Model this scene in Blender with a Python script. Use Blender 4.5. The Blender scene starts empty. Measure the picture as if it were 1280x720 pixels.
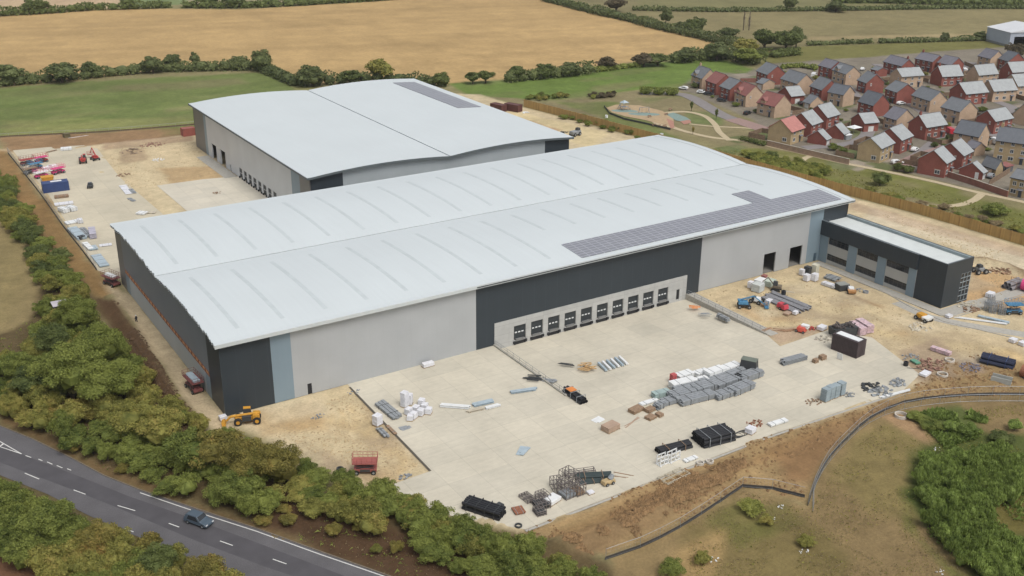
import bpy, math, random
import numpy as np
from mathutils import Matrix, Vector
random.seed(7)
scene = bpy.context.scene
COL = scene.collection
rad = math.radians

# ---------------------------------------------------------------- camera
CF, CYAW, CPITCH, CROLL = 1324.19, 0.570548, 0.389383, 0.00866
CPOS = Vector((-49.0086, -175.0028, 97.6992))
def cam_axes():
    f = Vector((math.sin(CYAW)*math.cos(CPITCH), math.cos(CYAW)*math.cos(CPITCH), -math.sin(CPITCH)))
    r = Vector((math.cos(CYAW), -math.sin(CYAW), 0)); u = r.cross(f)
    return r*math.cos(CROLL)+u*math.sin(CROLL), -r*math.sin(CROLL)+u*math.cos(CROLL), f
AR, AU, AF = cam_axes()
cd = bpy.data.cameras.new("camera"); cam = bpy.data.objects.new("camera", cd); COL.objects.link(cam)
cd.sensor_width = 36; cd.lens = CF/1280*36; cd.clip_start = 1; cd.clip_end = 20000
cam.matrix_world = Matrix(((AR.x, AU.x, -AF.x, CPOS.x), (AR.y, AU.y, -AF.y, CPOS.y), (AR.z, AU.z, -AF.z, CPOS.z), (0, 0, 0, 1)))
scene.camera = cam

# ---------------------------------------------------------------- light
SUN_EL, SUN_AZ = rad(58), rad(178)          # azimuth measured from +Y towards +X
world = bpy.data.worlds.new("World"); scene.world = world; world.use_nodes = True
nt = world.node_tree; bg = nt.nodes['Background']
sky = nt.nodes.new('ShaderNodeTexSky'); sky.sky_type = 'NISHITA'; sky.sun_disc = False
sky.sun_elevation = SUN_EL; sky.sun_rotation = SUN_AZ; sky.air_density = 1.0; sky.dust_density = 4.0; sky.ozone_density = 1.0
hs = nt.nodes.new('ShaderNodeHueSaturation'); hs.inputs['Saturation'].default_value = 0.30
nt.links.new(sky.outputs[0], hs.inputs['Color']); nt.links.new(hs.outputs[0], bg.inputs[0])
bg.inputs[1].default_value = 0.15
sd = bpy.data.lights.new("sun", 'SUN'); sd.energy = 1.15; sd.angle = rad(28); sd.color = (1.0, 0.97, 0.93)
sun = bpy.data.objects.new("sun", sd); COL.objects.link(sun)
sv = Vector((math.sin(SUN_AZ)*math.cos(SUN_EL), math.cos(SUN_AZ)*math.cos(SUN_EL), math.sin(SUN_EL)))
sun.rotation_euler = sv.to_track_quat('Z', 'Y').to_euler(); sun.location = (0, 0, 400)
scene.view_settings.view_transform = 'Standard'; scene.view_settings.look = 'None'
scene.view_settings.gamma = 1; scene.view_settings.use_curve_mapping = False
scene.view_settings.exposure = 0.20
scene.render.engine = 'CYCLES'

# ---------------------------------------------------------------- helpers
def at(px, py, z=0.0):
    d = AF + AR*((px-640)/CF) - AU*((py-360)/CF); t = (z-CPOS.z)/d.z
    p = CPOS + d*t
    return (p.x, p.y, z)
def W2(pts, z=0.0): return [at(a, b, z)[:2] for a, b in pts]
def ab(x1, y1, x2, y2, z=0.0):               # midpoint, heading and length of a thing between two points on the ground
    a = at(x1, y1, z); b = at(x2, y2, z)
    return ((a[0]+b[0])/2, (a[1]+b[1])/2, z), math.atan2(b[1]-a[1], b[0]-a[0]), math.hypot(b[0]-a[0], b[1]-a[1])
KA = 1.25
def lin(c): c = c/255; return c/12.92 if c <= .04045 else ((c+.055)/1.055)**2.4
def S(r, g, b): return (lin(r)/KA, lin(g)/KA, lin(b)/KA)

MATS = {}
def mat(name, col, rough=.7, metal=0., var=.12, scale=.6, bump=0., bscale=8., spec=.4, col2=None):
    if name in MATS: return MATS[name]
    m = bpy.data.materials.new(name); m.use_nodes = True; n = m.node_tree; p = n.nodes['Principled BSDF']
    p.inputs['Roughness'].default_value = rough; p.inputs['Metallic'].default_value = metal
    p.inputs['Specular IOR Level'].default_value = spec
    geo = n.nodes.new('ShaderNodeNewGeometry')
    no = n.nodes.new('ShaderNodeTexNoise'); no.inputs['Scale'].default_value = scale; no.inputs['Detail'].default_value = 6
    n.links.new(geo.outputs['Position'], no.inputs['Vector'])
    ra = n.nodes.new('ShaderNodeMapRange'); ra.inputs['From Min'].default_value = .3; ra.inputs['From Max'].default_value = .7
    ra.inputs['To Min'].default_value = 1-var; ra.inputs['To Max'].default_value = 1+var
    n.links.new(no.outputs['Fac'], ra.inputs['Value'])
    mx = n.nodes.new('ShaderNodeMix'); mx.data_type = 'RGBA'; mx.blend_type = 'MULTIPLY'; mx.inputs['Factor'].default_value = 1
    mx.inputs['A'].default_value = (*col, 1); n.links.new(ra.outputs[0], mx.inputs['B'])
    n.links.new(mx.outputs['Result'], p.inputs['Base Color'])
    if bump:
        n2 = n.nodes.new('ShaderNodeTexNoise'); n2.inputs['Scale'].default_value = bscale; n2.inputs['Detail'].default_value = 4
        n.links.new(geo.outputs['Position'], n2.inputs['Vector'])
        bp = n.nodes.new('ShaderNodeBump'); bp.inputs['Strength'].default_value = bump; bp.inputs['Distance'].default_value = .1
        n.links.new(n2.outputs['Fac'], bp.inputs['Height']); n.links.new(bp.outputs[0], p.inputs['Normal'])
    MATS[name] = m; m.diffuse_color = (*col, 1); m['mx'] = mx.name
    return m
def add_mult(m, node_out):                    # multiply one more factor into the base colour
    n = m.node_tree; p = n.nodes['Principled BSDF']; src = p.inputs['Base Color'].links[0].from_socket
    mx = n.nodes.new('ShaderNodeMix'); mx.data_type = 'RGBA'; mx.blend_type = 'MULTIPLY'; mx.inputs['Factor'].default_value = 1
    n.links.new(src, mx.inputs['A']); n.links.new(node_out, mx.inputs['B']); n.links.new(mx.outputs['Result'], p.inputs['Base Color'])

class MB:
    def __init__(s): s.v = []; s.f = []; s.m = []; s.mi = 0
    def add(s, vs, fs):
        o = len(s.v); s.v += [tuple(v) for v in vs]; s.f += [tuple(i+o for i in f) for f in fs]; s.m += [s.mi]*len(fs); return s
    def box(s, c, d, rz=0., rx=0., ry=0., taper=1.):
        x, y, z = d[0]/2, d[1]/2, d[2]/2; t = taper
        vs = [(-x, -y, -z), (x, -y, -z), (x, y, -z), (-x, y, -z), (-x*t, -y*t, z), (x*t, -y*t, z), (x*t, y*t, z), (-x*t, y*t, z)]
        if rz or rx or ry:
            M = Matrix.Rotation(rz, 3, 'Z') @ Matrix.Rotation(ry, 3, 'Y') @ Matrix.Rotation(rx, 3, 'X'); vs = [M @ Vector(v) for v in vs]
        vs = [(v[0]+c[0], v[1]+c[1], v[2]+c[2]) for v in vs]
        return s.add(vs, [(0, 3, 2, 1), (4, 5, 6, 7), (0, 1, 5, 4), (1, 2, 6, 5), (2, 3, 7, 6), (3, 0, 4, 7)])
    def bb(s, x0, x1, y0, y1, z0, z1): return s.box(((x0+x1)/2, (y0+y1)/2, (z0+z1)/2), (x1-x0, y1-y0, z1-z0))
    def cyl(s, a, b, r, n=8, r2=None, caps=True):
        a = Vector(a); b = Vector(b); d = b-a
        if d.length < 1e-6: return s
        r2 = r if r2 is None else r2
        q = d.to_track_quat('Z', 'Y'); vs = []
        for p, R in ((a, r), (b, r2)):
            for k in range(n): vs.append(p + q @ Vector((R*math.cos(2*math.pi*k/n), R*math.sin(2*math.pi*k/n), 0)))
        fs = [(k, (k+1) % n, n+(k+1) % n, n+k) for k in range(n)]
        if caps: fs += [tuple(range(n))[::-1], tuple(range(n, 2*n))]
        return s.add(vs, fs)
    def pipe(s, a, b, r, t=.06, n=10):         # hollow
        a = Vector(a); b = Vector(b); q = (b-a).to_track_quat('Z', 'Y'); vs = []
        for p, R in ((a, r), (b, r), (b, r-t), (a, r-t)):
            for k in range(n): vs.append(p + q @ Vector((R*math.cos(2*math.pi*k/n), R*math.sin(2*math.pi*k/n), 0)))
        fs = []
        for j in range(4):
            for k in range(n): fs.append((j*n+k, j*n+(k+1) % n, ((j+1) % 4)*n+(k+1) % n, ((j+1) % 4)*n+k))
        return s.add(vs, fs)
    def tube(s, pts, r, n=6):
        for p, q in zip(pts[:-1], pts[1:]): s.cyl(p, q, r, n)
        return s
    def prism(s, poly, z0, z1):
        n = len(poly); vs = [(x, y, z0) for x, y in poly]+[(x, y, z1) for x, y in poly]
        return s.add(vs, [tuple(range(n))[::-1], tuple(range(n, 2*n))]+[(k, (k+1) % n, n+(k+1) % n, n+k) for k in range(n)])
    def prismx(s, prof, x0, x1):              # profile in y,z extruded along x
        n = len(prof); vs = [(x0, y, z) for y, z in prof]+[(x1, y, z) for y, z in prof]
        return s.add(vs, [tuple(range(n))[::-1], tuple(range(n, 2*n))]+[(k, (k+1) % n, n+(k+1) % n, n+k) for k in range(n)])
    def prismy(s, prof, y0, y1):              # profile in x,z extruded along y
        n = len(prof); vs = [(x, y0, z) for x, z in prof]+[(x, y1, z) for x, z in prof]
        return s.add(vs, [tuple(range(n)), tuple(range(n, 2*n))[::-1]]+[(k, (k+1) % n, n+(k+1) % n, n+k)[::-1] for k in range(n)])
    def ball(s, c, r, n=8, m=5, jit=0.):
        vs = []; fs = []; rx, ry, rz = r if hasattr(r, '__len__') else (r, r, r)
        for j in range(1, m):
            th = math.pi*j/m
            for k in range(n):
                q = 1+random.uniform(-jit, jit); ph = 2*math.pi*k/n
                vs.append((c[0]+rx*q*math.sin(th)*math.cos(ph), c[1]+ry*q*math.sin(th)*math.sin(ph), c[2]+rz*q*math.cos(th)))
        vs += [(c[0], c[1], c[2]+rz), (c[0], c[1], c[2]-rz)]; T = len(vs)-2
        for j in range(m-2):
            for k in range(n): fs.append((j*n+k, (j+1)*n+k, (j+1)*n+(k+1) % n, j*n+(k+1) % n))
        for k in range(n): fs += [(T, k, (k+1) % n), (T+1, (m-2)*n+(k+1) % n, (m-2)*n+k)]
        return s.add(vs, fs)
    def mesh(s, name, mats, smooth=False):
        me = bpy.data.meshes.new(name); me.from_pydata(s.v, [], s.f)
        for m in (mats if isinstance(mats, (list, tuple)) else [mats]): me.materials.append(m)
        if max(s.m, default=0): me.polygons.foreach_set('material_index', s.m)
        if smooth: me.polygons.foreach_set('use_smooth', [True]*len(s.f))
        me.update(); return me
    def build(s, name, mats, parent=None, loc=None, rz=0., smooth=False, bevel=0.):
        me = s.mesh(name, mats, smooth); return link(name, me, parent, loc, rz, bevel)
def link(name, me, parent=None, loc=None, rz=0., bevel=0.):
    o = bpy.data.objects.new(name, me); COL.objects.link(o)
    if parent: o.parent = parent
    if loc: o.location = loc
    if rz: o.rotation_euler.z = rz
    if bevel:
        b = o.modifiers.new('bevel', 'BEVEL'); b.width = bevel; b.segments = 2
    return o
def tag(o, label=None, cat=None, group=None, kind=None):
    if label: o['label'] = label
    if cat: o['category'] = cat
    if group: o['group'] = group
    if kind: o['kind'] = kind
    return o
def thing(name, label, cat, loc=(0, 0, 0), rz=0., group=None):
    o = bpy.data.objects.new(name, None); COL.objects.link(o); o.location = loc; o.rotation_euler.z = rz
    o.empty_display_size = .5
    return tag(o, label, cat, group)
CH = {}
def copy_tree(o, parent=None):
    c = o.copy(); COL.objects.link(c); c.parent = parent
    for ch in o.children: copy_tree(ch, c)
    return c
def put(proto, used, loc, rz, label=None, cat=None, group=None, scale=None):
    o = proto if not used else copy_tree(proto)
    o.location = loc; o.rotation_euler.z = rz
    if scale: o.scale = scale
    return tag(o, label, cat, group)

# numpy value noise on world coordinates
_rs = np.random.RandomState(3); _lat = _rs.rand(256, 256)
def vnoise(x, y, s):
    x = np.asarray(x)/s+1000; y = np.asarray(y)/s+1000; xi = np.floor(x).astype(int); yi = np.floor(y).astype(int); fx = x-xi; fy = y-yi
    fx = fx*fx*(3-2*fx); fy = fy*fy*(3-2*fy); L = lambda a, b: _lat[a % 256, b % 256]
    return (L(xi, yi)*(1-fx)+L(xi+1, yi)*fx)*(1-fy)+(L(xi, yi+1)*(1-fx)+L(xi+1, yi+1)*fx)*fy
def fbm(x, y, s, o=4):
    r = 0; a = .5; t = 0
    for k in range(o): r = r+a*vnoise(x, y, s/2**k); t += a; a *= .55
    return r/t
def inside(x, y, poly):
    c = np.zeros(np.shape(x), bool); n = len(poly)
    for i in range(n):
        x0, y0 = poly[i]; x1, y1 = poly[i-1]
        with np.errstate(divide='ignore', invalid='ignore'):
            c ^= ((y0 > y) != (y1 > y)) & (x < (x1-x0)*(y-y0)/(y1-y0+1e-12)+x0)
    return c
def sdist(x, y, poly, closed=True):
    d = np.full(np.shape(x), 1e9); n = len(poly)
    for i in range(0 if closed else 1, n):
        x0, y0 = poly[i-1]; x1, y1 = poly[i]; dx, dy = x1-x0, y1-y0
        t = np.clip(((x-x0)*dx+(y-y0)*dy)/(dx*dx+dy*dy+1e-9), 0, 1); d = np.minimum(d, np.hypot(x-x0-t*dx, y-y0-t*dy))
    return np.where(inside(x, y, poly), -d, d) if closed else d
# ---------------------------------------------------------------- ground sheet: one graded grid, painted with soil and grass colours
def axis(a, b, far_lo, far_hi):
    c = list(np.arange(a, b+.1, 1.0)); s = 1.0; hi = [b]; lo = [a]
    while hi[-1] < far_hi:
        s = min(s*1.03, 4.2) if hi[-1] < b+640 else s*1.25
        hi.append(hi[-1]+s)
    s = 1.0
    while lo[-1] > far_lo: s *= 1.08; lo.append(lo[-1]-s)
    return np.array(sorted(lo[1:])+c+hi[1:])
gx = axis(-60, 225, -4000, 6000); gy = axis(-112, 235, -4000, 6000)
GX, GY = np.meshgrid(gx, gy, indexing='ij'); gxf = GX.ravel(); gyf = GY.ravel()
gcol = np.zeros((gxf.size, 3)); gcol[:] = S(140, 132, 95)
grough = np.zeros(gxf.size)
def put_col(a, c): gcol[:] = gcol*(1-a[:, None])+np.array(c)[None]*a[:, None]
def paint(poly, c, soft=2., amp=2., ns=9., px=True, strength=1., mottled=0.):
    P = W2(poly) if px else poly
    xs = [p[0] for p in P]; ys = [p[1] for p in P]; m = amp+soft+2
    k = np.where((gxf > min(xs)-m) & (gxf < max(xs)+m) & (gyf > min(ys)-m) & (gyf < max(ys)+m))[0]
    d = sdist(gxf[k], gyf[k], P)+(fbm(gxf[k], gyf[k], ns)-.5)*2*amp
    a = np.clip(.5-d/soft, 0, 1)*strength
    if mottled: a = a*np.clip(1+(fbm(gxf[k]+77, gyf[k], ns*1.2)-.5)*4*mottled-mottled*.5, 0, 1)
    full = np.zeros(gxf.size); full[k] = a; put_col(full, c)
def stroke(line, w, c, strength=.6, soft=.8, px=True, amp=.5):
    P = W2(line) if px else line
    xs = [p[0] for p in P]; ys = [p[1] for p in P]
    k = np.where((gxf > min(xs)-8) & (gxf < max(xs)+8) & (gyf > min(ys)-8) & (gyf < max(ys)+8))[0]
    d = sdist(gxf[k], gyf[k], P, False)-w/2+(fbm(gxf[k], gyf[k], 5)-.5)*2*amp
    full = np.zeros(gxf.size); full[k] = np.clip(.5-d/soft, 0, 1)*strength; put_col(full, c)
# far fields
paint([(640, -60), (1400, -60), (1400, 60), (1000, 62), (945, 70), (640, -8)], S(129, 121, 87), 4, 2)
paint([(780, 16), (1400, 11), (1400, 44), (1000, 56), (930, 52), (870, 40)], S(137, 127, 91), 4, 2)
paint([(960, 60), (1400, 44), (1400, 75), (1280, 70), (1160, 75), (1010, 90), (950, 80)], S(120, 117, 70), 4, 2)
paint([(1010, 46), (1400, 38), (1400, 42), (1010, 50)], S(168, 150, 112), 4, 2, strength=.7)
paint([(780, -40), (1400, -50), (1400, 9), (800, 12)], S(126, 122, 84), 4, 2)
paint([(1040, 0), (1190, 0), (1180, 4), (1040, 4)], S(90, 105, 62), 4, 3)
paint([(-400, -70), (150, -70), (151, 10), (0, 18), (-400, 26)], S(190, 166, 134), 4, 2)
paint([(144, -70), (245, -70), (238, 5), (152, 10)], S(122, 134, 90), 3, 2)
paint([(245, -70), (640, -70), (640, -20), (480, 0), (235, 8)], S(150, 138, 108), 3, 2)
STUB = [(-400, 36), (0, 20), (130, 12), (210, 11), (300, 12), (480, 1), (620, -25), (680, -10), (700, 4), (760, 21), (830, 38), (880, 50), (912, 58), (915, 62), (860, 68), (740, 84), (660, 96), (600, 103), (540, 107), (470, 100), (390, 106), (345, 84), (320, 80), (200, 88), (100, 99), (0, 108), (-400, 140)]
paint(STUB, S(184, 155, 108), 3, 1.5)
for k in range(46):                                  # drilling and harvest lines across the stubble
    y0 = 12+k*2.4; yl = y0+random.uniform(-.6, .6)
    paint([(-400, yl+20), (300, yl+1), (640, yl-5), (900, yl-4), (900, yl-3.3), (640, yl-4.2), (300, yl+2), (-400, yl+21.2)],
          S(*random.choice([(172, 141, 100), (194, 163, 122), (178, 146, 107)])), 2.5, 1.2, ns=40, strength=random.uniform(.25, .6)) if False else None
GRL = [(-400, 165), (0, 110), (100, 102), (330, 90), (350, 96), (372, 112), (320, 130), (246, 160), (120, 165), (0, 172), (-400, 215)]
paint(GRL, S(110, 121, 70), 3, 2)
paint([(320, 86), (342, 84), (400, 108), (380, 118), (352, 100)], S(136, 134, 84), 3, 1.5, strength=.8)
paint([(130, 108), (300, 98), (310, 104), (180, 116)], S(128, 116, 88), 5, 4, ns=25, strength=.5)
paint([(0, 150), (240, 146), (240, 160), (0, 172)], S(142, 140, 88), 5, 4, ns=25, strength=.6)
paint([(560, 104), (660, 99), (800, 80), (900, 72), (960, 92), (900, 92), (868, 108), (845, 112), (800, 112), (700, 124), (640, 128), (590, 124)], S(106, 125, 62), 3, 1.5)
# park and verge outside the wooden fence
paint([(600, 120), (700, 126), (800, 113), (870, 120), (960, 165), (1060, 205), (1280, 265), (1500, 325), (1500, 380), (1280, 302), (1075, 238), (930, 192), (870, 170), (640, 130)], S(136, 126, 94), 3, 2)
paint([(860, 140), (905, 140), (900, 158), (862, 155)], S(110, 122, 74), 3, 2, mottled=.3)
paint([(700, 128), (770, 128), (850, 175), (830, 175)], S(112, 120, 70), 3, 3, mottled=.2)
paint([(920, 185), (1000, 190), (1200, 235), (1200, 262), (1075, 235), (930, 205)], S(116, 118, 62), 3, 3, mottled=.3)
paint([(1190, 240), (1320, 275), (1320, 300), (1190, 268)], S(118, 120, 66), 3, 3, mottled=.3)
# housing estate hard ground and gardens
paint([(846, 112), (880, 90), (930, 92), (960, 80), (1100, 70), (1300, 55), (1500, 60), (1500, 300), (1258, 246), (1140, 218), (1060, 200), (958, 178), (940, 150), (900, 132), (862, 116)], S(134, 126, 112), 3, 2)
for k in range(70):
    c = at(random.uniform(900, 1280), random.uniform(80, 215)); r = random.uniform(2.5, 5.5)
    paint([(c[0]-r, c[1]-r), (c[0]+r, c[1]-r*.8), (c[0]+r, c[1]+r), (c[0]-r, c[1]+r)], S(*random.choice([(104, 114, 70), (112, 116, 78), (164, 152, 138), (96, 104, 66)])), 1.0, .6, px=False, strength=.85)
# site
SITE = [(-40, 190), (10, 186), (150, 176), (246, 166), (400, 110), (600, 118), (655, 134.5), (760, 162), (820, 178), (900, 201), (985, 225), (1075, 249), (1150, 269), (1290, 311), (1500, 375), (1500, 520), (1280, 490), (1150, 485), (1100, 512), (960, 560), (655, 665), (540, 640), (440, 606), (350, 560), (285, 530), (150, 350), (120, 335), (10, 190)]
paint(SITE, S(203, 186, 152), 2, 1)
paint([(0, 172), (120, 166), (246, 158), (250, 168), (150, 178), (60, 188), (8, 190)], S(152, 124, 92), 2.5, 2)
paint([(-60, 180), (8, 189), (120, 336), (150, 365), (130, 372), (60, 320), (30, 270), (-10, 215), (-60, 200)], S(150, 120, 80), 2, 1.5, mottled=.15)
paint([(60, 240), (80, 290), (120, 345), (140, 365), (120, 370), (75, 320), (35, 262)], S(136, 110, 72), 2, 1.5, strength=.8)
paint([(118, 372), (146, 380), (180, 425), (226, 500), (262, 542), (232, 548), (180, 490), (140, 420)], S(92, 72, 52), 1.6, 1.)
paint([(128, 352), (162, 368), (235, 463), (290, 530), (300, 548), (264, 538), (228, 500), (182, 425), (148, 380)], S(192, 174, 142), 1.2, .8)
# left pasture
paint([(-300, 190), (-40, 215), (10, 260), (50, 310), (60, 370), (30, 420), (0, 440), (-300, 470)], S(146, 130, 92), 3, 2)
paint([(-100, 300), (20, 290), (40, 370), (0, 400), (-100, 410)], S(142, 128, 88), 5, 4, ns=14, strength=.7)
# belt floor, verges
BELT = [(-60, 440), (40, 400), (60, 330), (100, 350), (180, 490), (232, 552), (290, 574), (440, 622), (530, 648), (655, 668), (760, 700), (820, 770), (500, 780), (478, 712), (330, 660), (250, 632), (130, 588), (60, 552), (0, 520), (-60, 497)]
paint(BELT, S(100, 86, 60), 2, 1.2)
paint([(0, 505), (60, 545), (130, 580), (250, 630), (340, 660), (440, 700), (440, 712), (330, 670), (250, 642), (130, 597), (60, 562), (0, 530)], S(112, 92, 64), 1.5, 1.)
paint([(330, 610), (420, 630), (520, 670), (640, 720), (520, 740), (400, 690), (330, 655)], S(88, 68, 50), 2, 1.5, mottled=.1)
paint([(-300, 480), (-60, 505), (0, 528), (60, 560), (130, 596), (250, 640), (330, 668), (485, 722), (560, 800), (300, 800), (-300, 640)], S(100, 90, 62), 1.5, .6)
paint([(-300, 640), (0, 680), (60, 700), (120, 735), (160, 800), (-300, 800)], S(118, 88, 66), 2, 1)
# brown slope between yard and drainage basin
SLOPE = [(655, 663), (800, 607), (960, 545), (1080, 510), (1150, 480), (1180, 455), (1230, 440), (1500, 470), (1500, 520), (1280, 494), (1150, 500), (1090, 520), (1050, 550), (1025, 590), (1010, 630), (930, 608), (880, 640), (760, 697)]
paint(SLOPE, S(156, 132, 94), 1.5, .8)
paint([(700, 680), (760, 640), (840, 600), (930, 570), (935, 585), (880, 625), (800, 665), (760, 690), (730, 695)], S(130, 107, 78), 1.5, 1.5, mottled=.2)
paint([(960, 560), (1080, 520), (1100, 512), (1120, 500), (1100, 520), (1040, 560), (1010, 600), (985, 600)], S(146, 116, 82), 2, 1.5, mottled=.2)
for k in range(9):
    o = k*5.5
    stroke([(690+o*.6, 668-o*.1+k*1.5), (800+o, 622+k*.6), (930+o, 578-o*.2), (1040+o*.6, 530-o*.3)], .5, S(*random.choice([(120, 92, 60), (172, 140, 98)])), .5, .8)
stroke([(660, 668), (760, 632), (860, 590), (980, 548)], 1.0, S(180, 150, 108), .5)
# basin grassland
BASIN = [(760, 697), (880, 640), (930, 608), (1010, 632), (1025, 590), (1050, 550), (1090, 520), (1150, 498), (1280, 495), (1500, 520), (1500, 860), (820, 860)]
paint(BASIN, S(142, 122, 86), 1.2, .6)
paint([(1030, 600), (1060, 550), (1110, 520), (1180, 560), (1140, 640), (1080, 640)], S(132, 120, 76), 3, 3, ns=8, strength=.7)
paint([(860, 660), (1010, 640), (1060, 700), (1080, 760), (860, 760)], S(120, 108, 68), 3, 3, ns=8, strength=.8, mottled=.3)
paint([(885, 650), (925, 625), (985, 630), (1005, 650), (930, 690)], S(104, 106, 56), 2, 2, ns=6, strength=.7, mottled=.3)
paint([(840, 690), (880, 672), (905, 665), (900, 690), (890, 720), (840, 730)], S(166, 140, 96), 2, 2, ns=6, strength=.85)
paint([(1100, 520), (1125, 515), (1170, 550), (1182, 565), (1165, 562), (1135, 540)], S(168, 138, 104), 1.5, 1, ns=5, strength=.95)
paint([(1140, 520), (1200, 505), (1230, 520), (1220, 545), (1180, 555)], S(88, 108, 54), 2, 2, ns=6, strength=.8)
paint([(1140, 570), (1180, 540), (1300, 540), (1400, 560), (1400, 780), (1240, 740), (1160, 670), (1130, 620)], S(78, 92, 44), 2, 2, ns=6, strength=.9)
paint([(1125, 610), (1150, 670), (1200, 715), (1260, 760), (1240, 780), (1180, 715), (1130, 660)], S(104, 112, 56), 1.5, 1.2, ns=5, strength=.7)
paint([(1235, 612), (1300, 612), (1300, 670), (1250, 665)], S(112, 102, 58), 1.5, 1.5, ns=5, strength=.9)
# sandy working areas
paint([(870, 372), (960, 338), (1020, 330), (1130, 380), (1180, 410), (1290, 430), (1290, 450), (1180, 455), (1150, 470), (1040, 420), (975, 432), (945, 416)], S(200, 181, 146), 2, 1.5, ns=14)
paint([(960, 350), (1040, 345), (1100, 385), (1150, 420), (1050, 405), (940, 400)], S(208, 190, 152), 3, 3, ns=12, strength=.6)
paint([(1090, 260), (1290, 320), (1290, 345), (1200, 310), (1080, 275)], S(214, 200, 172), 2, 1.5, ns=12, strength=.85)
paint([(1060, 250), (1280, 312), (1280, 322), (1060, 262)], S(178, 150, 126), 1.5, 1.5, ns=8, strength=.5)
paint([(1215, 335), (1290, 350), (1290, 400), (1215, 380), (1200, 380)], S(196, 162, 118), 2, 2, ns=9, strength=.9)
stroke([(1225, 325), (1260, 332), (1290, 350)], 2.5, S(118, 92, 66), .75, 1.2)
stroke([(1085, 300), (1130, 305), (1180, 320)], 1.5, S(150, 122, 92), .5, 1.2)
stroke([(1180, 430), (1230, 432), (1290, 452)], 3.0, S(216, 196, 152), .7, 1.5)
stroke([(880, 400), (940, 408), (1010, 400), (1080, 410), (1150, 430), (1260, 440)], 3.5, S(218, 196, 150), .6, 1.5)
stroke([(930, 385), (950, 397), (1000, 398)], 3, S(188, 150, 104), .55, 2)
stroke([(1066, 370), (1085, 378), (1100, 383)], 1.6, S(150, 118, 82), .7, 1.2)
paint([(1100, 400), (1180, 410), (1250, 432), (1240, 440), (1170, 440), (1120, 430)], S(176, 158, 128), 2, 3, ns=9, strength=.6, mottled=.2)
paint([(1120, 440), (1170, 425), (1190, 440), (1200, 470), (1150, 480), (1130, 462)], S(160, 140, 118), 2, 2, ns=7, strength=.8, mottled=.1)
paint([(1195, 450), (1225, 445), (1235, 465), (1205, 470)], S(140, 128, 128), 2, 2, ns=6, strength=.6)
paint([(945, 408), (1035, 410), (1010, 420), (975, 432)], S(184, 160, 136), 1.5, 1, ns=6, strength=.8)
paint([(345, 500), (440, 484), (538, 590), (490, 605), (380, 560)], S(206, 188, 152), 2, 1, ns=10)
for k in range(9):
    stroke([(326+k*14, 535-k*3), (400+k*10, 540), (470+k*6, 560+k*3), (500, 590)], .7, S(*random.choice([(196, 168, 122), (222, 204, 166), (190, 166, 130)])), .55, 1.)
paint([(450, 500), (480, 520), (520, 570), (530, 588), (495, 560), (462, 520)], S(178, 160, 130), 1.5, 1.2, ns=5, strength=.7, mottled=.2)
paint([(400, 560), (470, 590), (500, 604), (470, 606), (400, 585)], S(178, 156, 128), 1.5, 1.2, ns=6, strength=.6)
paint([(130, 180), (245, 168), (300, 225), (200, 235), (215, 262), (170, 262), (125, 195)], S(203, 185, 150), 2, 1.5, ns=14)
paint([(150, 190), (180, 186), (185, 200), (150, 205)], S(160, 138, 112), 2, 2, ns=8, strength=.7)
paint([(195, 210), (280, 208), (275, 225), (210, 232)], S(184, 156, 116), 2, 3, ns=8, strength=.8)
stroke([(170, 205), (190, 235), (215, 265)], 4, S(214, 198, 162), .5, 2)
paint([(125, 178), (240, 170), (240, 176), (130, 188)], S(162, 136, 112), 1.5, 2, ns=8, strength=.7, mottled=.2)
paint([(640, 138), (760, 165), (740, 185), (600, 150)], S(212, 194, 152), 2, 2, ns=12, strength=.9)
paint([(640, 145), (700, 162), (690, 168), (630, 152)], S(176, 140, 108), 2, 2, ns=8, strength=.6)
for k in range(26):                                  # dusty grey and ochre patches of worked ground
    c = at(random.uniform(900, 1280), random.uniform(345, 450)) if k % 3 else at(random.uniform(335, 530), random.uniform(500, 600)); r = random.uniform(2, 6)
    if c[1] > -1: continue
    paint([(c[0]-r, c[1]-r*.7), (c[0]+r, c[1]-r), (c[0]+r*1.2, c[1]+r*.6), (c[0]-r*.8, c[1]+r)], S(*random.choice([(178, 162, 136), (190, 160, 116), (212, 196, 164), (170, 150, 124)])), 2.5, 2.5, ns=7, px=False, strength=.55)
for k in range(60):                                  # mown and worn streaks in the two green fields
    c = at(random.uniform(-20, 330), random.uniform(105, 165)) if k % 3 else at(random.uniform(600, 900), random.uniform(88, 122)); r = random.uniform(6, 18)
    paint([(c[0]-r, c[1]-r*.25), (c[0]+r, c[1]-r*.3), (c[0]+r*1.2, c[1]+r*.2), (c[0]-r*.8, c[1]+r*.3)], S(*random.choice([(126, 130, 84), (98, 114, 60), (132, 126, 88)])), 4, 4, ns=12, px=False, strength=.4)
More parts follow.
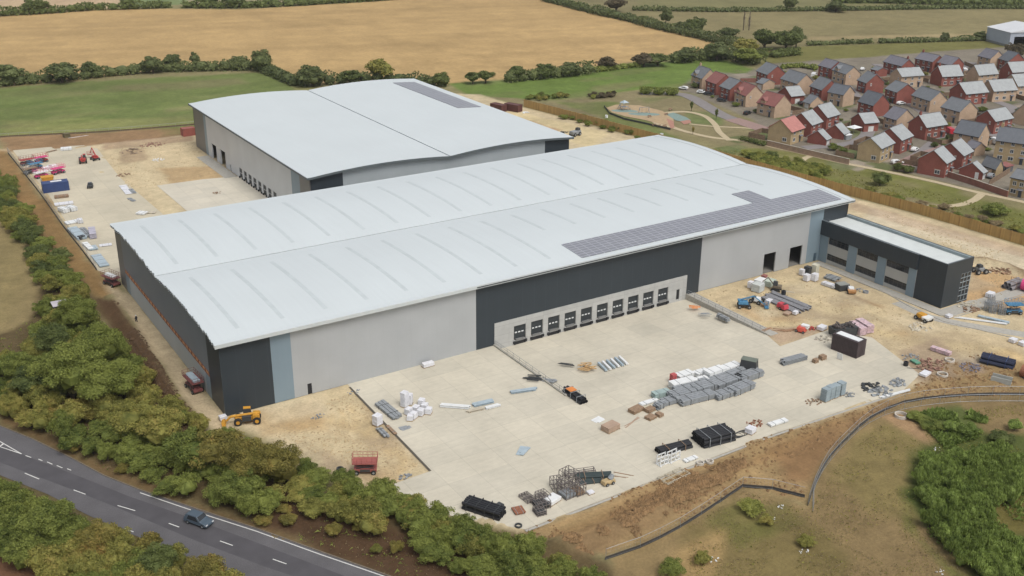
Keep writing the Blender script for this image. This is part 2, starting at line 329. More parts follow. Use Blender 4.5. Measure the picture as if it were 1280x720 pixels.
# fine mottling everywhere, and field lines
f1 = fbm(gxf, gyf, 3.0, 3); f2 = fbm(gxf+500, gyf, 30., 3); f3 = fbm(gxf, gyf-300, 11., 3)
near = np.clip(1-(gyf-240)/200, .35, 1)
gcol *= (1+(f1-.5)*.34*near+(f2-.5)*.22+(f3-.5)*.26)[:, None]
stub_m = (inside(gxf, gyf, W2(STUB)))
th = rad(-18); u = gxf*math.sin(-th)+gyf*math.cos(th)
lines = (vnoise(u*1.0, gxf*.02, 7.)-.5)*.16+(vnoise(u, gxf*.01, 22.)-.5)*.12
gcol[stub_m] *= (1+lines[stub_m])[:, None]
gl_m = inside(gxf, gyf, W2(GRL)); gcol[gl_m] *= (1+(fbm(gxf[gl_m]*.4, gyf[gl_m], 12)-.5)*.5)[:, None]
gz = (fbm(gxf, gyf, 6, 3)-.5)*.10
rough_m = inside(gxf, gyf, W2(SLOPE)) | inside(gxf, gyf, W2(BELT)); gz[rough_m] += (fbm(gxf[rough_m], gyf[rough_m], 3.5, 3)-.5)*.9
# silt bund behind the slope, soil strip by the left wall, the two rough ridges behind the office
def ridge(line, w, h, px=True):
    P = W2(line) if px else line; d = sdist(gxf, gyf, P, False); gz[:] += h*np.clip(1-(d/w)**2, 0, 1)*(.7+.6*fbm(gxf, gyf, 4, 2))
ridge([(700, 683), (790, 655), (880, 605), (930, 585)], 2.5, 1.0)
ridge([(1225, 326), (1258, 334), (1300, 352)], 2.2, 1.1)
ridge([(140, 372), (170, 420), (215, 490), (250, 530)], 2.2, .9)
ridge([(158, 190), (172, 189)], 3.0, 1.0)
yb_m = inside(gxf, gyf, [(25, 0), (17, -37), (28, -60), (123, -58), (134, -41), (125, -19), (113, 0)])
gz[yb_m] = -.06
gz = np.where((gxf > -1) & (gxf < 168) & (gyf > -.5) & (gyf < 78) | (gxf > 54) & (gxf < 143) & (gyf > 89) & (gyf < 197), -.1, gz)
pit = (gxf > 58.5) & (gxf < 114.1) & (gyf > -26.5) & (gyf < 3.5); gz[pit] = -1.8
for poly in ([(-60, 500), (0, 528), (60, 560), (130, 596), (250, 640), (330, 668), (485, 722), (600, 790), (200, 800), (-100, 660)], [(8, 187), (60, 183), (215, 262), (165, 350), (120, 340)], [(190, 225), (330, 225), (330, 262), (230, 268)]):
    mm = inside(gxf, gyf, W2(poly)); gz[mm] = -.05
far_m = (gxf < -300) | (gyf < -300); gz[far_m] = 0
nx, ny = len(gx), len(gy)
gme = bpy.data.meshes.new("ground"); gv = np.stack([gxf, gyf, gz], 1).astype(np.float32)
ii, jj = np.meshgrid(np.arange(nx-1), np.arange(ny-1), indexing='ij'); b = (ii*ny+jj).ravel()
quads = np.stack([b, b+ny, b+ny+1, b+1], 1).astype(np.int32)
gme.vertices.add(len(gv)); gme.vertices.foreach_set('co', gv.ravel())
gme.loops.add(quads.size); gme.loops.foreach_set('vertex_index', quads.ravel())
gme.polygons.add(len(quads)); gme.polygons.foreach_set('loop_start', np.arange(0, quads.size, 4, dtype=np.int32)); gme.polygons.foreach_set('loop_total', np.full(len(quads), 4, np.int32))
gme.update(); gme.validate()
ca = gme.color_attributes.new('soil', 'FLOAT_COLOR', 'POINT'); ca.data.foreach_set('color', np.concatenate([np.clip(gcol, 0.01, .9), np.ones((len(gcol), 1))], 1).astype(np.float32).ravel())
gm = bpy.data.materials.new("ground"); gm.use_nodes = True; n = gm.node_tree; p = n.nodes['Principled BSDF']; p.inputs['Roughness'].default_value = .95; p.inputs['Specular IOR Level'].default_value = .1
at_ = n.nodes.new('ShaderNodeAttribute'); at_.attribute_name = 'soil'; geo = n.nodes.new('ShaderNodeNewGeometry')
prev = at_.outputs['Color']; hsum = None
for sc, v in ((2.2, .11), (.55, .12), (.09, .08), (.4001, .05)):
    no = n.nodes.new('ShaderNodeTexNoise'); no.inputs['Scale'].default_value = sc; no.inputs['Detail'].default_value = 5; no.inputs['Roughness'].default_value = .65
    mpg = n.nodes.new('ShaderNodeMapping'); n.links.new(geo.outputs['Position'], mpg.inputs['Vector'])
    if sc == .4001: mpg.inputs['Rotation'].default_value = (0, 0, rad(28)); mpg.inputs['Scale'].default_value = (.35, 4.0, 1)
    n.links.new(mpg.outputs[0], no.inputs['Vector'])
    ra = n.nodes.new('ShaderNodeMapRange'); ra.inputs['From Min'].default_value = .3; ra.inputs['From Max'].default_value = .7; ra.inputs['To Min'].default_value = 1-v; ra.inputs['To Max'].default_value = 1+v
    n.links.new(no.outputs['Fac'], ra.inputs['Value'])
    mx = n.nodes.new('ShaderNodeMix'); mx.data_type = 'RGBA'; mx.blend_type = 'MULTIPLY'; mx.inputs['Factor'].default_value = 1
    n.links.new(prev, mx.inputs['A']); n.links.new(ra.outputs[0], mx.inputs['B']); prev = mx.outputs['Result']
    if sc == 2.2:
        bp = n.nodes.new('ShaderNodeBump'); bp.inputs['Strength'].default_value = .6; bp.inputs['Distance'].default_value = .25; n.links.new(no.outputs['Fac'], bp.inputs['Height']); n.links.new(bp.outputs[0], p.inputs['Normal'])
n.links.new(prev, p.inputs['Base Color']); gme.materials.append(gm)
ground = link("ground", gme); tag(ground, kind='structure')

# ---------------------------------------------------------------- hard surfaces
def slab_mat(name, col, bay=(6., 6.), ang=0., line=.74, var=.06):
    m = mat(name, col, .85, var=var, scale=.12, spec=.2); n = m.node_tree
    geo = n.nodes.new('ShaderNodeNewGeometry'); mp = n.nodes.new('ShaderNodeMapping'); mp.inputs['Rotation'].default_value = (0, 0, ang)
    n.links.new(geo.outputs['Position'], mp.inputs['Vector'])
    br = n.nodes.new('ShaderNodeTexBrick'); br.offset = 0; br.inputs['Scale'].default_value = 1; br.inputs['Brick Width'].default_value = bay[0]; br.inputs['Row Height'].default_value = bay[1]
    br.inputs['Mortar Size'].default_value = .035; br.inputs['Mortar Smooth'].default_value = .3
    br.inputs['Color1'].default_value = (1.03, 1.025, 1.015, 1); br.inputs['Color2'].default_value = (.94, .943, .945, 1); br.inputs['Mortar'].default_value = (line, line, line, 1)
    n.links.new(mp.outputs[0], br.inputs['Vector']); add_mult(m, br.outputs['Color'])
    for sc, v, st in ((.9, .04, 1), (.05, .07, 1), (.3, .04, 6)):       # stains, the last one dragged along the traffic
        m2 = n.nodes.new('ShaderNodeMapping'); m2.inputs['Scale'].default_value = (1, st, 1); n.links.new(geo.outputs['Position'], m2.inputs['Vector'])
        no = n.nodes.new('ShaderNodeTexNoise'); no.inputs['Scale'].default_value = sc; no.inputs['Detail'].default_value = 7; n.links.new(m2.outputs[0], no.inputs['Vector'])
        ra = n.nodes.new('ShaderNodeMapRange'); ra.inputs['From Min'].default_value = .3; ra.inputs['From Max'].default_value = .7; ra.inputs['To Min'].default_value = 1-v; ra.inputs['To Max'].default_value = 1+v
        n.links.new(no.outputs['Fac'], ra.inputs['Value']); add_mult(m, ra.outputs[0])
    return m
M_CONC = slab_mat('yard_concrete', S(207, 200, 182))
M_CONC2 = slab_mat('rear_concrete', S(203, 194, 172), (8, 8), .0)
M_KERB = mat('kerb_concrete', S(178, 174, 164), .85, var=.12, scale=1.5)
def sheet(name, poly, z, m, px=True, jit=0.):
    P = W2(poly) if px else poly
    mb = MB(); nrm = []
    if jit:
        Q = []
        for (x0, y0), (x1, y1) in zip(P, P[1:]+P[:1]):
            k = max(1, int(math.hypot(x1-x0, y1-y0)/1.5))
            for i in range(k): Q.append((x0+(x1-x0)*i/k+random.uniform(-jit, jit), y0+(y1-y0)*i/k+random.uniform(-jit, jit)))
        P = Q
    area = sum(P[i-1][0]*P[i][1]-P[i][0]*P[i-1][1] for i in range(len(P)))
    if area < 0: P = P[::-1]
    mb.add([(x, y, z) for x, y in P], [tuple(range(len(P)))])
    return tag(mb.build(name, m), kind='structure')
def strip(name, line, w, z, m, px=True, off=0., h=0., smooth_n=0):
    P = [Vector((*q, 0)) for q in (W2(line) if px else line)]
    if smooth_n:
        Q = []
        for i in range(len(P)-1):
            p0, p1, p2, p3 = P[max(i-1, 0)], P[i], P[i+1], P[min(i+2, len(P)-1)]
            for k in range(smooth_n):
                t = k/smooth_n; Q.append(.5*((2*p1)+(p2-p0)*t+(2*p0-5*p1+4*p2-p3)*t*t+(3*p1-p0-3*p2+p3)*t**3))
        Q.append(P[-1]); P = Q
    L = []; R = []
    for i, q in enumerate(P):
        t = (P[min(i+1, len(P)-1)]-P[max(i-1, 0)]).normalized(); nn = Vector((-t.y, t.x, 0)); L.append(q+nn*(off+w/2)); R.append(q+nn*(off-w/2))
    mb = MB(); k = len(P); vs = [(*v[:2], z) for v in L]+[(*v[:2], z) for v in R]; fs = [(i, k+i, k+i+1, i+1) for i in range(k-1)]
    if h:
        vs += [(*v[:2], z-h) for v in L]+[(*v[:2], z-h) for v in R]
        fs += [(i, i+1, 2*k+i+1, 2*k+i) for i in range(k-1)]+[(k+i+1, k+i, 3*k+i, 3*k+i+1) for i in range(k-1)]
    mb.add(vs, fs); return mb.build(name, m) if name else mb
# main yard, with the sunken dock apron between x = 59 and 112.7
PY = [(29.0, -.02), (58.9, -.02), (58.9, -27), (112.8, -27), (112.8, -23.0), (115.5, -21.6), (118.8, -27.5), (127.0, -22.6), (131.5, -27), (137.2, -39.5), (133.5, -44.5), (108.5, -54.6), (28.6, -59.5)]
P1 = W2([(538, 588), (488, 606)]); 
yard_poly = [(24.7, -.02)]+[(58.9, -.02), (58.9, -27), (112.8, -27)]+W2([(975, 433), (1036, 412), (1090, 422), (1150, 468), (1128, 489), (1035, 519), (960, 545), (800, 607), (656, 662)])+W2([(540, 640), (486, 607), (538, 589)])
yd = sheet('yard', yard_poly, .02, M_CONC, px=False)
mb = MB(); mb.add([(58.9, -.02, -1.1), (112.8, -.02, -1.1), (112.8, -27, .02), (58.9, -27, .02)], [(0, 3, 2, 1)]); tag(mb.build('dock_apron', M_CONC), kind='structure')
sheet('rear_yard', [(16, 188), (60, 184), (118, 181), (150, 222), (204, 268), (196, 340), (150, 348), (122, 338), (62, 245)], .02, M_CONC2)
sheet('rear_apron', [(196, 232), (255, 224), (300, 220), (340, 236), (400, 262), (400, 300), (260, 300), (234, 264)], .024, slab_mat('pale_apron_concrete', S(214, 207, 190), (5, 5), .0))
# level walkway beside the rear warehouse and round the office
sheet('path', [(54.6, 152), (54.6, 182), (50.5, 182), (50.5, 152)], .10, M_KERB, px=False)
offp = [(157.9, -1), (155.6, -1), (155.0, -40), (158, -42), (192, -42.5), (192, -38.6), (170, -38.6), (168.6, -38), (157.9, -38)]
sheet('path', offp, .05, M_KERB, px=False)
strip('kerb', [(155.3, -1), (154.7, -40.4), (158, -42.6), (196, -43)], .25, .16, M_KERB, px=False, h=.14)['kind'] = 'structure'
strip('kerb', [(1100, 362), (1140, 385), (1180, 402), (1290, 428)], .3, .14, M_KERB, h=.14)['kind'] = 'structure'
strip('path', [(1120, 378), (1160, 396), (1200, 405), (1290, 420)], 3.2, .035, M_KERB)['kind'] = 'structure'
# concrete edge strip of the yard
strip('kerb', [(656, 663), (800, 608), (960, 546), (1035, 520), (1130, 489)], .5, .05, M_KERB, off=-.2, h=.1)['kind'] = 'structure'
M_DARKJ = mat('joint_filler', S(95, 88, 78), .9, var=.3, scale=3)
strip('kerb', [(437, 484), (538, 589)], .45, .035, M_DARKJ)['kind'] = 'structure'

# road
ASPH = mat('asphalt', S(101, 99, 101), .88, var=.12, scale=.25, spec=.25)
n = ASPH.node_tree; geo = n.nodes.new('ShaderNodeNewGeometry'); no = n.nodes.new('ShaderNodeTexNoise'); no.inputs['Scale'].default_value = 6; no.inputs['Detail'].default_value = 3
n.links.new(geo.outputs['Position'], no.inputs['Vector']); ra = n.nodes.new('ShaderNodeMapRange'); ra.inputs['From Min'].default_value = .3; ra.inputs['From Max'].default_value = .7; ra.inputs['To Min'].default_value = .88; ra.inputs['To Max'].default_value = 1.12
n.links.new(no.outputs['Fac'], ra.inputs['Value']); add_mult(ASPH, ra.outputs[0])
ASPH2 = mat('asphalt_new_lane', S(86, 84, 87), .85, var=.1, scale=.4, spec=.3)
WPAINT = mat('road_paint', S(222, 222, 216), .7, var=.12, scale=3)
ROAD_T = [(-140, 490), (-60, 512), (0, 533), (40, 549), (87, 572), (130, 595), (175, 613), (250, 638), (320, 661), (400, 690), (490, 722), (640, 778)]
ROAD_B = [(-140, 545), (-60, 570), (0, 594), (60, 618), (110, 644), (160, 666), (220, 690), (300, 722), (420, 770), (560, 830)]
sheet('road', ROAD_T+ROAD_B[::-1], .02, ASPH)
sheet('road_lane_resurfaced', [(-60, 533), (0, 556), (40, 573), (100, 596), (160, 620), (240, 648), (320, 678), (420, 716), (480, 740), (440, 745), (330, 708), (240, 674), (150, 636), (90, 612), (0, 578), (-60, 558)], .024, ASPH2)
TOPL = [(175, 616), (250, 641.5), (320, 664), (400, 693), (480, 720.5), (640, 780)]
strip('road_marking_edge', TOPL, .17, .028, WPAINT)['kind'] = 'structure'
for seg in ([(31, 591.5), (49, 599)], [(92, 612.5), (107, 618)], [(147, 632), (169, 638.5)], [(211, 654.3), (224, 659)], [(275, 676.3), (291, 682)], [(341, 699), (358, 705)], [(405, 723), (425, 731)], [(-25, 569), (-8, 576)],
            [(155, 660.5), (167, 665)], [(48, 574), (53, 576)], [(59, 577.5), (65.5, 580.5)], [(71, 582), (78, 585)], [(84, 586), (89, 588)], [(32, 569.5), (39, 572)]):
    strip('road_marking', seg, .16, .028, WPAINT)['kind'] = 'structure'
strip('road_marking', [(-30, 535), (0, 552), (27, 567.5)], .16, .028, WPAINT)['kind'] = 'structure'
strip('road_marking', [(-30, 545), (0, 558.5), (27, 567.5)], .16, .032, WPAINT)['kind'] = 'structure'
strip('road_marking', [(0, 558), (5, 554.5)], .3, .036, WPAINT)['kind'] = 'structure'
M_ROADKERB = mat('roadside_kerb', S(122, 112, 98), .9, var=.2, scale=2)
strip('kerb', ROAD_T, .18, .12, M_ROADKERB, h=.12, off=.1)['kind'] = 'structure'

# park paths, estate roads
M_PATH = mat('gravel_path', S(192, 176, 144), .9, var=.1, scale=1.5)
strip('path', [(838, 158), (855, 164), (890, 172), (930, 176.5), (990, 189), (1050, 203), (1100, 213), (1160, 225.5), (1215, 239), (1250, 246.5), (1290, 255), (1380, 275)], 2.3, .10, M_PATH, smooth_n=5, h=.1)['kind'] = 'structure'
strip('path', [(815, 148), (820, 144), (835, 141), (858, 140), (880, 145), (893, 155), (899, 165), (912, 176)], 2.4, .104, M_PATH, smooth_n=5, h=.1)['kind'] = 'structure'
strip('path', [(815, 148), (822, 155), (840, 159)], 2.2, .108, M_PATH, smooth_n=4, h=.1)['kind'] = 'structure'
strip('path', [(862, 155), (890, 158), (930, 160), (955, 163)], 1.3, .096, M_PATH, smooth_n=4, h=.1)['kind'] = 'structure'
strip('path', [(1000, 204), (1006, 198), (1015, 195)], 2.2, .104, M_PATH, smooth_n=4, h=.1)['kind'] = 'structure'
strip('path', [(1228, 242), (1216, 251), (1195, 257), (1160, 258)], 2.4, .106, M_PATH, smooth_n=5, h=.1)['kind'] = 'structure'
M_EST = mat('estate_road', S(138, 132, 130), .9, var=.08, scale=.4)
M_PAV = mat('block_paving', S(158, 132, 124), .9, var=.1, scale=1.2)
strip('road', [(800, 117), (840, 117), (862, 121), (885, 134), (905, 145), (925, 152)], 6.0, .11, M_EST, smooth_n=4, h=.1)['kind'] = 'structure'
strip('road', [(915, 149), (940, 157), (958, 163)], 7.5, .115, M_PAV, smooth_n=3, h=.1)['kind'] = 'structure'
strip('road', [(1005, 185), (1060, 180), (1075, 175), (1085, 165), (1085, 140), (1060, 110), (1040, 95)], 5., .11, M_EST, smooth_n=4, h=.1)['kind'] = 'structure'
strip('road', [(1125, 208), (1150, 196), (1180, 186), (1205, 172), (1190, 158)], 6.5, .112, M_PAV, smooth_n=4, h=.1)['kind'] = 'structure'
strip('road', [(1140, 200), (1175, 170), (1160, 145), (1135, 125), (1120, 95), (1095, 80)], 5., .108, M_EST, smooth_n=4, h=.1)['kind'] = 'structure'
strip('road', [(1205, 180), (1240, 170), (1270, 140), (1240, 125), (1200, 110), (1200, 88), (1215, 78)], 5., .106, M_EST, smooth_n=4, h=.1)['kind'] = 'structure'
# playground surfacing
M_SANDY = mat('playground_bark', S(180, 156, 122), .95, var=.14, scale=.8)
M_TEAL = mat('playground_rubber', S(132, 152, 144), .8, var=.1, scale=1)
M_PINK = mat('red_paving', S(176, 130, 112), .9, var=.1, scale=1)
def ellipse(px, py, a, b, rot=0., n=20):
    c = at(px, py); return [(c[0]+a*math.cos(t)*math.cos(rot)-b*math.sin(t)*math.sin(rot), c[1]+a*math.cos(t)*math.sin(rot)+b*math.sin(t)*math.cos(rot)) for t in [2*math.pi*k/n for k in range(n)]]
sheet('playground_surface', [(758, 135), (770, 131), (800, 132), (828, 139), (842, 148), (842, 158), (828, 156), (805, 150), (782, 146), (765, 141)], .13, M_SANDY)
for px, py, a, b_ in ((781, 139, 5.5, 2.6), (805, 143, 6.5, 2.8)): sheet('playground_mat', ellipse(px, py, a, b_, rad(-38)), .136, M_TEAL, px=False)
sheet('playground_mat', [(832, 143), (842, 141), (858, 147), (864, 151), (856, 153), (845, 151)], .14, M_TEAL)
sheet('path', [(833, 148), (842, 152), (843, 160), (838, 161)], .142, M_PINK)
sheet('path', [(850, 152), (862, 150), (864, 154), (855, 156)], .144, M_PINK)
# ---------------------------------------------------------------- warehouses
def clad(name, col, pitch=1.0, axis='XY', var=.05, rough=.45, line=.965):
    m = mat(name, col, rough, var=var, scale=.15, spec=.35); n = m.node_tree
    geo = n.nodes.new('ShaderNodeNewGeometry'); sp = n.nodes.new('ShaderNodeSeparateXYZ'); n.links.new(geo.outputs['Position'], sp.inputs[0])
    ad = n.nodes.new('ShaderNodeMath'); ad.operation = 'ADD'; n.links.new(sp.outputs['X'], ad.inputs[0]); n.links.new(sp.outputs['Y'], ad.inputs[1])
    dv = n.nodes.new('ShaderNodeMath'); dv.operation = 'DIVIDE'; dv.inputs[1].default_value = pitch; n.links.new(ad.outputs[0], dv.inputs[0])
    fr = n.nodes.new('ShaderNodeMath'); fr.operation = 'FRACT'; n.links.new(dv.outputs[0], fr.inputs[0])
    cr = n.nodes.new('ShaderNodeMapRange'); cr.inputs['From Min'].default_value = .0; cr.inputs['From Max'].default_value = .06; cr.inputs['To Min'].default_value = line; cr.inputs['To Max'].default_value = 1; cr.clamp = True
    n.links.new(fr.outputs[0], cr.inputs['Value']); add_mult(m, cr.outputs[0])
    no = n.nodes.new('ShaderNodeTexNoise'); no.inputs['Scale'].default_value = 1; no.inputs['Detail'].default_value = 3
    mp = n.nodes.new('ShaderNodeMapping'); mp.inputs['Scale'].default_value = (.9, .9, .05); n.links.new(geo.outputs['Position'], mp.inputs['Vector']); n.links.new(mp.outputs[0], no.inputs['Vector'])
    ra = n.nodes.new('ShaderNodeMapRange'); ra.inputs['From Min'].default_value = .3; ra.inputs['From Max'].default_value = .7; ra.inputs['To Min'].default_value = .99; ra.inputs['To Max'].default_value = 1.01
    n.links.new(no.outputs['Fac'], ra.inputs['Value']); add_mult(m, ra.outputs[0])
    return m
C_DARK = clad('charcoal_cladding', (.031, .040, .048), 3.0, line=1.25); C_BLUE = clad('blue_grey_cladding', (.19, .25, .29), 1.0)
C_GREY = clad('light_grey_cladding', (.36, .372, .376), 3.0); C_GREY_LIT = clad('light_grey_cladding_lit', (.49, .505, .51), 3.0); C_SIDE = clad('silver_blue_cladding', (.34, .375, .39), 3.0); C_SIDEUP = clad('mid_grey_cladding', (.16, .178, .195), 3.0)  # rear left wall: lit copy of the light grey, brightness put into its colour
C_UMB = clad('umber_cladding', (.15, .145, .135), 3.0); C_OFF = clad('office_grey_cladding', (.36, .36, .34), 3.0)
M_ROOF = mat('roof_sheet', S(209, 216, 217), .5, var=.02, scale=.06, spec=.35)
n = M_ROOF.node_tree; geo = n.nodes.new('ShaderNodeNewGeometry'); sp = n.nodes.new('ShaderNodeSeparateXYZ'); n.links.new(geo.outputs['Position'], sp.inputs[0])
mp = n.nodes.new('ShaderNodeMapping'); mp.inputs['Scale'].default_value = (1.0, .04, .04); n.links.new(geo.outputs['Position'], mp.inputs['Vector'])
no = n.nodes.new('ShaderNodeTexNoise'); no.inputs['Scale'].default_value = 1.3; no.inputs['Detail'].default_value = 4; n.links.new(mp.outputs[0], no.inputs['Vector'])
ra = n.nodes.new('ShaderNodeMapRange'); ra.inputs['From Min'].default_value = .3; ra.inputs['From Max'].default_value = .7; ra.inputs['To Min'].default_value = .985; ra.inputs['To Max'].default_value = 1.015
n.links.new(no.outputs['Fac'], ra.inputs['Value']); add_mult(M_ROOF, ra.outputs[0])
M_LITE = mat('roof_light_sheet', S(197, 205, 206), .5, var=.06, scale=.5)
M_GUT = mat('gutter_grey', S(96, 104, 106), .6); M_FASC = mat('fascia_white', S(206, 211, 210), .5, var=.04)
M_PV = mat('solar_glass', S(136, 138, 144), .4, var=.05, scale=.4, spec=.5); M_PVF = mat('solar_frame', S(178, 180, 186), .5)
n = M_PV.node_tree; geo = n.nodes.new('ShaderNodeNewGeometry'); br = n.nodes.new('ShaderNodeTexBrick'); br.offset = 0; br.inputs['Scale'].default_value = 1
br.inputs['Brick Width'].default_value = 2.05; br.inputs['Row Height'].default_value = 1.12; br.inputs['Mortar Size'].default_value = .10; br.inputs['Mortar Smooth'].default_value = .2
br.inputs['Color1'].default_value = (1, 1, 1, 1); br.inputs['Color2'].default_value = (.92, .92, .95, 1); br.inputs['Mortar'].default_value = (1.7, 1.7, 1.7, 1); n.links.new(geo.outputs['Position'], br.inputs['Vector']); add_mult(M_PV, br.outputs['Color'])
M_PRECAST = mat('precast_concrete', S(186, 186, 182), .85, var=.08, scale=.5)
n = M_PRECAST.node_tree; geo = n.nodes.new('ShaderNodeNewGeometry'); mp = n.nodes.new('ShaderNodeMapping'); mp.inputs['Rotation'].default_value = (rad(90), 0, 0); n.links.new(geo.outputs['Position'], mp.inputs['Vector'])
br = n.nodes.new('ShaderNodeTexBrick'); br.offset = 0; br.inputs['Scale'].default_value = 1; br.inputs['Brick Width'].default_value = 4.47; br.inputs['Row Height'].default_value = 2.1; br.inputs['Mortar Size'].default_value = .03
br.inputs['Color1'].default_value = (1.04, 1.04, 1.04, 1); br.inputs['Color2'].default_value = (.95, .95, .95, 1); br.inputs['Mortar'].default_value = (.72, .72, .72, 1); n.links.new(mp.outputs[0], br.inputs['Vector']); add_mult(M_PRECAST, br.outputs['Color'])
M_SHUT = mat('dark_shutter', (.03, .036, .04), .5); M_BLK = mat('black_rubber', (.018, .018, .02), .8); M_WIN = mat('vision_panel', S(225, 228, 228), .3)
M_GLASS = mat('dark_glass', (.022, .026, .03), .12, var=.3, scale=.3, spec=.6); M_FRAME = mat('grey_window_frame', S(150, 158, 160), .5)
M_TAN = mat('insulation_board', S(214, 160, 112), .85, var=.3, scale=1.2); M_FLOOR = mat('indoor_floor', (.20, .19, .17), .8)
M_GALV = mat('galvanised_steel', S(160, 164, 166), .45, metal=.3, var=.15, scale=2)

def gridwall(us, vs, holes, P, t):
    """solid wall with openings. us, vs: cut lines; holes: (u0,u1,v0,v1); P(u,v,d) -> point, d = 0 outside, t inside"""
    us = sorted(set(us+[h[0] for h in holes]+[h[1] for h in holes])); vs = sorted(set(vs+[h[2] for h in holes]+[h[3] for h in holes]))
    sol = {}
    for i in range(len(us)-1):
        for j in range(len(vs)-1):
            cu = (us[i]+us[i+1])/2; cv = (vs[j]+vs[j+1])/2
            sol[i, j] = not any(h[0] < cu < h[1] and h[2] < cv < h[3] for h in holes)
    mb = MB()
    for (i, j), s_ in sol.items():
        if not s_: continue
        a, b_, c, d = us[i], us[i+1], vs[j], vs[j+1]
        mb.add([P(a, c, 0), P(b_, c, 0), P(b_, d, 0), P(a, d, 0)], [(0, 1, 2, 3)]); mb.add([P(a, c, t), P(b_, c, t), P(b_, d, t), P(a, d, t)], [(0, 3, 2, 1)])
        if not sol.get((i-1, j)): mb.add([P(a, c, 0), P(a, d, 0), P(a, d, t), P(a, c, t)], [(0, 1, 2, 3)])
        if not sol.get((i+1, j)): mb.add([P(b_, c, 0), P(b_, c, t), P(b_, d, t), P(b_, d, 0)], [(0, 1, 2, 3)])
        if not sol.get((i, j-1)): mb.add([P(a, c, 0), P(a, c, t), P(b_, c, t), P(b_, c, 0)], [(0, 1, 2, 3)])
        if not sol.get((i, j+1)): mb.add([P(a, d, 0), P(b_, d, 0), P(b_, d, t), P(a, d, t)], [(0, 1, 2, 3)])
    return mb
def fy(u, v, d): return (u, d, v)                 # wall facing -Y
def loading_door():
    pass

def roof_profile(y, W, nb, eave, rise):
    s_ = W/nb; k = min(int(y//s_), nb-1); t = (y-k*s_)/s_
    return eave+rise*(1-(2*t-1)**2)
# ---- front warehouse A
LA, WA, HA, RA = 167.4, 77.3, 14.75, .95
A = thing('warehouse', 'largest grey warehouse nearest the road, with ten docks and solar panels', 'warehouse', (0, 0, 0))
def za(y): return roof_profile(min(max(y, 0), WA), WA, 2, HA, RA)
segs = [(0, 9.7, C_DARK), (9.7, 13.7, C_BLUE), (13.7, 54.4, C_GREY), (54.4, 116.8, C_DARK), (116.8, 153.5, C_GREY), (153.5, 158.3, C_BLUE), (158.3, LA, C_DARK)]
for x0, x1, m in segs:
    holes = []
    if x0 == 54.4: holes = [(58.9, 112.8, -1.2, 5.15)]
    if x0 == 116.8: holes = [(138.2, 142.3, 0, 5.4), (147.3, 151.7, 0, 5.4)]
    if x0 == 13.7: holes = [(16.4, 17.3, 0, 2.3)]
    if x0 == 153.5: holes = [(156.3, 157.3, 0, 2.2)]
    gridwall([x0, x1], [-1.2 if x0 == 54.4 else 0, HA], holes, lambda u, v, d: (u, d, v), .35).build('wall_panel', m, A)
MB().bb(16.4, 17.3, .12, .2, 0, 2.25).build('door', M_BLK, A)
MB().bb(156.3, 157.3, .1, .2, 0, 2.2).build('door', mat('blue_steel_door', S(78, 98, 112), .5), A)
# dock wall and ten docks
docks = [65.35+4.466*k for k in range(10)]
holes = [(x-1.55, x+1.55, -.1, 3.35) for x in docks]+[(109.7, 110.7, -.6, 2.0)]
gridwall([58.9, 112.8], [-1.2, 5.15], holes, lambda u, v, d: (u, -.12+d, v), .5).build('dock_wall', M_PRECAST, A)
MB().bb(109.7, 110.7, .1, .2, -.6, 2.0).build('door', M_BLK, A)
MB().bb(113.0, LA-.5, .4, WA-.4, .02, .06).build('floor', M_FLOOR, A)
for x in docks:
    d = MB().bb(x-1.5, x+1.5, .18, .28, .25, 3.3)
    for zz in (.8, 1.35, 1.9, 2.45, 2.95): d.bb(x-1.48, x+1.48, .165, .19, zz-.02, zz+.02)
    do = d.build('loading_door', M_SHUT, A)
    for q in (-.85, 0, .85): MB().bb(x+q-.26, x+q+.26, .13, .175, 1.52, 1.8).build('vision_panel', M_WIN, do)
    for q in (-1.475, 1.475): MB().bb(x+q-.275, x+q+.275, -.45, -.13, -.75, -.2).build('dock_buffer', M_BLK, A)
    MB().bb(x-1.1, x+1.1, -.32, .3, -.12, .22).build('dock_leveller', mat('leveller_plate', S(140, 140, 138), .5, metal=.2), A)
    MB().bb(x-1.5, x+1.5, -.16, -.125, -1.15, -.35).build('dock_pit', M_BLK, A)
# left gable: lower silver blue wall, strip of bare insulation board, darker upper wall, umber corner sections
def gable(name, y0, y1, z0, z1, m, x=0., t=.3, top=False, n=1):
    mb = MB()
    if not top: mb.bb(x, x+t, y0, y1, z0, z1)
    else:
        ys = [y0+(y1-y0)*k/max(2, int((y1-y0)/2)) for k in range(max(2, int((y1-y0)/2))+1)]
        poly = [(y0, z0), (y1, z0)]+[(y, za(y)+.02) for y in ys[::-1]]; mb.prismx(poly, x, x+t)
    return mb.build(name, m, A)
gable('wall_panel', .36, 7.8, 0, 0, C_DARK, top=True); gable('wall_panel', 71.6, WA, 0, 0, C_UMB, top=True)
gable('wall_panel', 7.8, 10.6, 0, 4.8, C_BLUE); gable('wall_panel', 68.2, 71.6, 0, 4.8, C_BLUE)
gable('wall_panel', 10.6, 68.2, 0, 4.8, C_SIDE); gable('wall_panel', 7.8, 71.6, 5.8, 0, C_SIDEUP, top=True)
g = MB().bb(.08, .28, 7.8, 71.6, 4.8, 5.8); g.build('insulation_strip', M_TAN, A)
g = MB()
for y in np.arange(8.2, 71.5, 2.2): g.bb(-.04, .08, y-.05, y+.05, 4.8, 5.72)
g.bb(-.06, .06, 7.8, 71.6, 5.72, 5.8); g.bb(-.05, .06, 7.8, 71.6, 4.8, 4.86); g.build('cladding_rail', mat('rusty_primer', S(150, 100, 78), .8, var=.3, scale=2), A)
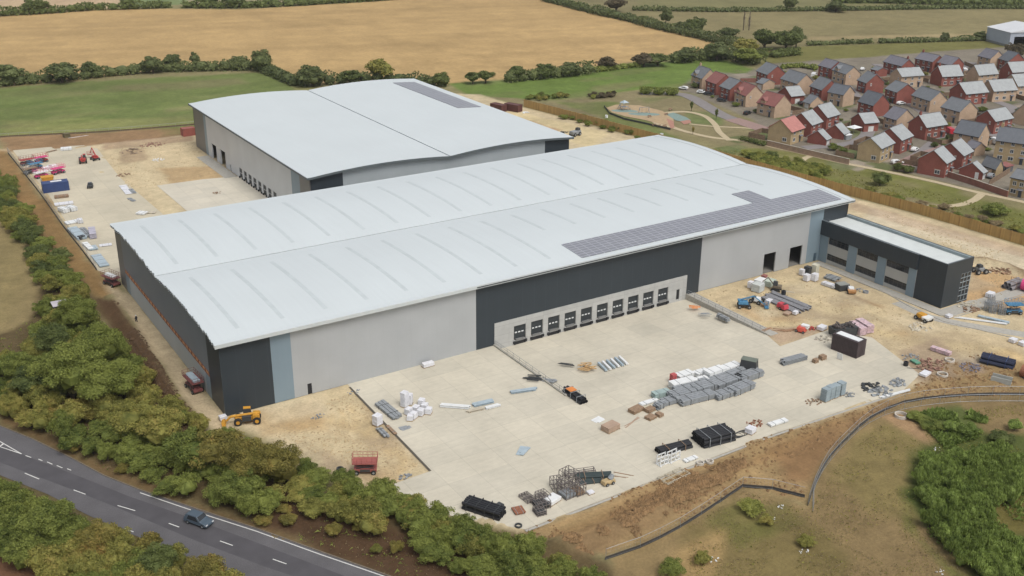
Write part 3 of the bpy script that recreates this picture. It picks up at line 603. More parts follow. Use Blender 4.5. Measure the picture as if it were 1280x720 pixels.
gable('wall_panel', 0, WA, 0, 0, C_DARK, x=LA-.3, top=True); MB().bb(0.3, LA-.3, WA-.35, WA, 0, HA).build('wall_panel', C_GREY, A)
# curved roof: two barrels, sheet ends on the left still stepping in and out
def barrel(y0, y1, name):
    mb = MB(); N = 30; ys = [y0+(y1-y0)*k/N for k in range(N+1)]
    for k in range(N):
        a, b_ = ys[k], ys[k+1]; e0 = -.95+random.uniform(-.1, .12); e1 = e0+random.choice((.22, .3, .1)); xr = LA+.9
        q = []
        for y in (a, b_):
            q.append(za(y)+.45)
        xl0, xl1 = e0, e1
        vs = [(xl0, a, q[0]), (xr, a, q[0]), (xr, b_, q[1]), (xl1, b_, q[1]), (xl0, a, q[0]-.4), (xr, a, q[0]-.4), (xr, b_, q[1]-.4), (xl1, b_, q[1]-.4)]
        mb.add(vs, [(0, 1, 2, 3), (7, 6, 5, 4), (0, 3, 7, 4), (2, 1, 5, 6)]+([(1, 0, 4, 5)] if k == 0 else [])+([(3, 2, 6, 7)] if k == N-1 else []))
    return mb.build(name, M_ROOF, A)
zof = za
def zro(y): return za(y)+.45
barrel(-1.0, WA/2-.22, 'roof'); barrel(WA/2+.22, WA+1.0, 'roof')
MB().bb(-.7, LA+.8, WA/2-.26, WA/2+.26, za(WA/2)-.1, za(WA/2)+.16).build('valley_gutter', M_GUT, A)
MB().bb(-.98, LA+.95, -1.18, -1.02, HA-.25, HA+.47).build('fascia', M_FASC, A)
MB().bb(-.9, LA+.9, -1.02, -.02, HA-.22, HA-.08).build('soffit', M_FASC, A)
MB().bb(54, LA+.95, -1.32, -1.2, HA+.02, HA+.2).build('gutter', mat('dark_gutter', S(70, 74, 76), .6), A)
mb = MB(); ys = np.linspace(-1.1, WA+1, 61)
for a, b_ in zip(ys[:-1], ys[1:]):
    z0, z1 = zro(a), zro(b_); mb.add([(LA+.9, a, z0+.04), (LA+1.02, a, z0+.04), (LA+1.02, b_, z1+.04), (LA+.9, b_, z1+.04), (LA+.9, a, z0-.55), (LA+1.02, a, z0-.55), (LA+1.02, b_, z1-.55), (LA+.9, b_, z1-.55)], [(0, 1, 2, 3), (1, 5, 6, 2), (0, 3, 7, 4), (4, 7, 6, 5)])
mb.build('verge_flashing', M_FASC, A)
mb = MB()
for x in (LA-1.2,):
    for a, b_ in zip(ys[:-1], ys[1:]):
        mb.add([(x, a, zro(a)+.03), (x+.12, a, zro(a)+.03), (x+.12, b_, zro(b_)+.03), (x, b_, zro(b_)+.03)], [(0, 1, 2, 3)])
mb.build('ridge_cable', M_GUT, A)
def rooflight(par, x, y0, y1, w, zf, fl=False):
    mb = MB(); N = 14; q = [y0+(y1-y0)*k/N for k in range(N+1)]
    for a, b_ in zip(q[:-1], q[1:]):
        z0, z1 = zf(a)+.02, zf(b_)+.02
        vs = [(x-w/2, a, z0), (x+w/2, a, z0), (x+w/2, b_, z1), (x-w/2, b_, z1)]; vs += [(v[0], v[1], v[2]-.03) for v in vs]
        mb.add(vs, [(0, 1, 2, 3), (0, 4, 5, 1), (1, 5, 6, 2), (2, 6, 7, 3), (3, 7, 4, 0)])
    return mb.mesh('roof_light', M_LITE)
ra_ = rooflight(A, 0, 3.5, 33.0, .85, lambda y: zro(y)); rb_ = rooflight(A, 0, 42.5, 71.5, .85, lambda y: zro(y)); rc_ = rooflight(A, 0, 18.5, 33.0, .85, lambda y: zro(y))
for k in range(18):
    x = 5.0+8.8*k; link('roof_light', ra_ if x < 80 else rc_, A, (x, 0, 0)); link('roof_light', rb_, A, (x, 0, 0))
def pv(par, x0, x1, y0, y1, zf, name='solar_array', along='x'):
    mb = MB(); N = max(2, int((y1-y0)/2)); q = [y0+(y1-y0)*k/N for k in range(N+1)]
    if along == 'x':
        for a, b_ in zip(q[:-1], q[1:]):
            z0, z1 = zf(a)+.16, zf(b_)+.16; vs = [(x0, a, z0), (x1, a, z0), (x1, b_, z1), (x0, b_, z1)]; vs += [(v[0], v[1], v[2]-.15) for v in vs]
            mb.add(vs, [(0, 1, 2, 3), (0, 4, 5, 1), (1, 5, 6, 2), (2, 6, 7, 3), (3, 7, 4, 0)])
    return mb.build(name, M_PV, par)
pv(A, 82.0, 165.0, .6, 8.6, zro); pv(A, 141.5, 147.6, 8.62, 16.6, zro)
# ---- office block on the right end
O = thing('office_block', 'charcoal two storey office block with blue piers on the right end of the near warehouse', 'office building', (158.3, 0, 0))
OW, OL, OH = 9.7, 37.5, 11.0
wins = [(-9.15, -2.7), (-18.3, -12.0), (-27.5, -21.0)]
holes = []
def fx(u, v, d): return (d, u, v)
for a, b_ in wins: holes += [(a, b_, 1.0, 2.75), (a, b_, 5.3, 7.05)]
gridwall([-29.8, -.0], [0, 7.2], holes, lambda u, v, d: (d, -(u)-29.8 if False else u, v), .3).build('wall_panel', C_OFF, O)
for a, b_ in ((-2.7, -.05), (-12.0, -9.2), (-21.0, -18.35), (-29.8, -27.55)):
    MB().bb(-.14, .0, a+.12, b_-.02, 0.02, 7.19).build('blue_pier', C_BLUE, O)
MB().bb(-.0, .3, -OL, -29.8, 0, 7.2).build('wall_panel', C_DARK, O)
MB().bb(-.45, .3, -29.8, -.02, 7.2, OH).build('upper_band', C_DARK, O); MB().bb(-.0, .3, -OL, -29.8, 7.2, OH).build('upper_band', C_DARK, O)
for a, b_ in wins:
    for z0, z1 in ((1.0, 2.75), (5.3, 7.05)):
        f = MB(); nsp = 5
        for k in range(nsp+1):
            y = a+(b_-a)*k/nsp; f.bb(.1, .16, y-.035, y+.035, z0, z1)
        f.bb(.09, .17, a, b_, z0, z0+.07).bb(.09, .17, a, b_, z1-.07, z1).bb(.09, .17, a, b_, z0+1.15, z0+1.2)
        w = f.build('window', mat('dark_window_frame', S(74, 76, 78), .5), O)
        MB().bb(.17, .2, a, b_, z0, z1).build('pane', M_GLASS, w)
        if random.random() < .9:
            s_ = MB(); 
            for k in range(3): y = random.uniform(a+.6, b_-.6); s_.bb(.205, .23, y-.25, y+.25, z0+.15, z0+.9)
            s_.build('window_film', mat('protective_film', S(176, 180, 182), .6), w)
# end wall with corner glazing
EW = [(5.9, 9.7, .3, 7.5)]
gridwall([0.3, OW], [0, OH], EW, lambda u, v, d: (u, -OL+d, v), .3).build('wall_panel', clad('charcoal_end_cladding', (.036, .043, .048), 3.0, line=1.2), O)
f = MB()
for k in range(4): x = 5.95+(9.65-5.95)*k/3; f.bb(x-.06, x+.06, -OL+.05, -OL+.17, .3, 7.5)
for z in (.35, 1.75, 3.15, 3.85, 5.2, 6.3, 7.45): f.bb(5.9, 9.7, -OL+.03, -OL+.15, z-.07, z+.07)
w = f.build('glazed_corner', M_FRAME, O); MB().bb(5.95, 9.6, -OL+.18, -OL+.22, .3, 7.5).build('pane', M_GLASS, w)
gridwall([-OL+.3, 0], [0, OH], [(-OL+.3, -OL+3.5, .3, 7.5)], lambda u, v, d: (OW-.3+d, u, v), .3).build('wall_panel', C_DARK, O)
f = MB()
for k in range(3): y = -OL+.35+1.55*k; f.bb(OW-.16, OW-.04, y-.06, y+.06, .3, 7.5)
for z in (.35, 1.75, 3.15, 3.85, 5.2, 6.3, 7.45): f.bb(OW-.16, OW-.03, -OL+.3, -OL+3.5, z-.07, z+.07)
w = f.build('glazed_corner', M_FRAME, O); MB().bb(OW-.22, OW-.18, -OL+.3, -OL+3.5, .3, 7.5).build('pane', M_GLASS, w)
MB().bb(.3, OW-.3, -OL+.3, -.02, 10.15, 10.3).build('roof', mat('office_roof_membrane', S(214, 219, 216), .6, var=.05, scale=.4), O)
MB().bb(.3, OW-.3, -OL+.3, -.02, 3.6, 3.8).build('floor', M_FLOOR, O)
cap = MB().bb(-.5, .34, -29.75, 0, OH+.002, OH+.05).bb(-.03, .34, -OL-.03, -29.75, OH+.002, OH+.05).bb(OW-.34, OW+.03, -OL, 0, OH+.002, OH+.05).bb(-.03, OW+.03, -OL-.03, -OL+.34, OH+.055, OH+.09); cap.build('parapet_coping', mat('coping', S(96, 104, 108), .5), O)
MB().bb(OW-.9, OW-.31, -OL+.31, -.02, 10.31, OH-.02).build('parapet_upstand', mat('upstand', S(150, 162, 164), .6), O)
MB().bb(.3, .9, 0-8, -.05, 10.31, 10.32)
# ---- rear warehouse B : two barrels running away from the camera
BX, BY, WB, LB, HB, RB = 54.95, 90.0, 87.0, 106.0, 15.0, 1.1
B = thing('warehouse', 'rear grey warehouse with eight loading docks on its left side and curved twin roof', 'warehouse', (BX, BY, 0))
def zb(x): return roof_profile(min(max(x, 0), WB), WB, 2, HB, RB)
def wb(x0, x1, m):
    k = max(2, int((x1-x0)/2)); xs = [x0+(x1-x0)*i/k for i in range(k+1)]
    MB().prismy([(x0, 0), (x1, 0)]+[(x, zb(x)+.02) for x in xs[::-1]], 0, .3).build('wall_panel', m, B)
wb(.3, 9.8, C_DARK); wb(9.8, 77.8, C_SIDE); wb(77.8, WB, C_DARK)
bd = [59.0-4.33*k for k in range(8)]
for y0, y1, m in ((0, 7.6, C_UMB), (7.6, 14, C_BLUE), (14, 92, C_GREY_LIT), (92, 94.6, C_BLUE), (94.6, LB, C_UMB)):
    holes = []
    if y0 == 14: holes = [(y-1.45, y+1.45, 0, 3.5) for y in bd]+[(83.0, 87.8, 0, 5.3), (73.7, 78.8, 0, 5.3), (68.5, 69.5, 0, 2.3)]
    gridwall([y0+(.3 if y0 == 0 else 0), y1], [0, HB], holes, lambda u, v, d: (d, u, v), .4).build('wall_panel', m, B)
for y in bd:
    d = MB().bb(.2, .3, y-1.4, y+1.4, .5, 3.45); d = d.build('loading_door', M_SHUT, B)
    for q in (-.8, 0, .8): MB().bb(.15, .19, y+q-.2, y+q+.2, 1.7, 1.95).build('vision_panel', M_WIN, d)
    for q in (-1.35, 1.35): MB().bb(-.25, .1, y+q-.25, y+q+.25, .05, .6).build('dock_buffer', M_BLK, B)
MB().bb(.2, .3, 68.5, 69.5, 0, 2.3).build('door', M_BLK, B)
MB().bb(WB-.3, WB, .3, LB, 0, HB).build('wall_panel', C_GREY, B)
xs = np.linspace(0, WB, 40); MB().prismy([(0, 0), (WB, 0)]+[(x, zb(x)+.02) for x in xs[::-1]], LB-.3, LB).build('wall_panel', C_DARK, B)
def barrel_y(x0, x1):
    mb = MB(); N = 26; q = [x0+(x1-x0)*k/N for k in range(N+1)]
    for a, b_ in zip(q[:-1], q[1:]):
        z0, z1 = zb(a)+.45, zb(b_)+.45; vs = [(a, -1.1, z0), (b_, -1.1, z1), (b_, LB+1, z1), (a, LB+1, z0)]; vs += [(v[0], v[1], v[2]-.45) for v in vs]
        mb.add(vs, [(0, 1, 2, 3), (7, 6, 5, 4), (0, 4, 5, 1), (2, 6, 7, 3)]+([(3, 7, 4, 0)] if a == q[0] else [])+([(1, 5, 6, 2)] if b_ == q[-1] else []))
    return mb.build('roof', M_ROOF, B)
barrel_y(-1.0, WB/2-.22); barrel_y(WB/2+.22, WB+1)
MB().bb(WB/2-.26, WB/2+.26, -.8, LB+.9, HB-.1, HB+.14).build('valley_gutter', M_GUT, B)
mb = MB(); q = np.linspace(-1.05, WB+1.05, 60)
for a, b_ in zip(q[:-1], q[1:]):
    z0, z1 = zb(a)+.5, zb(b_)+.5; vs = [(a, -1.25, z0), (b_, -1.25, z1), (b_, -1.12, z1), (a, -1.12, z0)]; vs += [(v[0], v[1], v[2]-.62) for v in vs]
    mb.add(vs, [(0, 1, 2, 3), (7, 6, 5, 4), (0, 4, 5, 1), (2, 6, 7, 3)])
mb.build('fascia', M_GUT, B)
MB().bb(-1.2, -1.03, -1.1, LB+1, HB-.1, HB+.47).build('gutter', mat('slate_gutter', S(110, 116, 120), .6), B)
def zbr(x): return zb(x)+.45
mb = MB(); q = [75.0+(9.0)*k/4 for k in range(5)]
for a, b_ in zip(q[:-1], q[1:]):
    for (y0, y1) in ((49, 99),):
        z0, z1 = zbr(a)+.16, zbr(b_)+.16; vs = [(a, y0, z0), (b_, y0, z1), (b_, y1, z1), (a, y1, z0)]; vs += [(v[0], v[1], v[2]-.15) for v in vs]
        mb.add(vs, [(0, 1, 2, 3), (0, 4, 5, 1), (1, 5, 6, 2), (2, 6, 7, 3), (3, 7, 4, 0)])
mb.build('solar_array', M_PV, B)
# far white barn top right
def barn():
    c, hd, L_ = ab(1262, 59, 1330, 70); 
    p0 = at(1232, 51); p1 = at(1261, 59)
    hdg = math.atan2(p1[1]-p0[1], p1[0]-p0[0]); dep = math.hypot(p1[0]-p0[0], p1[1]-p0[1])
    t = thing('barn', 'large white steel barn with an open dark doorway beyond the housing estate', 'barn', (*p1[:2], 0), hdg-rad(90)+rad(180) if False else hdg)
    W_, Hh = 34, 8.0                            # local x runs back along the long side, +y to the right
    wl = mat('barn_wall', S(176, 184, 196), .6, var=.05, scale=.3); rf = mat('barn_roof', S(216, 218, 220), .6, var=.04, scale=.3)
    MB().bb(-dep, 0, -.2, 0, 1.2, Hh).build('wall', wl, t); MB().bb(-dep, 0, -.25, .05, 0, 1.2).build('base_wall', mat('barn_base', S(140, 142, 140), .8), t)
    mb = gridwall([0, W_], [0, Hh], [(2.5, 12, 0, 5.6)], lambda u, v, d: (-d, u, v), .3); mb.build('wall', wl, t)
    MB().bb(-dep, 0, W_, W_+.2, 0, Hh).build('wall', wl, t); MB().bb(-dep-.2, -dep, 0, W_, 0, Hh).build('wall', wl, t)
    MB().prismx([(-.6, Hh), (W_+.6, Hh), (W_/2, Hh+3.0)], -dep-.5, .5).build('roof', rf, t)
barn()
# ---- retaining walls and rails of the dock apron
def retaining(x, w, label, y1=-27.0, grp=None):
    t = thing('retaining_wall', label, 'retaining wall', (x, 0, 0))
    MB().prismx([(-.13, -1.15), (-.13, .35), (y1, .35), (y1, -.02)], -w/2, w/2).build('wall', M_KERB, t)
    r = MB()
    for y in np.arange(-.6, y1+.3, -2.4): r.cyl((0, y, .3), (0, y, 1.4), .04, 6)
    for z in (.85, 1.4): r.cyl((0, -.6, z), (0, y1+.6, z), .04, 6)
    r.build('guard_rail', M_GALV, t)
retaining(58.75, .35, 'low concrete retaining wall with handrail on the left side of the sunken dock apron')
retaining(112.95, .4, 'low concrete retaining wall with handrail on the right side of the sunken dock apron')
tag(MB().bb(113.2, 115.6, -27.6, -.02, -.3, .05).build('path', M_KERB), kind='structure')
# ---------------------------------------------------------------- housing estate
# id, wall colour, roof colour, type, x, y, heading, length, half depth, eaves, ridge
HOUSES = [
(1,"cream","grey","n",284.1,183.9,-102.2,10.1,4.0,4.9,8.9),
(2,"red","redroof","n",281.2,170.4,-100.8,9.0,4.7,5.1,8.8),
(3,"red","grey","n",277.9,157.9,-100.4,8.4,5.3,5.2,8.7),
(4,"cream","redroof","n",275.4,146.3,-103.0,9.5,4.4,4.9,8.9),
(5,"cream","redroof","n",270.4,126.8,-89.0,10.0,5.1,4.9,9.0),
(6,"tan","pinkroof","n",243.3,94.0,14.7,10.0,5.0,5.0,8.8),
(7,"red","light","n",257.3,97.7,14.9,8.8,5.0,5.0,8.8),
(8,"red","light","n",272.6,103.1,11.0,9.5,4.8,5.0,8.9),
(9,"red","grey","n",317.2,174.9,-106.6,10.7,5.2,5.0,8.8),
(10,"cream","grey","g",305.4,166.4,-91.2,4.7,3.8,2.9,4.6),
(11,"cream","grey","n",313.2,155.0,-101.0,12.8,4.5,5.0,8.8),
(12,"red","light","g",295.2,141.1,-8.4,7.5,4.6,3.5,6.7),
(13,"red","grey","n",312.5,138.3,-105.5,9.6,4.5,4.9,8.9),
(14,"cream","grey","g",295.0,128.3,-98.5,5.0,3.6,2.4,5.2),
(15,"red","purple","n",351.4,169.7,-98.2,9.2,3.9,5.4,8.4),
(16,"cream","grey","n",347.7,157.3,-105.6,11.8,3.9,5.3,8.5),
(17,"cream","dark","n",309.3,126.3,-83.8,8.2,4.1,5.3,8.5),
(18,"red","grey","n",341.0,137.3,-108.2,7.7,4.6,5.0,8.8),
(19,"red","grey","g",375.2,160.7,-100.1,5.0,3.2,3.1,4.4),
(20,"red","grey","n",335.5,116.8,-104.9,8.5,5.0,5.3,8.6),
(21,"red","purple","n",386.1,158.4,-100.5,13.1,4.0,5.4,8.4),
(22,"cream","light","n",366.4,138.0,-13.3,12.6,4.2,5.4,8.4),
(23,"red","dark","n",307.0,107.1,-99.0,9.4,4.3,4.8,9.0),
(24,"red","light","g",282.9,91.0,-13.5,7.0,4.3,3.6,6.6),
(25,"cream","purple","n",293.4,83.7,-97.4,7.2,4.6,5.1,8.7),
(26,"tan","light","n",252.1,60.2,15.8,11.4,4.3,5.4,8.4),
(27,"red","light","n",267.5,65.0,15.0,10.1,5.0,5.2,8.7),
(28,"red","light","n",294.5,71.5,-3.8,11.4,4.4,5.0,8.8),
(29,"cream","grey","n",327.1,81.5,-97.4,10.0,4.9,5.1,8.8),
(30,"cream","grey","n",334.1,101.0,-106.0,12.5,4.3,5.1,8.7),
(31,"red","light","n",385.2,130.6,-16.2,11.5,4.3,4.8,9.0),
(32,"red","purple","n",407.7,157.3,-93.2,11.1,4.3,5.5,8.3),
(33,"red","purple","n",409.4,146.5,-95.3,8.7,4.5,5.3,8.5),
(34,"cream","purple","n",443.3,147.9,-104.7,9.4,4.3,5.1,8.7),
(35,"red","dark","n",446.0,138.2,-107.9,7.8,5.1,5.0,8.8),
(36,"cream","light","n",402.3,124.0,-8.9,12.3,3.8,4.9,8.9),
(37,"red","light","n",360.6,101.2,-9.8,12.9,4.8,5.0,8.9),
(38,"cream","light","n",376.7,98.0,-15.6,12.6,4.4,4.9,8.9),
(39,"red","light","n",422.3,120.2,-16.6,11.3,4.4,4.9,8.9),
(40,"cream","light","n",396.1,100.3,-13.9,12.1,5.0,4.8,9.1),
(41,"red","light","n",324.6,64.0,0.2,11.6,4.2,5.2,8.6),
(42,"cream","dark","n",296.8,54.1,-79.5,9.7,4.5,4.9,8.9),
(43,"tan","dark","t",290.7,33.1,-65.2,11.6,4.1,7.6,11.6),
(44,"cream","light","n",347.2,63.3,4.4,9.6,6.1,4.1,9.8),
(45,"red","light","n",254.4,37.2,17.2,8.4,4.7,5.1,8.7),
(46,"red","light","n",267.9,40.4,15.2,9.2,5.2,5.2,8.7),
(47,"red","light","g",261.6,28.0,14.8,3.9,4.0,2.4,5.2),
(48,"cream","purple","g",287.6,45.6,-101.3,4.9,2.6,2.9,4.7),
(49,"tan","grey","n",257.7,7.6,-79.3,5.4,4.2,5.9,7.9),
(50,"tan","grey","g",271.4,27.5,-100.9,6.6,1.7,2.4,5.2),
(51,"red","light","g",251.1,84.9,17.1,4.4,3.8,2.4,5.2),
(52,"red","light","g",263.9,87.8,16.9,5.4,3.9,2.3,5.3),
]
HLAB = {
1: "cream house with slate roof at the far left end of the row facing the park",
2: "red brick house with red roof, second from the left in the row facing the park",
3: "red brick house with grey roof between two red roofed houses facing the park",
4: "cream brick house with red roof, fourth from the left in the row facing the park",
5: "cream brick house with red roof at the near end of the park row",
6: "tan house with salmon pink roof standing alone at the bend of the footpath",
7: "narrow red brick house with pale roof just right of the pink roofed house",
8: "red brick house with pale roof, second to the right of the pink roofed house",
9: "tall red brick house with grey roof behind the red roofed pair, beside the green field",
10: "small cream garage in front of the tall red gable by the green field",
11: "long cream house with grey roof behind the near end of the park row",
12: "low red brick garage block with pale roof behind the park row",
13: "red brick house with dark roof in front of the pair of purple roofed houses",
14: "small cream garage with orange gable between two bigger houses near the park row",
15: "purple roofed red brick house left of the dormered cream one by the olive field",
16: "cream house with dormered grey roof beside the olive field",
17: "cream house with dark slate roof in the middle of the left half of the estate",
18: "red brick house with grey roof and white window bay right of the cream dormer house",
19: "small red brick garage at the far edge, left of the long purple roof",
20: "red brick house with wide gable below the long pale roofed cream house",
21: "long red terrace with purple grey roof at the far edge of the estate",
22: "long cream house with pale roof in front of the purple roofed terrace",
23: "red brick house with dark grey hipped looking roof above the low pale garage roof",
24: "low red outbuilding with pale roof in the middle of the estate",
25: "cream house with purple slate roof behind the nearest pale roofed pair",
26: "tan house with pale roof directly behind the footpath, its side wall holding one window",
27: "red brick house with pale roof joined behind the tan house by the footpath",
28: "red brick house with long pale roof beside the parked red van",
29: "cream house with blue grey roof and wide orange gable above the red van",
30: "long cream house with grey roof, porch and orange gable end in the estate centre",
31: "red brick house with pale roof just below the two purple roofed terraces",
32: "red terrace with purple roof, left of two at the estate's top edge",
33: "red gabled house with purple roof, right of two at the estate's top edge",
34: "cream house with purple roof and orange gable just in front of the white barn",
35: "red gabled house with dark roof nearest the white barn doorway",
36: "cream house with pale roof in the third row below the white barn",
37: "red brick house with long pale roof and five front windows",
38: "cream house with long pale roof right of the red house with five front windows",
39: "red house with pale roof at the right edge, upper of two",
40: "cream house with pale roof at the right edge, lower of two",
41: "red brick house with bright pale roof between the dark roofed cream houses on the right",
42: "cream house with dark slate roof and tall gable right of the red van",
43: "large three storey tan house with dark roof and arched windows at the right edge",
44: "tan gabled house cut by the right edge above the three storey house",
45: "red brick house with pale roof at the path, beside the long red boundary wall",
46: "red brick house with long pale roof joined behind the red house by the boundary wall",
47: "small red brick garage with white door behind the boundary wall",
48: "small cream garage with purple roof tucked behind the red pair by the boundary wall",
49: "yellow tan house at the right end of the red boundary wall",
50: "low grey roofed extension in front of the three storey house",
51: "small red garage with pale roof right of the pink roofed house",
52: "small red garage with pale roof beside the white gazebo",
}

def brick(name, c, c2):
    m = mat(name, c, .85, var=.10, scale=.5, spec=.2); n = m.node_tree
    no = n.nodes.new('ShaderNodeTexNoise'); no.inputs['Scale'].default_value = 5; no.inputs['Detail'].default_value = 2; geo = n.nodes.new('ShaderNodeNewGeometry'); n.links.new(geo.outputs['Position'], no.inputs['Vector'])
    ra = n.nodes.new('ShaderNodeMapRange'); ra.inputs['From Min'].default_value = .3; ra.inputs['From Max'].default_value = .7; ra.inputs['To Min'].default_value = .86; ra.inputs['To Max'].default_value = 1.14
    n.links.new(no.outputs['Fac'], ra.inputs['Value']); add_mult(m, ra.outputs[0]); return m
def tiles(name, c):
    m = mat(name, c, .6, var=.10, scale=.8, spec=.4); n = m.node_tree; geo = n.nodes.new('ShaderNodeNewGeometry')
    sp = n.nodes.new('ShaderNodeSeparateXYZ'); n.links.new(geo.outputs['Position'], sp.inputs[0])
    dv = n.nodes.new('ShaderNodeMath'); dv.operation = 'MULTIPLY'; dv.inputs[1].default_value = 3.6; n.links.new(sp.outputs['Z'], dv.inputs[0]); fr = n.nodes.new('ShaderNodeMath'); fr.operation = 'FRACT'; n.links.new(dv.outputs[0], fr.inputs[0])
    ra = n.nodes.new('ShaderNodeMapRange'); ra.inputs['To Min'].default_value = .84; ra.inputs['To Max'].default_value = 1.08; n.links.new(fr.outputs[0], ra.inputs['Value']); add_mult(m, ra.outputs[0]); return m
HW_ = {'red': brick('red_brick', (.235, .085, .067), 0), 'cream': brick('cream_brick', (.44, .32, .225), 0), 'tan': brick('tan_brick', (.38, .29, .17), 0)}
HR_ = {'grey': tiles('slate_grey', (.165, .175, .185)), 'light': tiles('slate_pale_lit', (.31, .325, .325)), 'dark': tiles('slate_dark', (.12, .13, .145)), 'purple': tiles('slate_purple', (.17, .165, .185)),  # pale slate: light on the brighter slopes put into colour, besides tile difference
       'redroof': tiles('red_tile', (.24, .095, .082)), 'pinkroof': tiles('salmon_tile', (.40, .17, .145))}
M_UPVC = mat('white_window_frame', (.62, .62, .60), .5, var=.03); M_HG = mat('house_glass', (.05, .06, .075), .15, var=.4, scale=.7, spec=.6)
M_DOOR = mat('painted_door', (.05, .06, .08), .5); M_GDOOR = mat('white_garage_door', (.6, .6, .58), .5); M_LINT = mat('stone_lintel', (.42, .38, .32), .8)
def window_mesh(w, h):
    f = MB().bb(-w/2, w/2, -.06, .03, 0, .1).bb(-w/2, w/2, -.06, .03, h-.08, h).bb(-w/2, -w/2+.08, -.06, .03, .1, h-.08).bb(w/2-.08, w/2, -.06, .03, .1, h-.08).bb(-.04, .04, -.055, .03, .1, h-.08)
    f.mi = 1; f.bb(-w/2-.12, w/2+.12, -.05, .02, h+.01, h+.2).bb(-w/2-.1, w/2+.1, -.1, .02, -.1, -.01)
    p = MB().bb(-w/2+.07, w/2-.07, -.03, .0, .09, h-.07)
    return f.mesh('window', [M_UPVC, M_LINT]), p.mesh('pane', M_HG)
WINM = {k: window_mesh(*k) for k in ((1.15, 1.25), (1.7, 1.3), (.6, 1.0))}
door_me = MB().bb(-.5, .5, -.06, .02, 0, 2.1).mesh('door', M_DOOR); gdoor_me = MB().bb(-1.2, 1.2, -.06, .02, 0, 2.1).mesh('garage_door', M_GDOOR)
chim_mb = MB().bb(-.45, .45, -.3, .3, -1.6, 1.0); chim_mb.cyl((-.2, 0, 1), (-.2, 0, 1.4), .12, 8).cyl((.2, 0, 1), (.2, 0, 1.4), .12, 8)
canopy = MB().prismx([(0, 0), (-.9, 0), (-.9, .1), (0, .45)], -.9, .9)
def add_window(par, w, x, y, z, rz):
    f, p = WINM[w]; o = link('window', f, par, (x, y, z), rz); link('pane', p, o)
for (hid, wc, rc, ty, x, y, yaw, L, hw, he, hr) in HOUSES:
    rr = random.Random(hid); nm = {'n': 'brick_house', 'g': 'garage', 't': 'brick_house'}[ty]
    big = ty != 'g' and hid not in (12, 24, 50)
    hw = min(hw, 4.9) if ty != 'g' else hw
    h = thing(nm if big else 'garage', HLAB[hid], 'house' if big else 'garage', (x, y, 0), rad(yaw), 'houses on the brick estate' if big else 'garages on the brick estate')
    hl = L/2; i_ = .22
    MB().prismx([(-hw+i_, 0), (hw-i_, 0), (hw-i_, he), (0, hr-.25), (-hw+i_, he)], -hl+i_, hl-i_).build('wall', HW_[wc], h)
    k = (hr-he)/hw; ov = .25; ez = he-.2*k
    mb = MB().prismx([(-hw-ov, ez), (0, hr), (hw+ov, ez), (hw+ov-.05, ez-.16), (0, hr-.2), (-hw-ov+.05, ez-.16)], -hl, hl)
    rf = mb.build('roof', HR_[rc], h)
    for sg in (-1, 1): MB().bb(-hl, hl, -.06, .06, -.07, .07).build('gutter', M_BLK, h, (0, sg*(hw+ov+.07), ez-.15))
    MB().bb(-hl-.01, hl+.01, -.12, .12, hr-.02, hr+.09).build('ridge_tile', mat('ridge_clay', (.14, .13, .13), .8), rf)
    if big:
        if rr.random() < .22:
            sx = rr.choice((-1, 1)); link('chimney', chim_mb.mesh('chimney', HW_[wc]) if False else CH.setdefault(('chim', wc), chim_mb.mesh('chimney', HW_[wc])), rf, (sx*(hl-1.0), 0, hr))
        for side in (-1, 1):
            rz = 0 if side < 0 else math.pi; yy = side*(hw-i_); n_ = 3 if L > 10.5 else 2
            fl = [(.95, 0), (3.45, 1)] if ty != 't' else [(1.0, 0), (3.6, 1), (6.1, 1)]
            for z0, up in fl:
                for q in range(n_):
                    xx = (-1+2*(q+.5)/n_)*(hl-.6)
                    if not up and q == n_-1: link('door', door_me, h, (xx, yy, 0), rz); link('door_canopy', CH.setdefault('can', canopy.mesh('door_canopy', mat('canopy_slate', (.15, .15, .16), .6))), h, (xx, yy, 2.3), rz)
                    else: add_window(h, (1.15, 1.25) if up else (1.7, 1.3), xx, yy, z0, rz)
        for sx in (-1, 1):
            if hid in (6, 26, 45, 49) or rr.random() < .6:
                add_window(h, (1.7, 1.3) if hid in (6, 26, 45, 49) else (.6, 1.0), sx*(hl-i_), -hw*.45, 1.0 if hid in (6, 26, 45, 49) else 3.5, rad(90)*sx)
        if hid in (1, 16, 5, 4):                       # front gable or dormer on the visible slope
            dx = -hl*.35
            dm = MB().bb(dx-1.2, dx+1.2, -hw+.1, -hw*.3, he-.4, he+1.2); dm.build('dormer', HW_[wc], h)
            MB().prismy([(dx-1.5, he+1.15), (dx+1.5, he+1.15), (dx, he+2.5)], -hw-.2, -hw*.1).build('dormer_roof', HR_[rc], h)
    else:
        link('garage_door', gdoor_me, h, (0, -hw+i_, 0), 0); 
        if hid == 47: MB().bb(-.6, .6, -.06, .02, 0, 2.2).build('door', M_GDOOR, h, (-hl+i_, 2.0 if False else -hw*.5, 0), rad(-90))

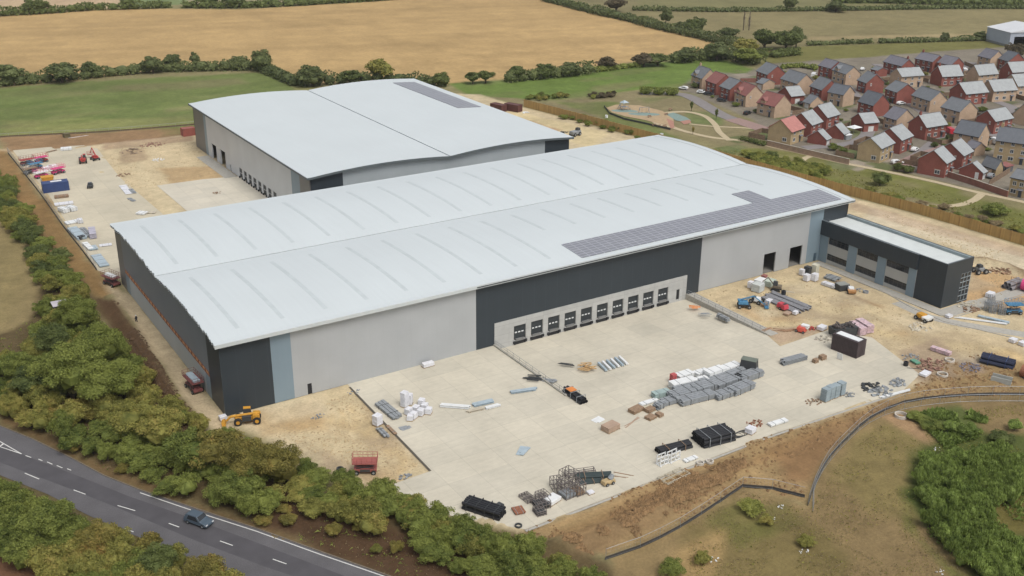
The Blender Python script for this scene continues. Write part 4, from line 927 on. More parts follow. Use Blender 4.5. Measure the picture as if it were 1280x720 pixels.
# boundary walls, garden fences
M_BWALL = mat('garden_brick', (.22, .10, .075), .85, var=.15, scale=1); M_BWALL2 = mat('garden_brick_tan', (.30, .21, .15), .85, var=.15, scale=1); M_TIMB = mat('weathered_timber', (.19, .13, .085), .9, var=.25, scale=1.5)
def wall_line(name, label, line, h, t, m, cat, px=True, cap=None):
    P = W2(line) if px else line; o = P[0]; w = thing(name, label, cat, (*o, 0))
    mb = MB(); cp = MB()
    for a, b_ in zip(P[:-1], P[1:]):
        L = math.hypot(b_[0]-a[0], b_[1]-a[1]); an = math.atan2(b_[1]-a[1], b_[0]-a[0]); c = ((a[0]+b_[0])/2-o[0], (a[1]+b_[1])/2-o[1])
        mb.box((c[0], c[1], h/2), (L, t, h), an); cp.box((c[0], c[1], h+.05), (L, t+.08, .08), an)
    mb.build('wall' if 'wall' in name else 'boards', m, w); cp.build('coping', cap or m, w); return w
wall_line('boundary_wall', 'long red brick boundary wall beside the gravel footpath at the right', [(1184, 221.5), (1210, 229.5), (1259, 246.5)], 2.0, .3, M_BWALL, 'wall', cap=M_LINT)
wall_line('boundary_wall', 'tan brick boundary wall running from the pink roofed house to the tan house', [(958, 182), (1000, 192), (1061, 206)], 2.0, .3, M_BWALL2, 'wall', cap=M_LINT)
wall_line('boundary_wall', 'low brown wall between the tall red house and the far park row', [(925, 103), (945, 103)], 1.8, .3, M_BWALL, 'wall')
fl = [([(1230, 222), (1255, 212)], 'upper dark garden fence beside the small red garage with white door'), ([(1236, 232), (1262, 216)], 'lower dark garden fence behind the red boundary wall'), ([(1040, 166), (1062, 158)], 'garden fence right of the small pale garages'),
      ([(1005, 127), (1030, 138)], 'garden fence behind the park row garages'), ([(1255, 118), (1280, 126)], 'dark garden fence beside the cream house at the right edge'), ([(1205, 81), (1222, 88)], 'dark garden fence at the far side between red and cream gables'),
      ([(1232, 150), (1262, 165)], 'garden fence left of the three storey house'), ([(1090, 150), (1112, 158)], 'garden fence behind the nearest pale roofed pair'), ([(1150, 116), (1172, 130)], 'garden fence beside the cream porch house')]
for l_, lb in fl: wall_line('garden_fence', lb, l_, 1.8, .08, M_TIMB, 'fence')

nf = 0
for (hid, wc, rc, ty, x, y, yaw, L, hw, he, hr) in HOUSES:           # back gardens fenced where there is room
    if ty != 'n': continue
    for sg in (1, -1):
        a = rad(yaw); d = hw+4.2; cx, cy = x-math.sin(a)*d*sg, y+math.cos(a)*d*sg
        if sg < 0 and hid < 9 or any(h[0] != hid and math.hypot(cx-h[4], cy-h[5]) < 8.2 for h in HOUSES) or cy < 40: continue
        g = thing('garden_fence', 'timber fence round a small garden beside a brick house of the estate', 'fence', (cx, cy, 0), a, 'garden fences of the estate'); b_ = MB()
        for q in (-1, 1): b_.box((q*L*.48, 0, .9), (.07, 7.0, 1.8))
        b_.box((0, sg*3.5, .9), (L*.96, .07, 1.8)); b_.build('boards', M_TIMB, g); MB().box((0, 0, .06), (L*.9, 6.4, .12)).build('lawn', mat('garden_lawn', S(104, 112, 70), .95, var=.25, scale=.8), g) if (hid+sg) % 2 else MB().box((0, -sg*2, .05), (L*.9, 2.6, .1)).build('patio', mat('patio_slabs', S(160, 150, 140), .9, var=.1), g)
        break
# ---------------------------------------------------------------- wooden site hoarding
M_HOARD = mat('hoarding_timber', (.37, .245, .09), .8, var=.12, scale=.25); n = M_HOARD.node_tree
geo = n.nodes.new('ShaderNodeNewGeometry'); sp = n.nodes.new('ShaderNodeSeparateXYZ'); n.links.new(geo.outputs['Position'], sp.inputs[0])
wv = n.nodes.new('ShaderNodeTexNoise'); wv.noise_dimensions = '1D'; wv.inputs['Scale'].default_value = 1.6; wv.inputs['Detail'].default_value = 3; n.links.new(sp.outputs['Y'], wv.inputs['W'])
ra = n.nodes.new('ShaderNodeMapRange'); ra.inputs['From Min'].default_value = .3; ra.inputs['From Max'].default_value = .7; ra.inputs['To Min'].default_value = .86; ra.inputs['To Max'].default_value = 1.14; n.links.new(wv.outputs['Fac'], ra.inputs['Value']); add_mult(M_HOARD, ra.outputs[0])
def hoarding():
    P = W2([(655, 133.5), (700, 145), (760, 161), (820, 177), (900, 200), (985, 224), (1075, 248), (1150, 268), (1290, 310), (1420, 348)]); o = P[0]
    t = thing('site_hoarding', 'tall orange brown timber hoarding between the building site and the park', 'fence', (*o, 0)); bo = MB(); pm = MB().box((0, 0, 1.6), (.14, .2, 3.25)).mesh('post', mat('hoarding_post', (.30, .18, .07), .85, var=.2))
    for a, b_ in zip(P[:-1], P[1:]):
        L = math.hypot(b_[0]-a[0], b_[1]-a[1]); an = math.atan2(b_[1]-a[1], b_[0]-a[0]); k = max(1, int(L/3))
        for i in range(k):
            f = (i+.5)/k; c = (a[0]+(b_[0]-a[0])*f-o[0], a[1]+(b_[1]-a[1])*f-o[1]); hh = 3.1+random.uniform(-.05, .05)
            bo.box((c[0], c[1], hh/2), (L/k-.02, .06, hh), an)
            f = i/k; c = (a[0]+(b_[0]-a[0])*f-o[0], a[1]+(b_[1]-a[1])*f-o[1]); link('post', pm, t, (*c, 0), an)
    bo.build('boards', M_HOARD, t)
hoarding()
# ---------------------------------------------------------------- foliage
def leafmat(name, c1, c2, c3=None, w3=.0, trans=.32):
    m = bpy.data.materials.new(name); m.use_nodes = True; n = m.node_tree; p = n.nodes['Principled BSDF']; p.inputs['Roughness'].default_value = .75; p.inputs['Specular IOR Level'].default_value = .25
    a = n.nodes.new('ShaderNodeAttribute'); a.attribute_name = 'tint'; oi = n.nodes.new('ShaderNodeObjectInfo')
    geo = n.nodes.new('ShaderNodeNewGeometry'); no = n.nodes.new('ShaderNodeTexNoise'); no.inputs['Scale'].default_value = .45; no.inputs['Detail'].default_value = 3; n.links.new(geo.outputs['Position'], no.inputs['Vector'])
    ad = n.nodes.new('ShaderNodeMath'); ad.operation = 'MULTIPLY_ADD'; ad.inputs[1].default_value = .36; n.links.new(a.outputs['Fac'], ad.inputs[0])
    m2 = n.nodes.new('ShaderNodeMath'); m2.operation = 'MULTIPLY_ADD'; m2.inputs[1].default_value = .3; n.links.new(oi.outputs['Random'], m2.inputs[0])
    m3 = n.nodes.new('ShaderNodeMath'); m3.operation = 'MULTIPLY_ADD'; m3.inputs[1].default_value = 1.1; m3.inputs[2].default_value = -.28; n.links.new(no.outputs['Fac'], m3.inputs[0])
    n.links.new(m3.outputs[0], m2.inputs[2]); n.links.new(m2.outputs[0], ad.inputs[2])
    cr = n.nodes.new('ShaderNodeValToRGB'); e = cr.color_ramp.elements; e[0].position = .15; e[0].color = (*c1, 1); e[1].position = .75; e[1].color = (*c2, 1)
    if c3: q = cr.color_ramp.elements.new(1-w3); q.color = (*c3, 1)
    n.links.new(ad.outputs[0], cr.inputs[0]); n.links.new(cr.outputs[0], p.inputs['Base Color'])
    tr = n.nodes.new('ShaderNodeBsdfTranslucent'); n.links.new(cr.outputs[0], tr.inputs[0]); mx = n.nodes.new('ShaderNodeMixShader'); mx.inputs[0].default_value = trans
    n.links.new(p.outputs[0], mx.inputs[1]); n.links.new(tr.outputs[0], mx.inputs[2]); n.links.new(mx.outputs[0], n.nodes['Material Output'].inputs[0]); return m
LM = {'green': leafmat('leaves_green', (.060, .088, .018), (.235, .265, .062)), 'dark': leafmat('leaves_dark', (.048, .070, .021), (.155, .185, .056)),
      'olive': leafmat('leaves_olive', (.095, .108, .024), (.315, .295, .075), (.35, .29, .085), .1), 'autumn': leafmat('leaves_autumn', (.092, .092, .022), (.285, .240, .062), (.35, .235, .07), .12),
      'willow': leafmat('leaves_willow', (.078, .120, .022), (.27, .345, .088)), 'yellow': leafmat('leaves_yellow', (.12, .14, .03), (.34, .345, .085)), 'purple': leafmat('leaves_bronze', (.070, .062, .035), (.155, .125, .070)),
      'far': leafmat('leaves_far', (.060, .082, .031), (.175, .20, .075)), 'dry': leafmat('leaves_dry', (.20, .155, .085), (.30, .235, .13))}
M_BARK = mat('bark', (.07, .055, .04), .9, var=.3, scale=3)
def leaves(mb_v, c, rx, rz, n, s, rg, shape='round'):
    """n leaf clumps in a lumpy crown; returns faces as numpy quads"""
    lumps = []
    for k in range(34):
        th = rg.uniform(0, 2*math.pi); ph = math.acos(rg.uniform(-.3, 1)); r = rg.uniform(.35, .88)
        lumps.append((r*math.sin(ph)*math.cos(th), r*math.sin(ph)*math.sin(th), r*math.cos(ph), rg.uniform(.15, .34)))
    lumps.append((0, 0, .05, .6))
    lm = np.array(lumps); w = lm[:, 3]**2; idx = rg.choice(len(lm), n, p=w/w.sum())
    d = rg.normal(size=(n, 3)); d /= np.linalg.norm(d, axis=1)[:, None]; d[:, 2] = np.where(d[:, 2] < -.35, -d[:, 2], d[:, 2])
    rr = lm[idx, 3]*rg.uniform(.6, 1.22, n)
    P = lm[idx, :3]+d*rr[:, None]
    P = P*np.array([rx, rx, rz])+np.array(c)
    return P, d
def crown_mesh(name, seed, m, rx=3., rz=2.4, zc=None, n=1500, s=.42, trunk=True, spiky=False):
    rg = np.random.default_rng(seed); zc = rz*.95 if zc is None else zc
    P, d = leaves(None, (0, 0, zc), rx, rz, n, s, rg)
    up = d*.9+rg.normal(size=d.shape)*.42; up /= np.linalg.norm(up, axis=1)[:, None]
    a = np.cross(up, rg.normal(size=d.shape)); a /= np.linalg.norm(a, axis=1)[:, None]; b = np.cross(up, a)
    sz = s*rg.uniform(.55, 1.25, n)[:, None]
    if spiky: a = a*.32; b = b*.4+np.array([0, 0, 1.])*1.1
    v = np.stack([P-a*sz*.5, P-b*sz*.5+a*sz*.1, P+a*sz*.5, P+b*sz*.62], 1).reshape(-1, 3)
    v[:, 2] = np.maximum(v[:, 2], .02)
    me = bpy.data.meshes.new(name); core = MB()
    for k in range(7):
        th = rg.uniform(0, 6.28); r = rg.uniform(0, .42); core.ball((rx*r*math.cos(th), rx*r*math.sin(th), zc+rz*rg.uniform(-.3, .25)), (rx*.42, rx*.42, rz*.5), 7, 5, .15)
    cv = np.array(core.v); nc = len(cv); faces = [tuple(f) for f in core.f]
    allv = np.concatenate([cv, v]); q = (np.arange(n*4).reshape(n, 4)+nc).tolist()
    me.from_pydata(allv.tolist(), [], faces+q); me.materials.append(m)
    tint = me.attributes.new('tint', 'FLOAT', 'FACE'); tint.data.foreach_set('value', np.concatenate([np.full(len(faces), .2), rg.random(n)]).astype(np.float32))
    me.update(); return me
def trunk_mesh(name, seed, h, r, rx):
    rg = random.Random(seed); mb = MB(); mb.cyl((0, 0, -.2), (rg.uniform(-.1, .1), rg.uniform(-.1, .1), h*.55), r, 7, r*.65)
    for k in range(6):
        a = rg.uniform(0, 6.28); z = h*rg.uniform(.2, .5); mb.cyl((0, 0, z), (rx*.55*math.cos(a), rx*.55*math.sin(a), h*rg.uniform(.6, .85)), r*.45, 5, r*.15)
    return mb.mesh(name, M_BARK)
PROT = {}
def plant(kind, m, x, y, H, R, label, cat, group, name, rg, hi=False):
    """every tree and shrub is its own thing with a crown and a trunk"""
    s = rg.randrange(4); key = (kind, m, s)
    if key not in PROT:
        if kind == 'tree': PROT[key] = (crown_mesh('crown', 11+s, LM[m], 3.2, 2.9, 4.0, 12000, .19), trunk_mesh('trunk', s, 5.5, .22, 3.), 6.8, 3.2)
        elif kind == 'big': PROT[key] = (crown_mesh('crown', 21+s, LM[m], 5.6, 4.4, 6.2, 24000, .24), trunk_mesh('trunk', s, 8.5, .35, 5.), 10.6, 5.6)
        elif kind == 'shrub': PROT[key] = (crown_mesh('crown', 31+s, LM[m], 2.2, 1.8, 1.7, 6500, .16), trunk_mesh('trunk', s, 2.6, .12, 2.), 3.6, 2.2)
        elif kind == 'willow': PROT[key] = (crown_mesh('crown', 51+s, LM[m], 1.5, 2.0, 1.7, 3200, .36, spiky=True), trunk_mesh('trunk', s, 2.6, .1, 1.4), 3.8, 1.5)
        elif kind == 'far': PROT[key] = (crown_mesh('crown', 71+s, LM[m], 3.4, 2.8, 3.4, 3200, .42), trunk_mesh('trunk', s, 4.5, .3, 3.), 6.2, 3.4)
        elif kind == 'slim': PROT[key] = (crown_mesh('crown', 81+s, LM[m], .55, 1.6, 2.2, 260, .3), trunk_mesh('trunk', s, 3.0, .07, .4), 3.8, .55)
    cm, tm, h0, r0 = PROT[key]
    t = thing(name, label, cat, (x, y, 0), rg.uniform(0, 6.28), group); t.scale = (R/r0, R/r0*rg.uniform(.9, 1.1), H/h0)
    link('crown', cm, t); link('trunk', tm, t); return t
def scatter(poly, space, rg, px=True):
    P = W2(poly) if px else poly; xs = [p[0] for p in P]; ys = [p[1] for p in P]; out = []
    nx_ = int((max(xs)-min(xs))/space)+1; ny_ = int((max(ys)-min(ys))/space)+1
    for i in range(nx_+1):
        for j in range(ny_+1):
            x = min(xs)+(i+rg.uniform(-.35, .35)+(j % 2)*.5)*space; y = min(ys)+(j+rg.uniform(-.35, .35))*space
            if inside(np.array([x]), np.array([y]), P)[0]: out.append((x, y))
    return out
rg = random.Random(5)
# the belt between the carriageway and the site
ZB = [(-60, 470), (20, 455), (42, 420), (62, 372), (112, 392), (160, 450), (236, 520), (285, 554), (350, 580), (430, 608), (520, 638), (640, 686), (720, 726), (760, 765), (660, 790), (620, 745), (560, 708), (500, 682), (430, 655), (370, 645), (300, 645), (250, 632), (180, 602), (120, 575), (60, 552), (20, 530), (-60, 500)]
ZL = [(-30, 200), (6, 225), (34, 268), (68, 318), (100, 352), (112, 392), (62, 372), (52, 358), (36, 322), (8, 290), (-30, 250)]
cnt = 0
for x, y in scatter(ZB, 3.7, rg):
    q = fbm(np.array([x]), np.array([y]), 16, 2)[0]; far = y > 20
    m = 'green' if q > .56 else ('olive' if q > .42 else ('autumn' if rg.random() < .6 else 'olive'))
    if far and m == 'autumn': m = 'olive'
    big = rg.random() < (.16 if y > -22 else .04)
    lab = {'green': 'green leafy shrub in the dense belt between the main road and the warehouse', 'olive': 'olive yellowish shrub in the dense belt between the main road and the warehouse', 'autumn': 'shrub turning orange brown in the belt between the main road and the warehouse'}[m]
    plant('shrub', m, x, y, rg.uniform(2.2, 4.8)*(1.4 if big else 1), rg.uniform(1.8, 3.0)*(1.15 if big else 1), lab, 'shrub', 'shrubs in the belt beside the main road', 'shrub', rg); cnt += 1
for x, y in scatter(ZL, 4.2, rg):
    m = rg.choice(('green', 'olive', 'dark', 'green'))
    plant('shrub', m, x, y, rg.uniform(3.2, 5.0), rg.uniform(2.3, 3.4), {'green': 'green', 'olive': 'olive', 'dark': 'dark green'}[m]+' bush in the narrow hedge line between the left pasture and the site fence', 'bush', 'bushes along the left site boundary', 'bush', rg)
TR = [(92, 500, 12, 7.0, 'green', 'large rounded green tree, tallest in the belt left of the warehouse'), (142, 512, 10.5, 6.0, 'green', 'large light green tree beside the dark soil strip by the warehouse'), (128, 470, 11, 5.6, 'green', 'broad green tree directly behind the tallest tree in the belt'),
      (70, 452, 8, 4.4, 'dark', 'dark green tree beside the small hut in the belt'), (100, 420, 9.5, 5.2, 'green', 'bright green tree in the belt just above the small hut'), (48, 502, 7, 4.6, 'dark', 'dark tree at the left edge of the belt above the roadside verge'),
      (22, 480, 6.5, 4.4, 'green', 'green tree at the far left of the belt'), (170, 545, 6.5, 4.6, 'olive', 'olive tree in the middle of the belt above the road'), (316, 606, 8.5, 5.2, 'autumn', 'tree turning orange at the bulge of the belt near the yard corner'), (276, 592, 8, 4.9, 'autumn', 'yellow orange tree right of the roadside car in the belt'),
      (352, 606, 7.2, 4.2, 'autumn', 'small orange tinged tree at the right side of the belt bulge'), (245, 588, 7.2, 4.6, 'green', 'green tree overhanging the verge above the white edge line'), (206, 560, 7, 4.8, 'olive', 'rounded olive tree behind the verge near the telehandler'),
      (300, 632, 5.8, 3.8, 'green', 'dark green low tree at the foot of the orange trees')]
for px, py, H, R, m, lb in TR:
    p_ = at(px, py); plant('big' if R > 5 else 'tree', m, p_[0], p_[1], H, R, lb, 'tree', 'trees in the belt beside the main road', 'tree', rg)
# near side of the road
ZC = [(-80, 602), (0, 624), (60, 644), (110, 666), (160, 688), (215, 710), (290, 740), (360, 775), (400, 810), (160, 800), (60, 735), (0, 706), (-80, 690)]
for x, y in scatter(ZC, 3.0, rg):
    q = fbm(np.array([x]), np.array([y]), 9, 2)[0]; m = 'green' if q > .42 else ('olive' if q > .32 or rg.random() < .5 else 'autumn')
    plant('shrub', m, x, y, rg.uniform(3.6, 5.0), rg.uniform(2.2, 3.0), {'green': 'green', 'olive': 'yellow green', 'autumn': 'orange tinged'}[m]+' shrub in the hedge on the near side of the road, bottom left', 'shrub', 'shrubs on the near side of the road', 'roadside_shrub', rg)
for px, py, H, R, m, lb in [(60, 676, 6.5, 4.0, 'green', 'rounded green tree on the near side of the road'), (10, 650, 6, 3.6, 'green', 'green tree at the left edge on the near side of the road'), (125, 694, 5.5, 3.2, 'autumn', 'orange tinged tree on the near side of the road'), (200, 728, 5.5, 3.4, 'dark', 'dark green tree on the near side of the road'), (255, 742, 5.5, 3.0, 'autumn', 'rightmost orange tree on the near side of the road')]:
    p_ = at(px, py); plant('tree', m, p_[0], p_[1], H, R, lb, 'tree', 'trees on the near side of the road', 'tree', rg)
# scattered bushes on the brown verge
for px, py in [(352, 640), (365, 655), (400, 645), (425, 652), (455, 662), (478, 655), (500, 690), (540, 700), (535, 685), (575, 715), (600, 722), (640, 735), (90, 565), (150, 592), (415, 668), (385, 640), (470, 690), (330, 655), (560, 690)]:
    p_ = at(px+rg.uniform(-4, 4), py); plant('shrub', rg.choice(('autumn', 'olive')), p_[0], p_[1], rg.uniform(1.0, 2.0), rg.uniform(.9, 1.6), 'small straggly bush on the brown roadside bank', 'bush', 'small bushes on the roadside bank', 'bush', rg)
for x, y in scatter([(400, 600), (470, 622), (560, 648), (640, 682), (720, 722), (775, 765), (690, 785), (610, 728), (530, 684), (440, 650)], 4.6, rg):
    plant('shrub', rg.choice(('green', 'olive')), x, y, rg.uniform(3.0, 4.6), rg.uniform(2.2, 3.0), 'tall shrub in the thin end of the belt below the concrete yard', 'shrub', 'tall shrubs below the concrete yard', 'hedge_shrub', rg)
# bright willow thicket in the basin
ZW = [(1142, 612), (1150, 585), (1178, 570), (1205, 578), (1238, 570), (1300, 590), (1400, 620), (1400, 640), (1300, 625), (1246, 632), (1232, 650), (1262, 690), (1320, 700), (1400, 720), (1400, 800), (1290, 775), (1235, 740), (1190, 706), (1158, 668), (1160, 645)]
for x, y in scatter(ZW, 2.15, rg):
    plant('willow', 'willow', x, y, rg.uniform(2.6, 4.4), rg.uniform(1.3, 2.0), 'bright green upright willow shrub in the thicket inside the basin', 'shrub', 'willow shrubs in the basin thicket', 'willow_shrub', rg)
for px, py, H, R, m, lb in [(1188, 540, 2.4, 1.6, 'willow', 'bright bush alone above the willow thicket, left of two'), (1208, 545, 2.6, 2.0, 'willow', 'bright bush alone above the willow thicket, right of two'), (1268, 538, 2.2, 1.6, 'willow', 'single bright bush at the right edge of the basin'), (1250, 552, 2.0, 2.4, 'dark', 'low dark bush at the right of the basin above the thicket'),
                      (938, 640, 2.0, 2.2, 'yellow', 'yellow green bush just inside the basin fence'), (958, 655, 1.6, 1.4, 'olive', 'small olive bush among white litter in the basin'), (1008, 682, 1.6, 1.6, 'olive', 'small round bush beside white litter in the dry grass'), (840, 718, 2.2, 2.2, 'green', 'green bush at the bottom edge left of the sandy trail'), (878, 704, 1.8, 1.4, 'olive', 'sparse sapling beside the sandy trail'), (1145, 525, 1.4, 2.4, 'green', 'low green scrub beside the concrete ring in the basin'), (1165, 535, 1.5, 2.6, 'green', 'low green scrub right of the sandy hollow in the basin')]:
    p_ = at(px, py); plant('shrub', m, p_[0], p_[1], H, R, lb, 'bush', 'single bushes in the basin', 'bush', rg)
# park planting
ZP = [([(930, 192), (960, 200), (1010, 205), (1035, 215), (1030, 228), (985, 218), (940, 205)], 2.5, ('yellow', 'yellow', 'green'), (1.6, 2.8), 'yellow green ornamental shrub beside the corner of the warehouse roof'),
      ([(700, 140), (730, 146), (800, 168), (835, 180), (820, 182), (760, 165), (700, 148)], 4.0, ('green', 'green', 'olive'), (1.4, 2.4), 'green shrub along the park side of the timber hoarding'),
      ([(655, 122), (708, 119), (710, 124), (660, 127)], 3.6, ('green', 'olive'), (1.6, 2.4), 'green shrub in the loose row left of the playground'),
      ([(735, 119), (768, 117), (768, 123), (738, 125)], 3.0, ('yellow', 'purple'), (1.3, 2.2), 'yellow and bronze shrub in the small bed left of the playground'),
      ([(1050, 230), (1120, 246), (1200, 266), (1290, 292), (1290, 298), (1190, 272), (1060, 240)], 3.6, ('dry', 'olive', 'dry', 'green'), (1.0, 1.8), 'dry scrubby bush along the park side of the long hoarding')]
for poly, sp_, ms, hh, lb in ZP:
    for x, y in scatter(poly, sp_, rg):
        plant('shrub', rg.choice(ms), x, y, rg.uniform(*hh), rg.uniform(1.2, 2.2), lb, 'shrub', lb.replace('shrub', 'shrubs').replace('bush ', 'bushes '), 'park_shrub', rg)
for px, py, H, R, m, lb in [(1100, 232, 4.6, 3.8, 'dark', 'round dark tree between the footpath and the hoarding'), (964, 200, 3.4, 2.6, 'dark', 'round dark bush beside the yellow shrubs near the pink roofed house'), (1243, 268, 3.2, 4.6, 'green', 'large spreading bush between the looping path and the hoarding'),
                      (1147, 168, 3.2, 2.2, 'yellow', 'small yellow green tree in front of the red house with the long pale roof'), (1122, 214, 3, 2.0, 'dark', 'dark bush beside the entrance path of the estate'), (1135, 216, 2.6, 2.2, 'dark', 'dark bush left of the red house by the boundary wall'), (1042, 188, 2.6, 2.4, 'green', 'garden bush right of the pale garages'), (1052, 192, 2.4, 2.0, 'green', 'garden bush by the tan side wall'),
                      (920, 133, 1.8, 2.0, 'green', 'front garden bush before the fourth house of the park row'), (945, 141, 1.6, 1.8, 'dark', 'dark front garden bush at the near end of the park row'), (868, 110, 2.4, 2.4, 'dark', 'dark bush at the far left house of the park row'), (1228, 140, 2.4, 2.2, 'green', 'garden bush behind the red house with bright pale roof'), (1222, 125, 1.6, 2.4, 'dark', 'dark front garden hedge plant of the red house with five windows'), (1110, 128, 1.6, 2.0, 'green', 'garden bush between red gables in the estate centre')]:
    p_ = at(px, py); plant('shrub', m, p_[0], p_[1], H, R, lb, 'bush' if H < 4 else 'tree', 'single plants around the estate', 'bush' if H < 4 else 'tree', rg)
for px, py, lb in [(864, 139, 'slim upright young tree in the park grass, left of two'), (895, 149, 'slim upright young tree beside the estate road, right of two'), (866, 168, 'thin brown sapling between the two park paths')]:
    p_ = at(px, py); plant('slim', 'dark' if 'thin' not in lb else 'autumn', p_[0], p_[1], 4.4 if 'thin' not in lb else 3.2, .8 if 'thin' not in lb else .55, lb, 'tree', 'young trees in the park', 'young_tree', rg)
# hedges: one thing each, from leaf clumps along a line
def hedge(name, label, line, w, h, m, s=.6, dens=14, px=True, clipped=False, cat='hedge', kind=None):
    P = W2(line) if px else line; o = P[0]; g = np.random.default_rng(len(label)*7+int(abs(o[0]))); V = []; T = []; core = MB()
    for a, b_ in zip(P[:-1], P[1:]):
        L = math.hypot(b_[0]-a[0], b_[1]-a[1]); n_ = int(L*dens*(w+h)/4); an = math.atan2(b_[1]-a[1], b_[0]-a[0])
        u = g.random(n_)*L; ph = g.uniform(-.25, math.pi+.25, n_); wave = np.ones(n_) if clipped else (.45+1.0*np.array(fbm(u*1.0+a[0], np.full(n_, a[1]), 9, 3)))
        v = np.cos(ph)*w/2*g.uniform(.85, 1.1, n_)*(1 if clipped else wave); z = np.abs(np.sin(ph))**(.35 if clipped else .6)*h*wave*g.uniform(.85, 1.06, n_)
        c = np.stack([a[0]-o[0]+u*math.cos(an)-v*math.sin(an), a[1]-o[1]+u*math.sin(an)+v*math.cos(an), np.maximum(z, .15)], 1)
        q1 = g.normal(size=(n_, 3)); q1 /= np.linalg.norm(q1, axis=1)[:, None]; q2 = np.cross(q1, g.normal(size=(n_, 3))); q2 /= np.linalg.norm(q2, axis=1)[:, None]
        sz = s*g.uniform(.6, 1.3, n_)[:, None]; V.append(np.stack([c-q1*sz*.5, c-q2*sz*.5, c+q1*sz*.5, c+q2*sz*.5], 1).reshape(-1, 3)); T.append(g.random(n_))
        k = max(1, int(L/(w*.8)))
        for i in range(k):
            f = (i+.5)/k; hh = h*.42*(1 if clipped else random.uniform(.8, 1.1)); core.ball((a[0]-o[0]+(b_[0]-a[0])*f, a[1]-o[1]+(b_[1]-a[1])*f, hh), (w*.5, w*.42, hh), 7, 5, .1)
    V = np.concatenate(V); T = np.concatenate(T); nq = len(V)//4; nc = len(core.v)
    me = bpy.data.meshes.new(name); me.from_pydata(core.v+V.tolist(), [], core.f+(np.arange(nq*4).reshape(nq, 4)+nc).tolist()); me.materials.append(LM[m])
    t_ = me.attributes.new('tint', 'FLOAT', 'FACE'); t_.data.foreach_set('value', np.concatenate([np.full(len(core.f), .2), T]).astype(np.float32)); me.update()
    ob = link(name, me, None, (*o, 0)); return tag(ob, label, cat, 'field hedges' if not clipped else 'clipped hedges', kind)
EST = W2([(850, 118), (950, 95), (1100, 85), (1275, 75), (1280, 235), (1150, 212), (1060, 196), (965, 172), (940, 145)])
nb = 0
while nb < 90:
    x = rg.uniform(225, 430); y = rg.uniform(0, 200)
    if not inside(np.array([x]), np.array([y]), EST)[0]: continue
    if any(math.hypot(x-h[4], y-h[5]) < 6.5 for h in HOUSES): continue
    plant('shrub', rg.choice(('green', 'dark', 'olive', 'green')), x, y, rg.uniform(.9, 2.4), rg.uniform(.8, 1.9), 'small garden bush between the brick houses of the estate', 'bush', 'garden bushes of the estate', 'bush', rg); nb += 1
hedge('hedge', 'dense dark hedge between the left green field and the golden stubble field', [(-160, 124), (0, 108), (100, 99), (190, 90), (330, 87)], 6.5, 5.0, 'far', .9, 9)
hedge('hedge', 'curved hedge running down behind the left corner of the rear warehouse', [(326, 88), (345, 96), (372, 108), (420, 105), (480, 102), (560, 108)], 6.0, 4.8, 'far', .9, 9)
hedge('hedge', 'broken hedge between the right green field and the golden stubble field', [(632, 103), (700, 96), (742, 91)], 6.5, 5.2, 'far', .9, 9)
hedge('hedge', 'low green stretch of hedge between the bronze bush and the dark thicket', [(742, 90), (775, 86), (800, 83)], 4.5, 2.6, 'green', .9, 9)
hedge('hedge', 'dark thicket hedge at the right end of the green field', [(838, 79), (870, 76), (905, 72), (950, 82)], 8.5, 6.0, 'far', 1.0, 9)
hedge('hedge', 'overgrown hedge down the right edge of the stubble field', [(680, 1), (705, 7), (740, 16), (790, 27), (830, 38), (868, 46)], 7.5, 4.5, 'far', 1.0, 8)
hedge('hedge', 'lower end of the overgrown hedge at the tip of the stubble field', [(868, 46), (900, 54), (925, 60), (938, 68)], 7, 4.5, 'far', 1.0, 8)
hedge('hedge', 'dark hedge at the top left beyond the stubble field', [(-100, 24), (0, 20), (60, 17), (118, 12.5), (150, 12), (215, 9.5)], 7.0, 5.0, 'dark', 1.3, 5)
hedge('hedge', 'wide dark wooded hedge at the top beyond the stubble field', [(228, 9.5), (300, 10), (370, 7), (480, 0), (560, -6)], 10, 5.0, 'dark', 1.4, 5)
hedge('hedge', 'thin straight hedge across the far olive fields', [(790, 13), (900, 15), (1000, 14), (1080, 13), (1180, 11), (1280, 11), (1400, 10)], 4.0, 3.0, 'far', 1.3, 5)
hedge('hedge', 'straight hedge left of the gap in the field behind the estate', [(1008, 57), (1050, 55.5), (1090, 54)], 4.0, 2.6, 'far', 1.0, 7)
hedge('hedge', 'straight hedge right of the gap leading to the white barn', [(1098, 54), (1160, 52.5), (1232, 50.5)], 4.5, 2.8, 'far', 1.0, 7)
hedge('hedge', 'bramble hedge behind the far left houses by the olive field', [(975, 86), (1000, 84), (1022, 88)], 4, 2.4, 'green', .9, 9)
hedge('hedge', 'dark hedge running right from the two round trees', [(945, 70), (965, 72), (998, 68)], 6, 3.6, 'dark', 1.0, 8)
hedge('hedge', 'wooded hedge at the very top right corner', [(1040, 3), (1120, 4), (1200, 6), (1280, 8), (1400, 12)], 9, 5, 'dark', 1.5, 5)
hedge('clipped_hedge', 'thick bright green clipped hedge at the end of the estate road', [(799, 117), (848, 119)], 6, 3.0, 'green', .5, 30, clipped=True)
hedge('clipped_hedge', 'low clipped dark hedge beside the pink roofed house', [(925, 175), (957, 183)], 2.2, 1.7, 'dark', .4, 40, clipped=True)
